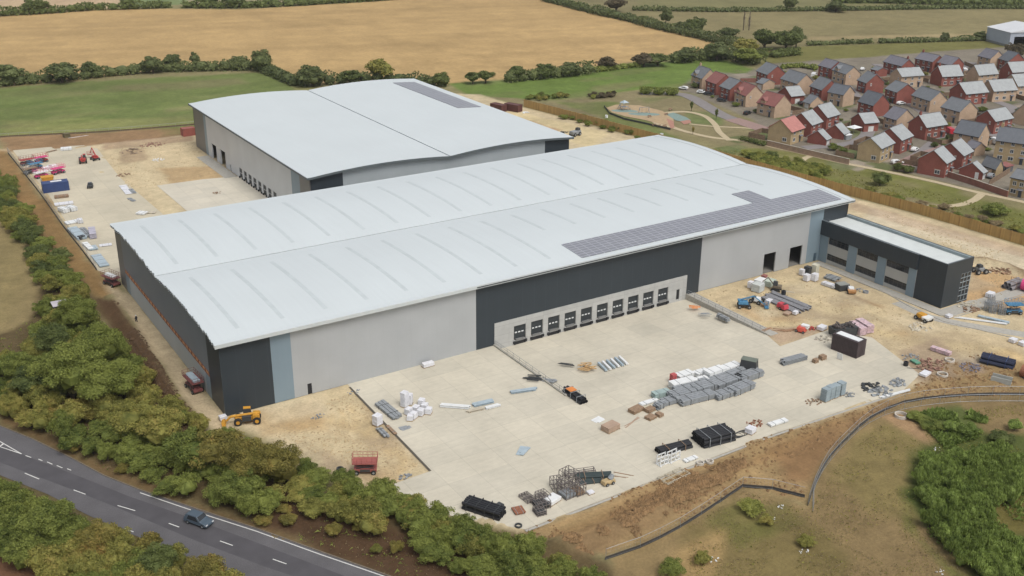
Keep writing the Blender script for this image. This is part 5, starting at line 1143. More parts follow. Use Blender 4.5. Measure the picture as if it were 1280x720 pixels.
for px, py, H, R, m, lb in [(15, 106, 9, 7, 'far', 'large rounded tree at the left end of the field hedge'), (78, 103, 9, 8, 'far', 'broad tree on the left field hedge'), (112, 97, 7, 5, 'far', 'rounded tree on the left field hedge right of the broad one'), (192, 92, 8, 5, 'far', 'tree on the middle of the left field hedge'), (216, 88, 8, 5, 'far', 'light crowned tree on the left field hedge'),
    (245, 86, 8, 2.4, 'far', 'thin leggy tree standing above the left field hedge'), (300, 86, 6, 6, 'far', 'low wide tree near the right end of the left field hedge'), (328, 90, 10, 6, 'far', 'tall round tree at the right end of the left field hedge'), (391, 108, 9, 7.5, 'far', 'round tree behind the left roof corner of the rear warehouse'), (440, 104, 6, 6, 'dark', 'low dark tree behind the rear warehouse roof'),
    (474, 101, 10, 8, 'olive', 'wide open crowned tree behind the rear warehouse roof'), (552, 108, 6, 5, 'dark', 'single round bush right of the rear warehouse solar strip'), (591, 105, 5.5, 4.0, 'dark', 'left of the twin round bushes at the stubble edge'), (607, 104, 5.8, 4.4, 'dark', 'right of the twin round bushes at the stubble edge'), (646, 101, 7, 5, 'dark', 'round dark tree starting the right field hedge'), (680, 98, 6.5, 6, 'dark', 'wide dark tree in the right field hedge'), (712, 95, 6, 6, 'far', 'wide tree at the end of the dark right field hedge'),
    (757, 87, 6, 5, 'purple', 'bronze brown round bush in the right field hedge'), (805, 83, 6, 7, 'purple', 'wide dark bronze thicket tree in the right field hedge'), (822, 82, 6, 7, 'dark', 'wide dark thicket tree beside the bronze one'), (855, 78, 7, 7, 'far', 'rounded tree in the thicket at the right of the green field'), (896, 76, 9, 8, 'far', 'tallest tree in the thicket at the tip of the green field'), (935, 80, 8, 9, 'green', 'bright green spreading tree left of the grey roofed house row'), (932, 68, 8, 8, 'olive', 'olive crowned tree behind the bright spreading tree'),
    (910, 52, 8, 6, 'far', 'round tree at the tip of the stubble field'), (865, 42, 8, 6, 'dark', 'dark tree left of the pale one on the stubble edge hedge'), (872, 40, 9, 6, 'far', 'tall tree on the stubble edge hedge'), (852, 39, 6, 5, 'far', 'smaller tree on the stubble edge hedge, left of the tall pair'), (832, 30, 9, 5, 'far', 'round dark tree on the middle of the stubble edge hedge'), (770, 15, 10, 9, 'purple', 'brown round tree at the top of the stubble edge hedge'),
    (955, 62, 11, 8, 'dark', 'big round dark tree, left of two in the olive field'), (982, 63, 11, 9, 'dark', 'big round dark tree, right of two in the olive field'), (995, 60, 11, 5, 'far', 'narrow green tree against the right big dark tree'), (987, 14, 10, 5, 'far', 'lone round tree on the far straight hedge'), (1180, 52, 5, 3, 'far', 'small tree on the hedge near the white barn'), (1045, 15, 7, 8, 'far', 'wide tree at the far hedge left of the top right wood'),
    (38, 18, 9, 5, 'dark', 'dark tree in the top left hedge'), (52, 17, 9, 6, 'dark', 'dark tree in the top left hedge beside the pale shed'), (160, 11, 8, 6, 'dark', 'dark tree in the gap of the top left hedge'), (262, 8, 9, 9, 'dark', 'dark tree in the top wood left of centre'), (295, 9, 9, 10, 'dark', 'wide dark tree in the top wood'), (1224, 50, 5, 4, 'far', 'bush left of the white barn'), (1262, 70, 7, 4, 'purple', 'bare grey tree in front of the barn doorway'), (1275, 72, 7, 4, 'purple', 'bare grey tree right of the barn doorway')]:
    p_ = at(px, py); plant('far', m, p_[0], p_[1], H, R, lb, 'tree', 'trees around the far fields', 'tree', rg)
def bare_tree(px, py, H, lb):
    p_ = at(px, py); t = thing('bare_tree', lb, 'tree', (p_[0], p_[1], 0), 0, 'bare poplars in the far field'); mb = MB().cyl((0, 0, 0), (0, 0, H*.9), .3, 6, .08); br = MB()
    for k in range(70):
        z = H*random.uniform(.15, .9); a = random.uniform(0, 6.28); l = (1.2-.9*z/H)*random.uniform(.8, 1.6); br.cyl((0, 0, z), (l*math.cos(a), l*math.sin(a), z+l*1.6), .08, 3, .03)
    mb.build('trunk', M_BARK, t); br.build('branches', mat('twig', (.16, .13, .11), .9), t)
bare_tree(929, 38, 12, 'bare poplar in the far olive field, left of two'); bare_tree(936, 38, 12, 'bare poplar in the far olive field, right of two')
# low weeds and dry tufts: nobody could count them
def tufts(label, polys, n, s, m, name='weeds'):
    V = []; T = []; g = np.random.default_rng(n)
    for poly in polys:
        P = W2(poly); xs = [p[0] for p in P]; ys = [p[1] for p in P]; x = g.uniform(min(xs), max(xs), n*3); y = g.uniform(min(ys), max(ys), n*3)
        ok = inside(x, y, P) & (fbm(x, y, 5, 3) > .45); x = x[ok][:n]; y = y[ok][:n]; k = len(x)
        c = np.stack([x, y, np.full(k, .05)], 1)+np.array([0, 0, 1])*g.uniform(0, .3, k)[:, None]*s; q1 = g.normal(size=(k, 3)); q1[:, 2] *= .3; q2 = g.normal(size=(k, 3))*.5; q2[:, 2] = np.abs(q2[:, 2])+.7
        sz = s*g.uniform(.4, 1.3, k)[:, None]; V.append(np.stack([c-q1*sz*.4, c+q2*sz*.2, c+q1*sz*.4, c+q2*sz*.7], 1).reshape(-1, 3)); T.append(g.random(k))
    V = np.concatenate(V); T = np.concatenate(T); nq = len(V)//4; me = bpy.data.meshes.new(name); me.from_pydata(V.tolist(), [], np.arange(nq*4).reshape(nq, 4).tolist()); me.materials.append(LM[m])
    t_ = me.attributes.new('tint', 'FLOAT', 'FACE'); t_.data.foreach_set('value', T.astype(np.float32)); tag(link(name, me), label, 'weeds', None, 'stuff')
tufts('low green and olive weeds over the dry grass of the basin', [[(860, 660), (930, 615), (1010, 640), (1040, 590), (1100, 530), (1170, 565), (1140, 640), (1180, 700), (1240, 760), (860, 760)], [(1140, 520), (1280, 505), (1400, 530), (1400, 580), (1170, 565)]], 5000, .22, 'olive')
tufts('dry straw coloured tufts over the basin and roadside bank', [[(860, 660), (930, 615), (1010, 640), (1040, 590), (1100, 530), (1140, 640), (1240, 760), (860, 760)], BELT], 7000, .22, 'dry', 'dry_grass')
tufts('low green weeds on the ground under the roadside shrubs', [BELT], 7000, .4, 'green')
tufts('low green growth beside the concrete ring in the basin', [[(1140, 520), (1200, 505), (1235, 525), (1225, 548), (1180, 560)], [(1140, 580), (1400, 560), (1400, 780), (1240, 740), (1160, 670)]], 6000, .6, 'willow')
tufts('rough grass and weeds along the park side of the hoarding', [[(700, 138), (760, 150), (830, 172), (900, 185), (1060, 215), (1200, 250), (1290, 270), (1290, 302), (1150, 264), (985, 220), (870, 190), (760, 158)]], 6000, .45, 'olive')

# clods of turned soil: nobody could count them
def clods(name, label, polys, n, s, m):
    V = []; g = np.random.default_rng(n+3); F = []
    tri = np.array([(-.5, -.5, 0), (.5, -.4, 0), (.4, .5, 0), (-.5, .4, 0), (0, 0, .55)]); f0 = [(0, 1, 4), (1, 2, 4), (2, 3, 4), (3, 0, 4)]; k0 = 0
    for poly in polys:
        P = W2(poly); xs = [p[0] for p in P]; ys = [p[1] for p in P]; x = g.uniform(min(xs), max(xs), n*3); y = g.uniform(min(ys), max(ys), n*3)
        ok = inside(x, y, P) & (fbm(x, y, 7, 3) > .42); x = x[ok][:n]; y = y[ok][:n]
        for a, b in zip(x, y):
            q = s*g.uniform(.3, 1.3); r = g.uniform(0, 6.28); c_, s_ = math.cos(r), math.sin(r); i = int(np.argmin(abs(gx-a))); j = int(np.argmin(abs(gy-b))); z = gz[i*ny+j]-.05
            for t in tri*q*g.uniform(.7, 1.3, (5, 1)): V.append((a+t[0]*c_-t[1]*s_, b+t[0]*s_+t[1]*c_, z+t[2]))
            F += [tuple(v+k0 for v in f) for f in f0]; k0 += 5
    me = bpy.data.meshes.new(name); me.from_pydata(V, [], F); me.materials.append(m); tag(link(name, me), label, 'soil clods', None, 'stuff')
clods('soil_clods', 'brown clods of turned soil over the slope below the yard', [SLOPE, [(700, 680), (840, 600), (930, 572), (930, 590), (800, 668), (740, 694)]], 3500, .55, mat('slope_soil', S(140, 112, 78), .95, var=.3, scale=.8))
clods('dark_soil_clods', 'dark clods along the soil strip left of the warehouse track', [[(118, 372), (146, 380), (180, 425), (226, 500), (258, 540), (232, 548), (180, 490), (140, 420)]], 1500, .5, mat('dark_soil', S(92, 72, 52), .95, var=.3, scale=.8))
clods('sand_clods', 'sandy lumps and stones over the bare working ground', [[(870, 375), (960, 345), (1120, 385), (1290, 435), (1290, 448), (1150, 440), (1040, 415), (950, 412)], [(330, 535), (440, 490), (530, 588), (490, 600), (380, 565)], [(1090, 262), (1290, 322), (1290, 400), (1215, 380), (1200, 320)], [(130, 182), (245, 170), (280, 220), (200, 232), (160, 240)]], 900, .4, mat('sand_lumps', S(186, 166, 130), .95, var=.25, scale=.8))
# ---------------------------------------------------------------- things standing on the site
P_ = {}
def M(name, c, rough=.6, **k): return mat(name, c, rough, **k)
K_WOOD = M('pallet_wood', (.34, .24, .14), .85, var=.2, scale=4); K_WRAP = M('white_wrap', (.62, .62, .64), .4, var=.12, scale=2); K_STEEL = M_GALV; K_BLACK = M('black_plastic_pipe', (.02, .021, .024), .45)
K_RED = M('machine_red', (.36, .05, .045), .5); K_PINK = M('machine_pink', (.60, .06, .20), .5); K_BLUE = M('machine_blue', (.06, .19, .32), .55, var=.2, scale=2); K_YEL = M('machine_yellow', (.50, .25, .03), .6, var=.2, scale=2); K_TYRE = M('tyre', (.022, .022, .022), .85)
K_MAROON = M('lift_maroon', (.19, .065, .06), .6, var=.2); K_GREYP = M('panel_grey', (.24, .255, .265), .55, var=.2, scale=1.5); K_BLUEP = M('panel_blue_grey', (.34, .41, .45), .5, var=.12, scale=1); K_WHITEP = M('panel_white', (.66, .67, .66), .5, var=.06, scale=1)
K_DARKG = M('dark_metal', (.045, .048, .05), .55); K_RUST = M('rusty_steel', (.24, .10, .055), .85, var=.3, scale=3); K_BROWN = M('brown_timber', (.25, .17, .11), .9, var=.25, scale=3); K_NAVY = M('container_navy', (.03, .055, .15), .5); K_CONT = M('container_brown', (.055, .04, .042), .6, var=.2)
K_TEALG = M('panel_teal_grey', (.30, .38, .36), .5); K_CARG = M_GLASS; K_ORANGE = M('orange_plastic', (.62, .22, .06), .6)
def T(name, label, cat, a, b=None, z=0., group=None):
    if b is None: p = at(*a, z); return thing(name, label, cat, p, 0, group), 0
    p, an, L = ab(*a, *b, z); return thing(name, label, cat, p, an, group), L
def straps(mb, L, w, h, n=2):
    for k in range(n):
        x = -L/2+L*(k+.5)/n; mb.box((x, 0, h/2+.01), (.07, w+.03, h+.03))
    return mb
def panel_pack(label, a, b, w, h, m, cat='panel pack', group=None, z=0., lips=True, name='panel_pack'):
    t, L = T(name, label, cat, a, b, z, group); n_ = max(2, int(L/1.6)); be = MB()
    for k in range(n_): be.box((-L/2+L*(k+.5)/n_, 0, .07), (.12, w*.98, .14))
    be.build('bearers', K_WOOD, t); mb = MB(); nl = max(2, int(h/.26))
    ns_ = max(2, int(w/.6)) if m is K_GREYP else 1
    for k in range(nl):
        for q in range(ns_):
            j = random.uniform(-.25, .25) if ns_ > 1 else random.uniform(-.05, .05); zz = .14+(h-.14)*(k+.5)/nl; ww = w/ns_
            mb.box((j, -w/2+(q+.5)*ww, zz), (L-random.uniform(0, .3), ww-(.10 if ns_ > 1 else random.uniform(0, .06)), (h-.14)/nl*.80))
    mb.build('panels', m, t); straps(MB(), L, w, h, max(2, int(L/3))).build('straps', K_DARKG if m is K_GREYP else M_GALV, t); return t
def beam_bundle(label, a, b, n_, m, w=.3, h=.35, gap=.05, rows=1, cat='steel beams', skew=0., name='beam_bundle'):
    t, L = T(name, label, cat, a, b); W_ = n_*(w+gap); MB().box((-L*.3, 0, .06), (.12, W_, .12)).box((L*.3, 0, .06), (.12, W_, .12)).build('bearers', K_WOOD, t)
    for r in range(rows):
        for k in range(n_):
            y = -W_/2+(k+.5)*(w+gap); l = L*random.uniform(.86, 1); x = random.uniform(-1, 1)*(L-l)/2+skew*k; z = .12+r*h
            mb = MB().box((x, y, z+.02), (l, w, .03)).box((x, y, z+h-.06), (l, w, .03)).box((x, y, z+h/2-.02), (l, .03, h-.07)); mb.build('beam', m, t)
    return t
def pipe_bundle(label, a, b, nx_, nz_, r, m, cat='pipe bundle', bands=3, bm=None, extra=None, name='pipe_bundle'):
    t, L = T(name, label, cat, a, b); mb = MB(); 
    for j in range(nz_):
        for k in range(nx_-(j % 2)):
            y = -(nx_-1-(j % 2))*r+2*r*k; mb.pipe((-L/2+random.uniform(-.1, .1), y, r+j*r*1.8), (L/2+random.uniform(-.1, .1), y, r+j*r*1.8), r*.97, r*.18, 8)
    for i_, z in enumerate(()): pass
    mb.build('pipes', m, t); W_ = nx_*2*r; H_ = 2*r+(nz_-1)*1.8*r; fr = MB()
    for k in range(bands):
        x = -L/2+L*(k+.5)/bands
        fr.box((x, 0, H_+.05), (.1, W_+.2, .07)).box((x, -W_/2-.06, H_/2), (.1, .07, H_+.1)).box((x, W_/2+.06, H_/2), (.1, .07, H_+.1))
    fr.build('timber_frame', bm or K_BROWN, t)
    if extra: MB().box((L*extra[0], 0, H_+.04), (L*extra[1], W_*.8, .05)).build('cover', K_ORANGE, t)
    return t
def pallet(label, a, L=1.2, w=1.0, h=.9, m=None, rz=0., group=None, cat='pallet', z=0., wrap=True, px=True):
    p = at(*a, z) if px else (*a, z); t = thing('loaded_pallet', label, cat, p, rz, group); mb = MB()
    for k in range(5): mb.box((0, -w/2+w*(k+.5)/5, .13), (L, w/7, .03))
    for k in (-1, 0, 1): mb.box((k*L*.42, 0, .06), (.1, w, .1))
    mb.build('pallet_base', K_WOOD, t); b = MB(); nl = max(2, int(h/.3))
    for k in range(nl): b.box((random.uniform(-.03, .03), random.uniform(-.03, .03), .15+h*(k+.5)/nl), (L*.94, w*.94, h/nl*.96))
    b.build('load', m or K_WRAP, t, bevel=.05); return t
def plank_pile(label, a, n_=7, L=2.4, m=None, cat='timber pile', spread=.8, th=.08, w=.14, name='timber_pile', rz=None, kind_name='planks'):
    t, _ = T(name, label, cat, a); b = rz if rz is not None else random.uniform(0, 3); mb = MB()
    for k in range(n_): mb.box((random.uniform(-spread, spread)*.5, random.uniform(-spread, spread)*.6, th/2+th*1.02*(k//3)), (L*random.uniform(.6, 1), w, th), b+random.uniform(-.5, .5)*(.3 if rz is not None else 1), 0, random.uniform(-.02, .02))
    mb.build(kind_name, m or K_BROWN, t); return t
def rubble(label, a, r=1.6, n_=26, m=None, cat='rubble heap', s=.35, name='rubble_heap', h=.5):
    t, _ = T(name, label, cat, a); t['kind'] = 'thing'; mb = MB()
    for k in range(n_):
        q = r*math.sqrt(random.random()); a_ = random.uniform(0, 6.28); z = h*(1-q/r)*random.random(); mb.box((q*math.cos(a_), q*math.sin(a_)*.7, z+.08), (s*random.uniform(.5, 1.4), s*random.uniform(.4, 1), s*random.uniform(.2, .7)), random.uniform(0, 3), random.uniform(-.4, .4), random.uniform(-.4, .4))
    mb.build('pieces', m or K_BROWN, t); return t
def wheel(mb, x, y, r, w):
    mb.cyl((x, y-w/2, r), (x, y+w/2, r), r, 12)
def wheels(t, pos, r, w, rim=None):
    for x, y in pos:
        mb = MB(); mb.cyl((0, -w/2, 0), (0, w/2, 0), r, 14); o = mb.build('wheel', K_TYRE, t, (x, y, r)); MB().cyl((0, -w/2-.02, 0), (0, w/2+.02, 0), r*.5, 10).build('rim', rim or M_GALV, o)
def scissor_lift(label, loc, rz, L=4.2, w=2.1, h=2.6, m=None, deck=None, load=None, group=None):
    m = m or K_RED; t = thing('scissor_lift', label, 'scissor lift', loc, rz, group)
    MB().box((0, 0, .75), (L*.92, w*.75, .55)).box((0, 0, 1.08), (L*.7, w*.6, .12)).build('chassis', m, t, bevel=.05)
    MB().box((0, w*.39, .8), (L*.4, .12, .45)).box((0, -w*.39, .8), (L*.4, .12, .45)).build('engine_cover', K_DARKG, t)
    wheels(t, [(-L*.34, -w*.42), (L*.34, -w*.42), (-L*.34, w*.42), (L*.34, w*.42)], .42, .3)
    s = MB(); zb_ = 1.12; n_ = max(1, int((h-1.3)/.45)); dz = (h-.1-zb_)/n_
    for k in range(n_):
        for y in (-w*.3, w*.3):
            s.cyl((-L*.36, y, zb_+k*dz), (L*.36, y, zb_+(k+1)*dz), .06, 5).cyl((L*.36, y, zb_+k*dz), (-L*.36, y, zb_+(k+1)*dz), .06, 5)
    s.build('scissor_arms', K_DARKG, t)
    pl = MB().box((0, 0, h), (L, w, .14)).build('platform', deck or m, t); g = MB()
    for x in np.linspace(-L/2, L/2, 6):
        for y in (-w/2, w/2): g.cyl((x, y, h), (x, y, h+1.1), .035, 5)
    for x in (-L/2, L/2):
        for y in (0,): g.cyl((x, y, h), (x, y, h+1.1), .035, 5)
        for z in (.55, 1.1): g.cyl((x, -w/2, h+z), (x, w/2, h+z), .035, 5)
    for y in (-w/2, w/2):
        for z in (.55, 1.1): g.cyl((-L/2, y, h+z), (L/2, y, h+z), .035, 5)
    g.build('guard_rail', m, pl)
    if load: 
        l = thing('sheet_load', load[0], 'load', (loc[0], loc[1], h+.07), rz); MB().box((0, 0, .2), (L*load[2], w*.55, .35)).box((L*.1, 0, .42), (L*load[2]*.8, w*.4, .1)).build('sheets', load[1], l)
    return t
def boom_lift(label, loc, rz, m, up=2.0, reach=5.0, group=None, fold=False):
    t = thing('boom_lift', label, 'boom lift', loc, rz, group)
    MB().box((0, 0, .7), (2.6, 1.5, .4)).build('chassis', K_DARKG, t, bevel=.05); wheels(t, [(-1.1, -1.0), (1.1, -1.0), (-1.1, 1.0), (1.1, 1.0)], .45, .35)
    MB().box((-.3, 0, 1.3), (2.4, 1.7, .7), 0, 0, 0, .85).box((-1.2, .2, 1.75), (.8, .9, .4)).build('turret', m, t, bevel=.08)
    b = MB().cyl((-1.0, 0, 1.9), (reach*.45, .1, 1.9+up*.6), .18, 6).cyl((reach*.45, .1, 1.9+up*.6), (reach, .1, .9 if fold else 1.2+up*.2), .14, 6).cyl((-.2, 0, 1.5), (reach*.25, .05, 1.8+up*.3), .08, 5); b.build('boom', m, t)
    g = MB(); x0 = reach+.1; z0 = .25 if fold else up*.2+.5; g.box((x0+.45, .1, z0), (.9, 1.8, .1))
    for x in (x0, x0+.9):
        for y in (-.8, .1, 1.0): g.cyl((x, y, z0), (x, y, z0+1.1), .035, 5)
        for z in (.55, 1.1): g.cyl((x, -.8, z0+z), (x, 1.0, z0+z), .035, 5)
    for y in (-.8, 1.0):
        for z in (.55, 1.1): g.cyl((x0, y, z0+z), (x0+.9, y, z0+z), .035, 5)
    g.build('basket', m, t); return t
def car(label, loc, rz, m, L=4.5, W_=1.85, H=1.5, cat='car', van=False, group=None):
    t = thing('parked_van' if van else 'parked_car', label, cat, loc, rz, group)
    hl = L/2
    if van: prof = [(-hl, .35), (-hl, H*.97), (-hl+.2, H), (hl-1.5, H), (hl-.75, H*.62), (hl-.1, H*.52), (hl, .75), (hl, .35)]
    else: prof = [(-hl, .42), (-hl, .85), (-hl+.08, 1.05), (-hl+.45, H*.95), (-hl+.8, H), (.35, H), (hl-1.15, 1.0), (hl-.35, .86), (hl-.03, .68), (hl, .38)]
    mb = MB(); n_ = len(prof); vs = []
    for f_, yy in ((1, -W_/2), (1, W_/2)):
        for x, z in prof:
            inset = max(0, (z-.9)/(H-.9))*.20 if not van else max(0, (z-1.1)/H)*.1; vs.append((x, yy*(1-inset), z))
    fs = [tuple(range(n_)), tuple(range(n_, 2*n_))[::-1]]+[((k+1) % n_, k, n_+k, n_+(k+1) % n_) for k in range(n_)]
    mb.add(vs, fs); mb.build('body', m, t, bevel=.06)
    g = MB()
    if van:
        for s in (-1, 1): g.box((hl-1.55, s*W_*.482, H*.72), (.8, .03, .5))
        g.add([(hl-1.46, -W_*.43, H*.975), (hl-1.46, W_*.43, H*.975), (hl-.77, W_*.45, H*.65), (hl-.77, -W_*.45, H*.65)], [(0, 3, 2, 1)])
    else:
        for s in (-1, 1):
            y0 = s*W_/2*.97; y1 = s*W_/2*.83
            vs = [(-hl+.75, y0, .98), (hl-1.5, y0, .98), (.2, y1, H-.1), (-hl+1.05, y1, H-.1)]; g.add([(x, y+s*.03, z) for x, y, z in vs], [(0, 1, 2, 3) if s < 0 else (3, 2, 1, 0)])
        g.add([(.5, -W_*.395, H-.03), (.5, W_*.395, H-.03), (hl-1.22, W_*.47, 1.03), (hl-1.22, -W_*.47, 1.05)], [(0, 3, 2, 1)])
        g.add([(-hl+.1, -W_*.45, 1.03), (-hl+.1, W_*.45, 1.03), (-hl+.47, W_*.40, H-.08), (-hl+.47, -W_*.40, H-.08)], [(0, 3, 2, 1)])
    g.build('window', K_CARG, t)
    wheels(t, [(-hl+.85, -W_/2+.1), (hl-.85, -W_/2+.1), (-hl+.85, W_/2-.1), (hl-.85, W_/2-.1)], .33, .22)
    for s in (-1, 1):
        MB().box((hl-.03, s*W_*.36, .72), (.1, .35, .14)).build('headlight', M_WIN, t); MB().box((-hl+.02, s*W_*.38, .85), (.08, .25, .2)).build('tail_light', K_RED, t)
    return t
def container(label, a, b, w, h, m, cat='container', roofm=None, panel=None, sign=None):
    t, L = T('container', label, cat, a, b); mb = MB().box((0, 0, h/2+.05), (L, w, h-.1))
    for k in range(int(L/.35)):
        x = -L/2+.2+k*.35
        for s in (-1, 1): mb.box((x, s*(w/2+.02), h/2), (.16, .05, h-.4))
    mb.build('body', m, t); f = MB()
    for x in (-L/2, L/2):
        for y in (-w/2, w/2): f.box((x, y, h/2+.05), (.16, .16, h))
    for z in (.1, h): 
        for y in (-w/2, w/2): f.box((0, y, z), (L, .14, .14))
        for x in (-L/2, L/2): f.box((x, 0, z), (.14, w, .14))
    f.build('frame', m, t); d = MB()
    for k in (-1, 1): d.box((L/2+.06, k*w*.24, h/2+.05), (.05, w*.45, h-.25)).cyl((L/2+.11, k*w*.15, .3), (L/2+.11, k*w*.15, h-.2), .025, 5)
    d.build('door', m, t)
    if roofm: MB().box((0, 0, h+.09), (L*.9, w*.6, .05)).build('roof_sheet', roofm, t)
    return t, L

# --- cladding packs stacked on the main yard
GP = 'cladding panel packs on the main yard'
packs = [('long front grey cladding pack, left part of the big stack', (848, 506), (892, 495), 2.4, 1.2, K_GREYP), ('front grey cladding pack in the middle of the big stack', (893, 499), (912, 493), 2.4, 1.1, K_GREYP),
 ('front grey cladding pack at the right of the big stack', (913, 493.5), (938, 483), 2.6, 1.3, K_GREYP), ('low grey cladding pack at the left tip of the big stack', (827, 506), (849, 500), 2.2, .9, K_GREYP), ('grey cladding pack second row left in the big stack', (837, 500), (866, 492), 2.6, 1.4, K_GREYP),
 ('grey cladding pack second row centre in the big stack', (866, 492), (894, 484), 2.8, 1.5, K_GREYP), ('grey cladding pack second row right in the big stack', (893, 486), (924, 475), 2.8, 1.4, K_GREYP), ('pale topped cladding pack at the right end of the big stack', (922, 478), (950, 468), 2.4, 1.4, K_GREYP),
 ('white wrapped pack lying nearest the left tip of the big stack', (838, 487), (868, 480), 2.0, 1.5, K_WHITEP), ('white wrapped pack behind the red bundle of the big stack', (846, 476), (864, 470), 2.0, 1.3, K_WHITEP), ('low white pack in the middle of the big stack', (869, 481), (884, 477), 1.8, 1.2, K_WHITEP),
 ('white pack at the rear centre of the big stack', (868, 472), (884, 467), 1.8, 1.1, K_WHITEP), ('tall white pack at the rear of the big stack', (882, 475), (903, 468), 2.2, 1.9, K_WHITEP), ('long white pack at the rear right of the big stack', (903, 468), (922, 461), 2.0, 1.6, K_WHITEP),
 ('pale teal open ended panel bundle at the left of the big stack', (816, 498), (836, 493), 1.6, 1.2, K_TEALG), ('thin white trim bundle left of the big stack', (800, 507), (822, 500), 1.2, .4, K_WHITEP), ('small dark roll of sheeting at the left tip of the big stack', (819, 512), (828, 508), 1.6, 1.1, K_GREYP)]
packs += [('long low grey cladding lengths between the white and grey packs, left half', (842, 492), (884, 480), 1.6, 1.3, K_GREYP), ('long low grey cladding lengths between the white and grey packs, right half', (886, 480), (930, 466), 1.6, 1.3, K_GREYP)]
for lb, a, b, w, h, m in packs: panel_pack(lb, a, b, w, h, m, group=GP)
pallet('red topped small bundle on the left of the big stack', (841, 478), 1.2, 1.0, 1.8, mat('red_wrap', (.42, .09, .09), .6))
t, L = T('skip_box', 'tall dark green open box at the right end of the big stack', 'skip', (926, 462), (945, 466)); MB().box((0, 0, 1.4), (3.6, 2.2, 2.6), 0, 0, 0, .85).build('body', K_DARKG, t); MB().box((0, 0, 2.75), (3.2, 1.9, .1)).build('lid', M('lid_green', (.14, .16, .13), .6), t)
pipe_bundle('black pipe bundle with an orange cover lying on the open yard', (707, 489), (730, 505), 3, 2, .33, K_BLACK, extra=(-.2, .3), bm=K_GREYP)
pipe_bundle('long black pipe bundle near the bottom hedge', (582, 632), (628, 647), 5, 3, .26, K_BLACK, bm=K_DARKG, bands=4)
pipe_bundle('largest black pipe bundle with pale straps by the yard edge', (872, 555), (911, 545), 8, 4, .26, K_BLACK, bm=K_GREYP, bands=3)
pipe_bundle('narrow black pipe bundle left of the largest one by the yard edge', (822, 567), (862, 557), 4, 2, .28, K_BLACK, bm=K_BROWN, bands=2)
pipe_bundle('dark navy pipe bundle on the earth at the right edge', (1226, 450), (1268, 460), 4, 2, .42, M('navy_pipe', (.02, .025, .05), .45), bm=K_NAVY, bands=2)
pipe_bundle('upper green black pipe bundle beside the mesh racks', (719, 598), (764, 596), 5, 2, .2, M('green_black_pipe', (.03, .045, .045), .5), bm=K_BROWN, bands=2)
pipe_bundle('lower green black pipe bundle beside the mesh racks', (724, 604), (758, 600), 4, 1, .2, M('green_black_pipe', (.03, .045, .045), .5), bm=K_BROWN, bands=3)
t, L = T('culvert_section', 'pale grey hollow concrete culvert on the earth at the right edge', 'culvert', (1239, 474), (1264, 480)); MB().box((0, 0, .1), (L, 1.9, .2)).box((0, .85, .65), (L, .2, .9)).box((0, -.85, .65), (L, .2, .9)).build('trough', mat('culvert_concrete', S(170, 172, 166), .85), t)
# steel and sheets left half of the yard
beam_bundle('long white angled beam lying on the left half of the yard', (549, 508), (588, 511), 2, K_WHITEP, .45, .5)
beam_bundle('blue grey beams right of the long white beam', (591, 508), (617, 502), 3, K_BLUEP, .4, .35)
beam_bundle('short pale beams right of the blue grey ones', (606, 512), (625, 507), 2, K_WHITEP, .4, .35)
beam_bundle('flat pale timber coloured beams below the blue grey ones', (583, 516), (605, 511), 2, mat('cream_beam', S(200, 190, 170), .7), .35, .25)
beam_bundle('single pale blue beam near the left retaining wall', (637, 492), (672, 487), 2, K_BLUEP, .5, .35)
panel_pack('stack of dull grey sheets by the left joint of the yard', (474, 505), (497, 524), 2.2, .7, K_GREYP)
panel_pack('dark grey plank beside the left joint of the yard', (484, 533), (495, 544), .7, .3, K_BROWN)
panel_pack('narrow pale beam on the sand beside the left joint', (473, 537), (484, 548), 1.1, .6, K_GREYP)
k = 0
for px, py, h in [(506, 508, 3.0), (511, 518, 1.2), (517, 523, 1.2), (520, 514, 1.0), (526, 519, 1.2), (531, 511, 1.0), (527, 506, 1.1), (536, 517, 1.1), (512, 505, 2.0), (513, 525, 1.0)]:
    pallet('white wrapped pallet in the cluster on the left of the yard' if h < 2 else ('tallest white wrapped pallet of the yard cluster' if h > 2.5 else 'second tallest white wrapped pallet of the yard cluster'), (px, py), 1.4, 1.2, h, K_WRAP if k % 3 else K_BLUEP if False else K_WRAP, rad(25+k*3), 'white wrapped pallets on the left of the yard'); k += 1
pallet('white wrapped double pallet standing on the sand by the left joint', (472, 531), 1.6, 1.4, 2.0, K_WRAP, rad(20)); pallet('pallet of grey parts against the long grey wall', (535, 458), 2.6, 1.2, .8, K_WRAP, rad(0))
plank_pile('dark crumpled sheet right of the left joint', (506, 535), 4, 2.2, K_GREYP, 'sheet', .6, .05, .9, 'dark_sheet', kind_name='sheets')
plank_pile('small blue grey stack of folded sheets alone in the lower yard', (653, 564), 8, 3.2, K_BLUEP, 'sheet pile', .8, .08, .7, 'sheet_pile', 0.6, 'sheets')
plank_pile('dark planks left of the tan timber pile', (709, 456), 7, 3.0, K_DARKG, rz=-.8); plank_pile('tan timber offcuts in the middle of the yard', (733, 461), 16, 2.4, mat('fresh_timber', (.44, .29, .14), .85, var=.2, scale=3), spread=2.4, th=.14, w=.25)
for k in range(6):
    p_ = at(753+k*5.2, 459-k*1.6); t = thing('blue_grey_sheet', 'long blue grey folded sheet in the fan of six on the yard', 'metal sheet', p_, rad(78), 'folded sheets fanned out on the yard'); MB().prismx([(-.3, 0), (.3, 0), (.22, .35), (-.22, .35)], -1.9, 1.9).build('sheet', (K_BLUEP, K_WHITEP)[k % 2], t)
plank_pile('dark pile beside the left retaining wall', (667, 474), 12, 3.0, K_DARKG, spread=2., rz=-.7, th=.12, w=.3); plank_pile('grey sheets beside the dark pile on the yard', (686, 476), 6, 3.4, K_GREYP, rz=-.8, w=.5, cat='sheet pile', kind_name='sheets')
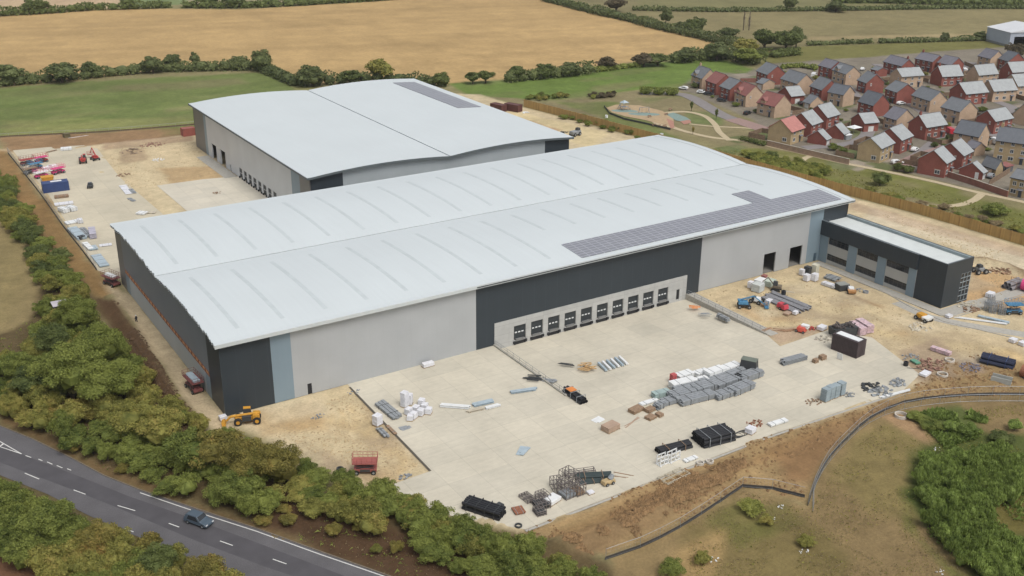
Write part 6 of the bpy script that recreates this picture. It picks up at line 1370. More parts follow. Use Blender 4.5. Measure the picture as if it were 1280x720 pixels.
for lb, a, L_, w, h, m in [('oval brown pallet load left of the small brown ones', (795, 514), 3.0, 1.8, .6, K_BROWN), ('small brown pallet load between two others', (812, 514), 2.0, 1.4, .6, K_BROWN), ('brown crate grid below the small brown load', (813, 523), 2.0, 1.6, .4, K_BROWN), ('small narrow brown crate right of the crate grid', (824, 520), 1.2, 1.4, .5, K_BROWN), ('brown box with open top at the lower left', (763, 537), 3.2, 2.2, 1.0, mat('tan_card', (.36, .26, .19), .85))]: pallet(lb, a, L_, w, h, m, rad(10), cat='crate')
plank_pile('long tan planks lying right of the open brown box', (790, 529), 3, 5.5, mat('tan_card', (.36, .26, .19), .85), spread=.8, rz=.32); plank_pile('tilted off white board above the brown box', (748, 525), 2, 2.8, K_WHITEP, 'board', .3, .1, 1.4, 'board', .3, 'boards')
beam_bundle('galvanised steel bundle with wrapped ends right of the big stack', (976, 456), (1006, 448), 4, K_STEEL, .4, .45, rows=2); pallet('small brown crate left of two beyond the steel bundle', (1019, 453), 1.2, 1, .7, K_BROWN); pallet('rounded brown crate right of two beyond the steel bundle', (1028, 449), 1.5, 1.2, .8, K_BROWN)
for i_, (px, py) in enumerate([(1031, 501), (1037, 498), (1043, 496), (1050, 493)]): pallet(('leftmost', 'second', 'third', 'rightmost')[i_]+' tall blue grey block stack of the four at the yard edge', (px, py), 1.5, 1.5, 2.6, mat('block_blue_grey', (.25, .30, .32), .7, var=.15), rad(5), 'tall block stacks at the yard edge')
rubble('brown offcuts beside the tall block stacks', (1017, 503), 1.8, 24); rubble('grey offcuts right of the tall block stacks', (1061, 494), 1.4, 18, K_GREYP); rubble('grey brown scrap in the corner of the yard', (1088, 484), 2.6, 34, K_DARKG, s=.6); rubble('strewn grey strips near the yard corner', (1102, 490), 2.6, 24, K_GREYP, s=.8); rubble('brown grey scrap on the yard lip', (1124, 479), 2.2, 26, K_GREYP, s=.6)
beam_bundle('long white beam lying along the yard lip', (1100, 498), (1138, 488), 2, K_WHITEP, .3, .2); panel_pack('white pack lying on the front edge of the yard', (961, 533), (983, 526), 1.2, .5, K_WHITEP); pallet('white boxed load with rope beside the rust pile', (938, 541), 1.8, 1.6, 1.0, K_WRAP, .3); rubble('rust red heap by the front edge of the yard', (944, 530), 2.0, 40, K_RUST, s=.3, h=.4)
t, _ = T('hose_coil', 'loose black and white hose coils at the front edge of the yard', 'hose', (926, 543)); mb = MB()
for k in range(4):
    pts = [(k*.5-1+math.cos(u)*(1.1+.2*k), math.sin(u)*.8, .06+.03*k) for u in np.linspace(0, 6.0, 18)]; mb.tube(pts, .06, 5)
mb.build('hose', K_DARKG, t); panel_pack('bright white channel lengths beside the window frames', (855, 578), (871, 572), 1.0, .4, K_WHITEP)
def upright_frame(label, a, b, h=1.8):
    t, L = T('window_frame', label, 'frame', a, b); mb = MB()
    for s in (-.45, .45):
        for x in (-L/2, 0, L/2): mb.box((x, s, h/2+.1), (.18, .12, h))
        for z in (.15, h*.55, h): mb.box((0, s, z), (L, .12, .18))
    mb.box((-L/2, 0, .1), (.2, 1.4, .14)).box((L/2, 0, .1), (.2, 1.4, .14)); mb.build('frame_bars', K_WHITEP, t); return t
upright_frame('left white upright window frame on the yard edge', (823, 582), (833, 578)); upright_frame('right white upright window frame on the yard edge', (836, 578), (847, 573))
def ring(label, a, r=.8, h=.5, m=None, name='concrete_ring'):
    t, _ = T(name, label, 'manhole ring', a); MB().pipe((0, 0, 0), (0, 0, h), r, .2, 18).build('ring', m or mat('ring_concrete', S(205, 198, 186), .85), t); return t
ring('pale ring left of two on the purple stained soil below the yard', (875, 580), .7, .4); ring('pale ring right of two on the purple stained soil', (887, 578), .7, .4); ring('white concrete ring at the head of the sandy hollow in the basin', (1126, 521), 1.2, .6); ring('upper cream ring on the rubble by the sand', (1187, 451), 1.0, .4); ring('lower cream ring on the rubble by the sand', (1178, 469), 1.1, .4); ring('small dark collar at the bottom corner of the yard', (648, 658), .6, .3, K_DARKG); ring('ring buried in the soil at the yard corner', (1168, 456), .8, .2, K_BROWN)
# racks of mesh and trestles at the lower yard edge
def rack(label, a, b, w=1.8, h=1.6, m=None, lev=3, load=None):
    t, L = T('mesh_rack', label, 'rack', a, b, group='metal racks at the lower yard edge'); mb = MB()
    for x in np.linspace(-L/2, L/2, 4):
        for y in (-w/2, w/2): mb.box((x, y, h/2), (.09, .09, h))
        for z in np.linspace(.15, h, lev): mb.box((x, 0, z), (.07, w, .07))
    for z in np.linspace(.15, h, lev):
        for y in (-w/2, 0, w/2): mb.box((0, y, z), (L, .08, .08))
    mb.build('rack_frame', m or mat('rack_steel', (.16, .14, .13), .7, var=.25, scale=3), t)
    if load: MB().box((0, 0, .4), (L*.9, w*.85, .5)).build('load', load, t)
    return t
for lb, a, b, w, h, ld in [('mesh rack at the top left of the rack group', (690, 612), (703, 610), 2.6, 1.8, None), ('tall mesh rack in the middle of the rack group', (705, 612), (717, 606), 2.6, 3.2, None), ('front tall mesh rack of the rack group', (702, 622), (716, 616), 2.4, 2.6, K_GREYP), ('right mesh rack with timber slats', (717, 618), (727, 614), 2.2, 2.2, K_BROWN), ('low mesh rack behind the pipe bundles', (706, 596), (743, 591), 1.2, .9, None),
    ('dark frame stack left of the white covered load', (668, 634), (684, 630), 2.6, 1.4, K_DARKG), ('dark frame stack at the very edge of the yard', (669, 643), (680, 640), 1.8, .9, K_DARKG), ('tilted pale frame near the rust tray', (654, 626), (664, 622), 2.4, .6, None), ('grey frame behind the white covered load', (673, 626), (684, 622), 2.0, 1.2, None)]: rack(lb, a, b, w, h, None, 3, ld)
pallet('white sheeted load with red base between the frame stacks', (690, 627), 2.6, 2.0, .7, K_WHITEP, rad(15)); panel_pack('rust red steel tray left of the frame stacks', (641, 641), (655, 638), 2.0, .4, K_RUST, cat='steel tray'); pallet('small dark crate above the rust tray', (624, 634), 1.4, 1.2, .4, K_DARKG, .3, cat='crate'); pallet('tiny pale basin below the pipe bundles on the yard edge', (738, 617), 1.2, 1, .3, K_WRAP, cat='crate')
t, L = T('mortar_mixer', 'dusty yellow machine at the end of the green pipe bundles', 'machine', (752, 608), (768, 602)); MB().box((0, 0, .6), (L*.9, 1.2, .6), 0, 0, 0, .9).build('body', mat('dusty_yellow', (.40, .30, .16), .8, var=.2, scale=2), t, bevel=.08); MB().cyl((.4, 0, .9), (.9, 0, 1.6), .5, 10, .35).build('drum', K_GREYP, t); wheels(t, [(-.6, -.6), (.6, -.6), (-.6, .6), (.6, .6)], .3, .2)
plank_pile('long thin bars on the yard above the earth slope, left', (772, 596), 2, 4, K_BROWN, spread=.4, rz=-.75); plank_pile('long thin bars on the yard above the earth slope, right', (778, 592), 2, 4, K_BROWN, spread=.4, rz=-.75)
rack('wire enclosure lying on the earth below the yard', (828, 603), (856, 590), 2.4, .4, mat('pale_timber', (.5, .46, .36), .8), 2)

# --- dark container, skip and packs by the sand
container('large dark brown container with pale roof sheet beside the sandy area', (1044, 434), (1075, 446), 3.0, 3.6, K_CONT, roofm=K_WHITEP)
p_ = at(1051, 447); t = thing('notice_board', 'blank white board leaning on the dark brown container', 'board', p_, ab(1044, 434, 1075, 446)[1]); MB().box((.4, -1.1, .8), (1.3, .06, 1.5), 0, .12).build('board', K_WHITEP, t)
t, L = T('waste_skip', 'dark waste skip full of rubbish behind the brown container', 'skip', (1040, 420), (1066, 416)); MB().box((0, 0, 1.0), (L, 2.6, 1.9), 0, 0, 0, 1.1).build('skip_body', K_DARKG, t); mb = MB()
for k in range(40): mb.box((random.uniform(-L/2, L/2)*.9, random.uniform(-1, 1), 2.0+random.uniform(0, .5)), (random.uniform(.3, 1.6), .3, .15), random.uniform(0, 3), random.uniform(-.5, .5), random.uniform(-.5, .5))
mb.build('rubbish', mat('mixed_rubbish', (.09, .075, .07), .9, var=.5, scale=2), t)
K_PK = mat('pink_white_wrap', (.52, .38, .40), .6, var=.3, scale=2.5)
panel_pack('pink and white wrapped pack behind the container, left of two', (1063, 410), (1079, 420), 1.8, 1.9, K_PK); panel_pack('pink and white wrapped pack behind the container, right of two', (1072, 407), (1088, 417), 1.8, 1.9, K_PK); panel_pack('pink and white block pack on the rubble heap', (1164, 437), (1188, 445), 1.3, .9, K_PK)
rubble('red brown rubble heap on the sand at the right', (1164, 456), 4.0, 70, mat('rubble_red', (.26, .15, .11), .9, var=.35, scale=2), s=.5); rubble('grey gravel and scrap heap beside the rubble', (1138, 447), 2.4, 30, K_GREYP, s=.35); rubble('purple grey scrap heap left of the navy pipes', (1212, 460), 2.8, 40, mat('scrap_purple', (.17, .16, .19), .8, var=.3, scale=3), s=.4)
panel_pack('green covered timber beside the red brown rubble', (1139, 451), (1148, 456), 1.2, .5, mat('green_cover', (.10, .26, .17), .6)); ring('black barrel at the corner of the yard by the rubble', (1132, 457), .5, .9, K_BLACK, 'barrel'); plank_pile('dark plank by the yard corner', (1144, 461), 2, 4, K_DARKG, spread=.3, rz=-.6); pallet('torn white bag on the yard corner', (1156, 469), 2.6, 1.6, .5, K_WRAP, .2)
t, L = T('rusty_tank', 'rust coloured tank cut by the right edge', 'tank', (1276, 470), (1300, 478)); MB().cyl((-L/2, 0, 1.3), (L/2, 0, 1.3), 1.3, 18).build('tank_shell', K_RUST, t, smooth=False); MB().box((-L*.3, 0, .2), (.3, 2, .4)).box((L*.3, 0, .2), (.3, 2, .4)).build('cradle', K_DARKG, t)
# --- machines and stores in front of the two big openings
p_ = at(930, 384); boom_lift('blue articulated boom lift parked on the sand by the right retaining wall', p_, rad(-38), K_BLUE, 1.6, 4.6, fold=True)
p_ = at(1010, 346)
for lb, a, L_, w, h, m in [('cream bag stack in front of the right opening', (1018, 343), 1.6, 1.6, 2.6, mat('cream_bag', (.52, .50, .40), .8)), ('white pallet below the cream bag stack', (1018, 351), 1.6, 1.4, 1.8, K_WRAP), ('white pallet left of the cream bag stack', (1008, 351), 1.6, 1.4, 1.6, K_WRAP), ('dark grey drum pallet near the right opening', (1009, 343), 1.6, 1.6, 2.0, K_DARKG), ('white bag at the left of the dark drum pallet', (1002, 344), 1.2, 1.2, 1.5, K_WRAP)]: pallet(lb, a, L_, w, h, m, rad(10))
for lb, a, L_, w, h, m in [('round white silo bag in the middle of the sand stores', (947, 364), 2.6, 2.4, 1.9, mat('silo_bag', (.46, .48, .46), .7)), ('white covered load behind the silo bag', (950, 357), 3.0, 2.2, 1.6, K_WHITEP), ('pale green covered load at the rear of the sand stores', (961, 357), 3.0, 2.6, 1.4, mat('pale_green_cover', (.42, .47, .40), .7)), ('small white drum at the left of the sand stores', (938, 360), 1.4, 1.2, 1.6, K_WRAP), ('red topped drum pallet at the rear of the sand stores', (955, 350), 1.4, 1.2, 1.2, mat('dull_red', (.25, .10, .09), .8)), ('white sack between the steel lengths and the red compressor', (961, 378), 1.8, 1.2, .6, K_WRAP), ('small white sack at the end of the steel lengths', (994, 393), 1.4, 1.0, .7, K_WRAP), ('tan box beside the red compressor', (984, 393), 2.0, 1.4, .4, mat('tan_card', (.36, .26, .19), .85)), ('brown crate left of the steel lengths', (955, 382), 2.0, 1.2, .4, K_BROWN)]: pallet(lb, a, L_, w, h, m, rad(15))
t, L = T('site_dumper', 'white and black site machine at the left of the sand stores', 'machine', (940, 377), (951, 380)); MB().box((.2, 0, 1.0), (L*.6, 1.6, .9), 0, 0, 0, .8).build('body', K_WHITEP, t, bevel=.1); MB().box((-L*.3, 0, 1.0), (L*.3, 1.5, .8)).build('engine', K_DARKG, t); wheels(t, [(-1, -.9), (1, -.9), (-1, .9), (1, .9)], .5, .35)
t, L = T('compressor', 'red compressor beside the grey steel lengths', 'compressor', (973, 384), (983, 389)); MB().box((0, 0, .9), (L, 1.6, 1.1), 0, 0, 0, .85).build('body', mat('compressor_red', (.50, .06, .08), .5), t, bevel=.1); MB().box((L*.2, 0, 1.5), (.6, .8, .1)).build('hatch', K_DARKG, t); wheels(t, [(0, -.8), (0, .8)], .35, .2)
for i_, (a, b) in enumerate([((957, 368), (1010, 390)), ((962, 366), (1014, 387)), ((954, 372), (1000, 393))]): beam_bundle(('middle', 'rear', 'front')[i_]+' row of long grey steel lengths on the sand', a, b, 5, M('dull_steel', (.22, .22, .23), .6, var=.2, scale=2), .35, .4)
def excavator(label, a, rz, m, s=1.):
    t, _ = T('mini_excavator', label, 'excavator', a); t.rotation_euler.z = rz; t.scale = (s, s, s)
    for y in (-.8, .8): MB().box((0, y, .35), (2.4, .4, .6), 0, 0, 0, .85).build('track', K_TYRE, t, bevel=.1)
    MB().box((-.2, 0, 1.1), (2.0, 1.6, .7)).build('body', m, t, bevel=.1); c = MB().box((.2, .35, 1.95), (1.1, .8, 1.1), 0, 0, 0, .85).build('cab', K_DARKG, t)
    MB().cyl((.7, -.2, 1.3), (2.2, -.2, 2.9), .14, 6).cyl((2.2, -.2, 2.9), (3.6, -.2, 1.5), .11, 6).build('boom', m, t); MB().box((3.6, -.2, 1.0), (.6, .7, .6), 0, 0, .4, .6).build('bucket', K_DARKG, t)
excavator('small dark excavator with tan arm among the sand stores', (970, 363), rad(120), mat('exc_tan', (.16, .13, .09), .6)); ring('black bin standing among the sand stores', (979, 370), .55, 1.4, K_BLACK, 'bin'); plank_pile('thin pale battens on the sand right of the black bin', (990, 377), 4, 4, K_BROWN, spread=1.2, rz=-.5); plank_pile('cream battens behind the black bin', (988, 365), 4, 3.5, mat('cream_beam', S(200, 190, 170), .7), spread=1.2, rz=-.9)
for i_, px in enumerate((958, 975, 985)): plank_pile('brown formwork pile, '+('left', 'middle', 'right')[i_]+' of three on the sand edge by the retaining wall', (px, 413), 6, 3.4, mat('formwork', (.32, .20, .12), .9, var=.25, scale=3), spread=1.4, rz=random.uniform(-.7, .3))
t, L = T('red_generator', 'red machine with white cover at the sand edge', 'generator', (996, 413), (1007, 416)); MB().box((0, 0, .7), (L, 1.8, 1.0), 0, 0, 0, .8).build('body', mat('gen_red', (.52, .09, .06), .5), t, bevel=.1); MB().box((.5, .7, 1.2), (1.6, 1.2, .7)).build('cover', K_WHITEP, t); wheels(t, [(-.8, -.9), (.8, -.9)], .3, .2)
pallet('white and lilac pallet right of the red machine', (1027, 412), 2.2, 1.6, .8, K_WRAP, .2); rubble('red gas bottles and bits between the red machine and white pallet', (1016, 411), 1.2, 12, K_RED, s=.4); rubble('pale scraps strewn on the yard rim by the container', (1031, 423), 2.6, 22, mat('pale_scrap', S(190, 182, 168), .8), s=.5); plank_pile('red barrier parts at the head of the right retaining wall', (868, 384), 8, 2.2, K_ORANGE, 'barrier', 1.4, .08, .2, 'barrier_parts', -.6, 'boards'); panel_pack('grey trough leaning by the right retaining wall', (897, 396), (911, 403), 1.2, .9, K_GREYP)
plank_pile('grey metal pieces on the yard beside the red barrier parts', (882, 394), 8, 2.6, K_GREYP, 'metal pile', 2., .06, .16, 'metal_pile', -.6, 'bars')
for lb, a, b, w, h, m in [('grey sheet pile along the foot of the office block', (1032, 346), (1047, 351), 3.0, .6, K_GREYP), ('white and pink bag row in front of the office block', (1028, 355), (1045, 361), 1.6, .8, K_PK if False else K_WRAP), ('narrow timber stack beside the office grey sheets', (1046, 353), (1053, 357), 1.0, .5, K_BROWN)]: panel_pack(lb, a, b, w, h, m)
t, L = T('dark_tank', 'dark square tank with pale lid in front of the office block', 'tank', (1046, 363), (1058, 361)); MB().box((0, 0, .8), (L, 2.2, 1.5)).build('tank_body', K_DARKG, t, bevel=.1); MB().box((0, 0, 1.6), (L*.95, 2.1, .08)).build('lid', mat('lid_grey', (.24, .25, .23), .6), t)
t, L = T('site_dumper', 'small white dumper with orange skip before the office block', 'dumper', (1062, 362), (1065, 369)); MB().box((-.3, 0, .9), (1.8, 1.5, .8), 0, 0, 0, .85).build('body', K_WHITEP, t, bevel=.1); MB().box((1.1, 0, .7), (1.2, 1.6, .6), 0, 0, 0, 1.2).build('skip', mat('skip_orange', (.38, .20, .08), .7), t); wheels(t, [(-.9, -.8), (.9, -.8), (-.9, .8), (.9, .8)], .4, .3)
ring('grey cable reel right of the small white dumper', (1082, 366), .7, .5, K_GREYP, 'cable_reel'); rubble('grey fittings left of the cable reel', (1073, 363), 1.3, 14, K_GREYP, s=.35)
t, L = T('site_dumper', 'yellow dumper with white front on the sand near the office corner', 'dumper', (1146, 397), (1162, 404)); MB().box((-.6, 0, 1.1), (L*.55, 1.9, .9), 0, 0, 0, .85).build('body', K_YEL, t, bevel=.1); MB().box((L*.28, 0, .9), (L*.35, 2.0, .7), 0, 0, 0, 1.2).build('skip', K_WHITEP, t); wheels(t, [(-1.3, -.95), (1.3, -.95), (-1.3, .95), (1.3, .95)], .5, .4)
rubble('pale rubble and bags beside the yellow dumper', (1152, 409), 3.2, 40, mat('pale_rubble', S(205, 196, 176), .85, var=.15), s=.5, h=.3)
# --- behind and right of the office
t, L = T('site_loader', 'dark wheeled loader behind the office end wall', 'loader', (1219, 342), (1229, 341)); MB().box((0, 0, 1.2), (L*.7, 1.8, 1.0)).build('body', K_GREYP, t, bevel=.1); MB().box((-.2, 0, 2.0), (1.2, 1.3, .8), 0, 0, 0, .85).build('cab', K_DARKG, t); wheels(t, [(-1.1, -1), (1.1, -1), (-1.1, 1), (1.1, 1)], .7, .45)
panel_pack('short pale orange pipes behind the dark loader', (1230, 339), (1239, 342), .6, .4, mat('cream_beam', S(200, 190, 170), .7))
t, L = T('pink_tank', 'magenta plastic tank cut by the right edge', 'tank', (1277, 362), (1292, 366)); MB().cyl((-L/2, 0, 1.5), (L/2, 0, 1.5), 1.5, 18).build('tank_shell', K_PINK, t); MB().box((0, 0, .15), (L*.7, 2, .3)).build('cradle', K_DARKG, t)
pipe_bundle('grey concrete pipes left of the magenta tank', (1258, 362), (1274, 356), 3, 2, .5, mat('pipe_concrete', S(140, 136, 138), .85), bm=K_BROWN, bands=2); pallet('white bag alone behind the block pallets', (1237, 371), 2.4, 1.6, 1.0, K_WRAP, .2)
for i_, (px, py) in enumerate([(1234, 387), (1240, 390), (1247, 388), (1238, 380), (1252, 392)]): rack('block and scaffold stillage near the right edge, '+('first from the left', 'front middle', 'rear middle', 'rearmost', 'rightmost')[i_], (px-4, py), (px+4, py+1), 1.6, 2.2, K_GREYP, 4)
p_ = at(1266, 392); scissor_lift('blue scissor lift with white rails at the right edge', p_, rad(-30), 4.0, 2.0, 2.4, K_BLUE)
beam_bundle('long pale kerb lengths on the sand right of the office corner', (1192, 397), (1260, 406), 3, K_WHITEP, .25, .2); panel_pack('blue steel trench lining below the block stillages', (1222, 396), (1262, 405), .8, .5, K_BLUEP); pallet('white and red bag at the kerb near the office corner', (1186, 397), 1.6, 1.2, .6, K_WRAP)
for lb, a in [('white block on the sand track, left of two at the right edge', (1266, 428)), ('grey block on the sand track, right of two at the right edge', (1278, 432))]: pallet(lb, a, 1.6, 1.4, .8, K_WRAP)
rubble('reddish soil heap at the office end corner', (1212, 387), 2.6, 30, mat('soil_clods', (.25, .16, .10), .95, var=.3), s=.5); rubble('cream spoil beside the glazed office corner', (1208, 382), 2.6, 30, mat('pale_rubble', S(205, 196, 176), .85, var=.15), s=.5)
rubble('dark soil clods in the trench behind the office', (1256, 338), 4.5, 60, mat('soil_clods', (.25, .16, .10), .95, var=.3), s=.7)

# --- left of the warehouse
def on_wall(y, z=0.): return y
p_ = at(243, 487); scissor_lift('maroon scissor lift carrying blue grey sheets against the left wall near the corner', p_, rad(94), 5.2, 2.4, 2.4, K_MAROON, load=('blue grey cladding sheets lying on the maroon scissor lift', K_BLUEP, .8))
p_ = at(140, 356); scissor_lift('maroon scissor lift with white load at the far end of the left wall', p_, rad(110), 4.8, 2.4, 2.2, K_MAROON, load=('white and grey sheets lying on the far scissor lift', K_WHITEP, .7))
p_ = at(457, 590); scissor_lift('red scissor lift with tall rails alone on the sand above the hedge', p_, rad(-30), 4.2, 2.3, 2.2, mat('faded_red', (.30, .09, .075), .6))
plank_pile('white strip lying on the dark soil beside the left track', (178, 431), 3, 3.5, K_WHITEP, spread=.5, rz=-.9)
# telehandler
def telehandler(label, loc, rz):
    t = thing('telehandler', label, 'telehandler', loc, rz); MB().box((0, 0, 1.1), (4.4, 1.2, .7)).box((-1.6, 0, 1.5), (1.2, 1.9, .8)).build('chassis', K_YEL, t, bevel=.08)
    MB().box((.1, .75, 1.3), (1.6, .8, .9)).build('engine_cover', K_DARKG, t); c = MB().box((.0, -.6, 2.0), (1.5, .95, 1.5), 0, 0, 0, .85).build('cab', K_DARKG, t); MB().box((0, -.6, 2.8), (1.3, .9, .08)).build('cab_roof', K_YEL, t)
    MB().cyl((-2.4, .2, 2.0), (3.0, .2, 1.6), .26, 8).cyl((3.0, .2, 1.6), (3.8, .2, .8), .2, 6).build('boom', K_YEL, t); MB().box((4.3, .2, .5), (.7, 1.9, .7), 0, 0, .3, .8).build('bucket', K_YEL, t); wheels(t, [(-1.7, -1.0), (1.7, -1.0), (-1.7, 1.0), (1.7, 1.0)], .72, .5, K_YEL)
p_ = at(310, 528); telehandler('yellow orange telehandler parked at the near corner of the warehouse', p_, ab(330, 524, 284, 528)[1]); pallet('white sack in front of the telehandler bucket', (279, 525), 1.4, 1.2, .8, K_WRAP); rubble('grey spoil pieces on the sand beside the small black door', (397, 521), 1.4, 14, K_GREYP, s=.3, h=.1)
rubble('grey debris by the left yard joint below the small wall pallet', (443, 490), 1.4, 14, K_GREYP, s=.3, h=.1); rubble('blue grey offcuts on the sand at the bottom of the yard joint', (507, 596), 1.2, 18, K_GREYP, s=.35); ring('small dark drain on the sand left of the red scissor lift', (425, 588), .6, .5, K_DARKG, 'drain_cover')
# --- rear left yard
t_, L = container('navy blue container with white roof label in the rear left yard', (54, 240), (86, 236), 3.4, 2.8, K_NAVY)
MB().box((L*.05, .3, 2.9), (3.2, 1.4, .04)).build('label_panel', K_WHITEP, t_)
FL = 'machines parked in the rear left yard'
for lb, a, rz, m, dk in [('dark red scissor lift at the top left of the rear yard', (34, 206), 10, K_MAROON, K_RED), ('dark red scissor lift behind the blue one', (52, 203), 15, K_RED, K_PINK), ('blue scissor lift in the rear left yard', (45, 211), 12, K_BLUE, K_BLUE), ('magenta scissor lift left of the orange one', (52, 222), 15, K_PINK, K_WHITEP), ('magenta scissor lift with raised end, right of the white covers', (73, 217), 20, K_PINK, K_PINK), ('grey scissor lift between blue and magenta machines', (38, 217), 10, K_GREYP, K_BROWN)]:
    scissor_lift(lb, at(*a), rad(rz), 4.4, 2.2, 1.9, m, dk, group=FL)
t, L = T('orange_skip', 'orange yellow boat shaped skip beside the navy container', 'skip', (51, 227), (68, 225)); MB().box((0, 0, .8), (L*.7, 2.0, 1.4), 0, 0, 0, 1.35).build('skip_body', K_YEL, t)
for i_, (px, py) in enumerate([(60, 214), (66, 212)]): pallet('white covered load, '+('left', 'right')[i_]+' of two between the coloured lifts', (px, py), 3, 2, 1.4, K_WHITEP, .2)
p_ = at(104, 203); telehandler('red telehandler at the far side of the rear left yard', p_, rad(80)); MATS_R = t
for o in COL.objects:
    if o.parent and o.parent.get('label') == 'red telehandler at the far side of the rear left yard' and o.data.materials[0] == K_YEL: o.data.materials[0] = K_RED
boom_lift('red and white boom lift beside the red telehandler', at(119, 200), rad(100), K_RED, 3.5, 3.2); t, L = T('parked_pickup', 'small dark utility vehicle alone in the middle of the rear left yard', 'vehicle', (112, 238), (114, 231)); MB().box((0, 0, .75), (3.2, 1.6, .6)).build('body', K_DARKG, t, bevel=.08); MB().box((.2, 0, 1.3), (1.4, 1.4, .6), 0, 0, 0, .85).build('cab', K_CARG, t); wheels(t, [(-1, -.7), (1, -.7), (-1, .7), (1, .7)], .35, .25)
for lb, a, b, w, h, m in [('white beam stack at the far edge of the rear left yard', (76, 188), (90, 187), 2.4, .9, K_WHITEP), ('dark plank at the far edge of the rear left yard', (58, 191), (71, 188), .8, .3, K_BROWN), ('brown timber pack below the navy container', (68, 248), (86, 246), 1.8, .8, K_BROWN), ('left white boxed pack with brown base in the rear yard', (76, 266), (84, 264), 3.4, 1.3, K_WHITEP), ('right white boxed pack with brown base in the rear yard', (86, 264), (94, 262), 3.4, 1.3, K_WHITEP), ('white flat packs above the boxed ones', (68, 257), (92, 254), 2.4, .5, K_WRAP),
    ('pale flat sheets below the boxed packs', (82, 280), (98, 277), 2.8, .4, K_WHITEP), ('small white box pack right of the flat sheets', (97, 279), (104, 278), 2.0, 1.2, K_WRAP), ('long pale grey sheet stack along the site fence', (90, 287), (103, 300), 2.6, .8, K_BLUEP), ('long channel bundle right of the sheet stack', (102, 287), (112, 297), 1.8, .7, K_GREYP), ('upright pale purple pack in the rear left yard', (115, 290), (117, 299), 1.8, 1.6, mat('lilac_wrap', (.40, .38, .44), .6)), ('blue grey flat sheets further down the fence', (110, 312), (122, 310), 3.2, .5, K_BLUEP), ('long blue grey channels at the lower end of the rear yard', (120, 320), (131, 334), 2.4, .5, K_BLUEP), ('pale sheet pack lying near the left warehouse corner', (124, 308), (140, 306), 1.8, .3, K_WRAP), ('black roll of membrane beside the sheet stack', (98, 300), (106, 298), 1.4, 1.0, K_BLACK), ('white sheets by the fence below the membrane roll', (106, 305), (114, 313), 1.4, .6, K_WHITEP),
    ('long grey bars at the right side of the rear yard', (153, 232), (162, 243), 2.2, .2, K_WRAP), ('short grey bars by the right side of the rear yard', (163, 237), (168, 242), 1.4, .3, K_GREYP), ('thin grey bars below the short ones in the rear yard', (161, 248), (168, 252), 1.4, .2, K_GREYP), ('white plank stack against the roof edge of the rear yard', (172, 267), (183, 268), 2.4, .6, K_WHITEP), ('cream planks right of the white stack at the roof edge', (184, 266), (195, 266), 2., .3, mat('cream_beam', S(200, 190, 170), .7))]: panel_pack(lb, a, b, w, h, m)
rubble('dark scrap pieces at the right edge of the rear yard', (154, 219), 2.2, 22, K_BROWN, s=.5, h=.2); rubble('grey brown spoil heap by the far sandy corner', (166, 190), 4.2, 60, mat('spoil_grey', S(150, 132, 112), .95, var=.15), s=.8, h=1.4); rubble('reddish rubble strip near the rear warehouse corner', (190, 181), 4.5, 50, mat('rubble_red', (.26, .15, .11), .9, var=.35, scale=2), s=.5, h=.2); rubble('dark gravel patch on the rear dock apron', (272, 241), 1.8, 24, K_BROWN, s=.3, h=.1)
rubble('pale wrapped bits on the sand near the rear dock apron', (198, 200), 2.4, 18, K_WHITEP, s=.5, h=.2); container('small red brown container beside the rear warehouse corner', (228, 170), (243, 168), 3.0, 2.8, mat('cont_red', (.28, .09, .07), .6)); plank_pile('long pale bar lying on the brown strip by the far fence', (98, 171), 2, 8, K_WRAP, spread=.3, rz=.1); container('small olive box at the far fence on the brown strip', (80, 172), (87, 171), 2.2, 1.4, mat('olive_box', (.12, .10, .05), .7))
for lb, a, b in [('dark maroon container behind the rear warehouse, left of two', (616, 137), (630, 140)), ('dark maroon container behind the rear warehouse, right of two', (633, 137), (650, 140))]: container(lb, a, b, 3.0, 2.8, mat('cont_maroon', (.10, .04, .035), .6))
t, L = T('site_loader', 'grey loader on the sand track beside the timber hoarding', 'loader', (713, 171), (725, 168)); MB().box((0, 0, 1.3), (L*.8, 2.2, 1.2)).build('body', K_GREYP, t, bevel=.1); MB().box((L*.25, 0, 2.3), (1.4, 1.5, 1.0), 0, 0, 0, .85).build('cab', K_DARKG, t); wheels(t, [(-1.3, -1.1), (1.3, -1.1), (-1.3, 1.1), (1.3, 1.1)], .7, .5)
rubble('small dark machine parts left of the grey loader', (704, 166), 2.0, 20, K_DARKG, s=.6); rubble('white barrels near the start of the timber hoarding', (658, 141), 1.6, 8, K_WHITEP, s=.8)
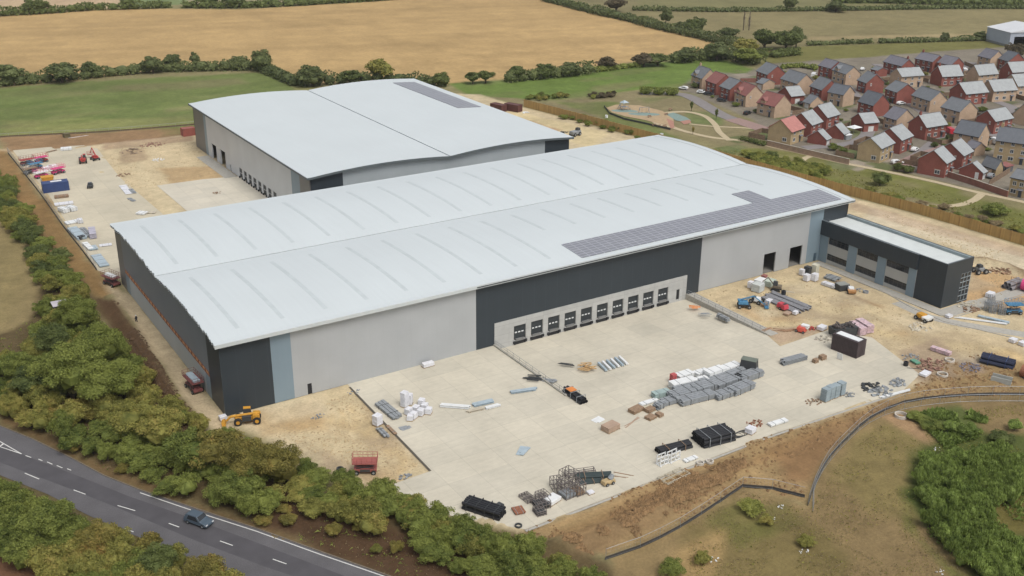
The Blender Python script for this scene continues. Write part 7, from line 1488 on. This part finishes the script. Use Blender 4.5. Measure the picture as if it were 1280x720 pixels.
# --- fences of thin mesh
def mesh_fence(label, line, h=2.0, step=3.5, skirt=True, smooth=True, name='mesh_fence', m=None):
    P = [Vector(q) for q in W2(line)]; Q = []
    for i in range(len(P)-1):
        p0, p1, p2, p3 = P[max(i-1, 0)], P[i], P[i+1], P[min(i+2, len(P)-1)]; n_ = max(1, int((p2-p1).length/step))
        for k in range(n_):
            t = k/n_; Q.append(.5*((2*p1)+(p2-p0)*t+(2*p0-5*p1+4*p2-p3)*t*t+(3*p1-p0-3*p2+p3)*t**3))
    Q.append(P[-1]); o = Q[0]; t = thing(name, label, 'fence', (o.x, o.y, 0)); r = MB(); s = MB(); ft = MB(); pm = CH.setdefault(('fp', h), MB().cyl((0, 0, -.3), (0, 0, h), .035, 5).mesh('post', K_STEEL)); cnt = 0; w = MB()
    for a, b in zip(Q[:-1], Q[1:]):
        a_ = a-o; b_ = b-o
        if cnt < 100: link('post', pm, t, (a_.x, a_.y, 0))
        cnt += 1
        for z in (h, h*.1): r.cyl((a_.x, a_.y, z), (b_.x, b_.y, z), .035, 4)
        n_ = 7
        for k in range(1, n_): q = a_.lerp(b_, k/n_); w.cyl((q.x, q.y, .15), (q.x, q.y, h), .008, 3)
        for z in (h*.35, h*.65): w.cyl((a_.x, a_.y, z), (b_.x, b_.y, z), .008, 3)
        if skirt:
            d = (b_-a_); an = math.atan2(d.y, d.x); c = (a_+b_)/2; s.box((c.x, c.y, .3), (d.length*1.03, .05, .6), an)
    r.build('rails', K_STEEL, t); w.build('wire_mesh', K_STEEL, t)
    if skirt: s.build('silt_skirt', m or mat('silt_fabric', (.045, .042, .04), .9), t)
    return t
mesh_fence('mesh fence with black silt skirt curving round the top of the basin', [(1010, 632), (1018, 608), (1035, 575), (1060, 548), (1090, 522), (1130, 504), (1180, 497), (1240, 494), (1300, 495)])
mesh_fence('mesh fence with black silt skirt along the foot of the brown slope', [(757, 700), (800, 685), (850, 660), (900, 628), (928, 609), (965, 612), (1005, 622)])
mesh_fence('pale plain wire fence just inside the silt fence of the basin', [(1016, 640), (1016, 618), (1028, 590), (1050, 562), (1085, 530), (1130, 512), (1200, 503), (1290, 502)], 1.6, skirt=False)
mesh_fence('brown silt skirted fence along the left side of the rear yard', [(10, 192), (30, 217), (52, 245), (78, 282), (100, 310), (121, 338)], 2.2)
mesh_fence('low dark fence between the far brown strip and green field', [(-60, 180), (0, 172), (120, 166), (200, 160), (246, 156)], 1.4, skirt=True, m=mat('brown_board', (.12, .085, .05), .9))
mesh_fence('thin wire fence beside the ploughed field at the bottom left', [(-60, 680), (0, 692), (60, 708), (105, 728), (150, 755)], 1.3, skirt=False)
# --- small hut, person, road car, estate cars, playground
t, _ = T('hide_hut', 'small hut with pale metal roof hidden in the belt trees', 'hut', (78, 402)); MB().box((0, 0, 2.2), (2.6, 2.2, 4.4)).build('wall', K_DARKG, t); MB().box((0, 0, 4.5), (3.2, 2.8, .12), 0, .08).build('roof', mat('hut_roof', S(196, 190, 196), .6), t)
def person(label, a, rz=0.):
    p_ = at(*a); t = thing('person', label, 'person', p_, rz); me = bpy.data.meshes.new('body')
    J = [(0, 0, .95), (0, 0, 1.15), (0, 0, 1.4), (0, 0, 1.52), (0, .02, 1.68), (-.2, 0, 1.42), (-.28, .03, 1.15), (-.24, .16, .95), (.2, 0, 1.42), (.28, -.02, 1.15), (.26, .02, .9), (-.1, 0, .88), (-.12, .14, .48), (-.12, .05, .06), (-.12, .17, .04), (.1, 0, .88), (.12, -.04, .48), (.12, -.18, .08), (.12, -.06, .04)]
    E_ = [(0, 1), (1, 2), (2, 3), (3, 4), (2, 5), (5, 6), (6, 7), (2, 8), (8, 9), (9, 10), (0, 11), (11, 12), (12, 13), (13, 14), (0, 15), (15, 16), (16, 17), (17, 18)]
    Rr = [.15, .16, .17, .065, .11, .07, .055, .045, .07, .055, .045, .1, .075, .055, .045, .1, .075, .055, .045]
    me.from_pydata(J, E_, []); o = link('body', me, t); me.materials.append(mat('dark_workwear', (.02, .022, .03), .85)); o.modifiers.new('skin', 'SKIN'); 
    t.scale = (1.1, 1.1, 1.08)
    for v, r in zip(me.skin_vertices[0].data, Rr): v.radius = (r, r)
    me.skin_vertices[0].data[0].use_root = True; o.modifiers.new('sub', 'SUBSURF').levels = 1; o.modifiers['sub'].render_levels = 1
    MB().ball((0, .02, 1.76), (.14, .16, .1), 10, 6).build('hard_hat', K_WHITEP, t); return t
person('person in dark work clothes walking on the track beside the left warehouse wall', (171, 404), .5)
px0, an, _ = ab(232, 648, 266, 661); car('dark blue grey estate car driving on the main road', (px0[0], px0[1], .03), ab(175, 632, 300, 676)[1], mat('car_blue_grey', (.06, .085, .11), .3, var=.02, spec=.6), 4.6, 1.9, 1.75); COL.objects[-1]
CARS = [('white car parked at the far left end of the estate road', (854, 112), 120, K_WHITEP, 0), ('white car before the cream dormer house', (877, 117), -60, K_WHITEP, 0), ('black car before the red roofed red house', (886, 119), -60, K_BLACK, 0), ('black car before the grey roofed red house of the park row', (902, 127), -60, K_BLACK, 0), ('black car at the near end of the park row', (934, 143), 20, K_BLACK, 0), ('red van parked beside the long pale roofed red house', (1186, 167), 60, mat('van_red', (.45, .03, .05), .4), 1),
 ('white car in the drive behind the red house by the boundary wall', (1143, 189), 20, K_WHITEP, 0), ('white car near the entrance path of the estate', (1121, 205), -20, K_WHITEP, 0), ('white van beside the three storey house', (1242, 180), 80, K_WHITEP, 1), ('white car between the far red and cream houses', (1078, 88), 30, K_WHITEP, 0), ('dark car on the estate road behind the pink roofed house', (1001, 131), 60, K_BLACK, 0), ('white van between the small pale garages and cream house', (1017, 97), 30, K_WHITEP, 1),
 ('white car beside the red house with five front windows', (1145, 101), 70, K_WHITEP, 0), ('silver car among the houses of the estate centre', (1090, 130), 10, K_GREYP, 0), ('white van at the centre right of the estate', (1205, 91), 50, K_WHITEP, 1), ('white car behind the cream house with purple roof', (1126, 131), 0, K_WHITEP, 0), ('grey car on the drive left of the purple garage', (1207, 178), 20, K_GREYP, 0), ('grey car beside the low grey extension', (1238, 222), 20, K_GREYP, 0)]
for lb, a, r_, m, v in CARS: car(lb, (*at(*a)[:2], .12), rad(r_), m, 4.3 if not v else 5.2, 1.85, 1.45 if not v else 2.3, 'van' if v else 'car', bool(v), 'cars and vans parked in the estate')
t, _ = T('gazebo', 'white garden gazebo beside the small pale garages', 'gazebo', (1067, 166)); MB().add([(-2.4, -2, 2.2), (2.4, -2, 2.2), (2.4, 2, 2.2), (-2.4, 2, 2.2), (0, 0, 3.1)], [(0, 1, 4), (1, 2, 4), (2, 3, 4), (3, 0, 4), (3, 2, 1, 0)]).build('canopy', K_WHITEP, t); 
for x in (-2.2, 2.2):
    for y in (-1.8, 1.8): MB().cyl((0, 0, 0), (0, 0, 2.2), .05, 5).build('leg', K_STEEL, t, (x, y, 0))
for i_, (px, py) in enumerate([(1052, 170), (1058, 174), (1130, 101)]): t, _ = T('garden_shed', ('small white garden shed left of the gazebo', 'low white garden shed in front of the gazebo', 'small pale shed between red gables')[i_], 'shed', (px, py)); MB().box((0, 0, .9), (3.0, 2.2, 1.8)).build('wall', K_GREYP, t); MB().box((0, 0, 1.9), (3.3, 2.5, .15), 0, .1).build('roof', K_WHITEP, t)
# gardens: conservatory with red roof
t, _ = T('conservatory', 'red roofed lean-to before the three storey house', 'conservatory', (1256, 214)); MB().box((0, 0, 1.1), (4, 3, 2.2)).build('wall', mat('garden_glass', (.10, .10, .11), .3), t); MB().box((0, 0, 2.35), (4.4, 3.4, .2), rad(0), .15).build('roof', HR_['redroof'], t)
def swing(label, a, rz, w=4.0, h=2.6):
    t, _ = T('swing_frame', label, 'play equipment', a); t.rotation_euler.z = rz; mb = MB().cyl((-w/2, 0, h), (w/2, 0, h), .09, 6)
    for x in (-w/2, w/2): mb.cyl((x, 0, h), (x, -1.1, 0), .08, 6).cyl((x, 0, h), (x, 1.1, 0), .08, 6)
    mb.build('frame', K_GREYP, t)
    for x in (-w/4, w/4): s_ = MB().box((0, 0, 0), (.5, .25, .06)).cyl((-.22, 0, 0), (-.22, 0, h-.55), .02, 3).cyl((.22, 0, 0), (.22, 0, h-.55), .02, 3).build('seat', K_DARKG, t, (x, 0, .55))
    return t
def climber(label, a):
    t, _ = T('climbing_frame', label, 'play equipment', a); mb = MB()
    for x in (-1.2, 1.2):
        for y in (-1, 1): mb.cyl((x, y, 0), (x, y, 3.4), .09, 6)
    mb.box((0, 0, 1.6), (2.4, 2, .12)); mb.build('tower', K_GREYP, t); MB().add([(-1.5, -1.3, 3.3), (1.5, -1.3, 3.3), (1.5, 1.3, 3.3), (-1.5, 1.3, 3.3), (0, 0, 4.3)], [(0, 1, 4), (1, 2, 4), (2, 3, 4), (3, 0, 4), (3, 2, 1, 0)]).build('roof', K_BLUEP, t); MB().box((2.4, 0, .9), (2.8, .7, .08), 0, 0, .55).build('slide', K_BLUEP, t)
climber('climbing tower with slide on the left play mat', (780, 138)); swing('tall swing frame on the right play mat', (805, 142), rad(-20)); swing('small swing frame beside the left play mat', (775, 136), rad(40), 2.6, 2.0)
strip('park_fence', [(755, 134), (762, 143), (780, 150), (812, 157), (838, 163)], .1, .9, K_DARKG, h=.75); o = COL.objects[-1]; tag([q for q in COL.objects if q.name.startswith('park_fence')][0], 'low dark fence round the near side of the playground', 'fence')
for i_, (px, py) in enumerate([(818, 158), (824, 159), (831, 159), (812, 147), (833, 144), (838, 138)]): t, _ = T('park_bench', 'dark bench, '+('left of three by the loop path', 'middle of three by the loop path', 'right of three by the loop path', 'alone on the playground bark', 'beside the teal play area', 'at the top of the teal play area')[i_], 'bench', (px, py)); MB().box((0, 0, .45), (1.8, .5, .08)).build('seat', K_BROWN, t); MB().box((0, .25, .75), (1.8, .06, .4)).build('backrest', K_BROWN, t); MB().box((-.7, 0, .2), (.08, .4, .42)).build('leg', K_DARKG, t); MB().box((.7, 0, .2), (.08, .4, .42)).build('leg', K_DARKG, t)
for i_, (px, py) in enumerate([(758, 147), (827, 170), (662, 130)]): ring(('white marker drum among the shrubs by the hoarding', 'white marker drum above the far roof edge', 'white marker at the start of the hoarding')[i_], (px, py), .6, 1.0, K_WHITEP, 'marker_drum')
for i_, (px, py) in enumerate([(975, 634), (965, 650), (1005, 690), (1175, 715), (892, 700), (1172, 562)]): rubble('white litter in the dry grass, '+('just inside the basin fence', 'below the yellow green bush', 'beside the small round bush', 'near the willow thicket', 'by the sandy trail', 'at the foot of the sandy hollow')[i_], (px, py), .9, 8, K_WHITEP, s=.22, h=.05, cat='litter', name='litter')
t, L = T('field_shed', 'small grey shed in the top left hedge', 'shed', (48, 15), (56, 14)); MB().box((0, 0, 1.8), (L, 4, 3.6)).build('wall', K_GREYP, t); MB().prismx([(-2.3, 3.6), (2.3, 3.6), (0, 4.8)], -L/2-.2, L/2+.2).build('roof', K_DARKG, t)
# ---------------------------------------------------------------- thin summer haze
hz = MB().bb(-6800, 9900, -6800, 9900, -3.0, 112.0).mesh('haze', [])
hm = bpy.data.materials.new('haze'); hm.use_nodes = True; n = hm.node_tree; n.nodes.remove(n.nodes['Principled BSDF'])
pv_ = n.nodes.new('ShaderNodeVolumePrincipled'); pv_.inputs['Color'].default_value = (.93, .94, .95, 1); pv_.inputs['Density'].default_value = .00007; pv_.inputs['Anisotropy'].default_value = .2
n.links.new(pv_.outputs[0], n.nodes['Material Output'].inputs['Volume']); hz.materials.append(hm)
tag(link('haze', hz), kind='stuff')
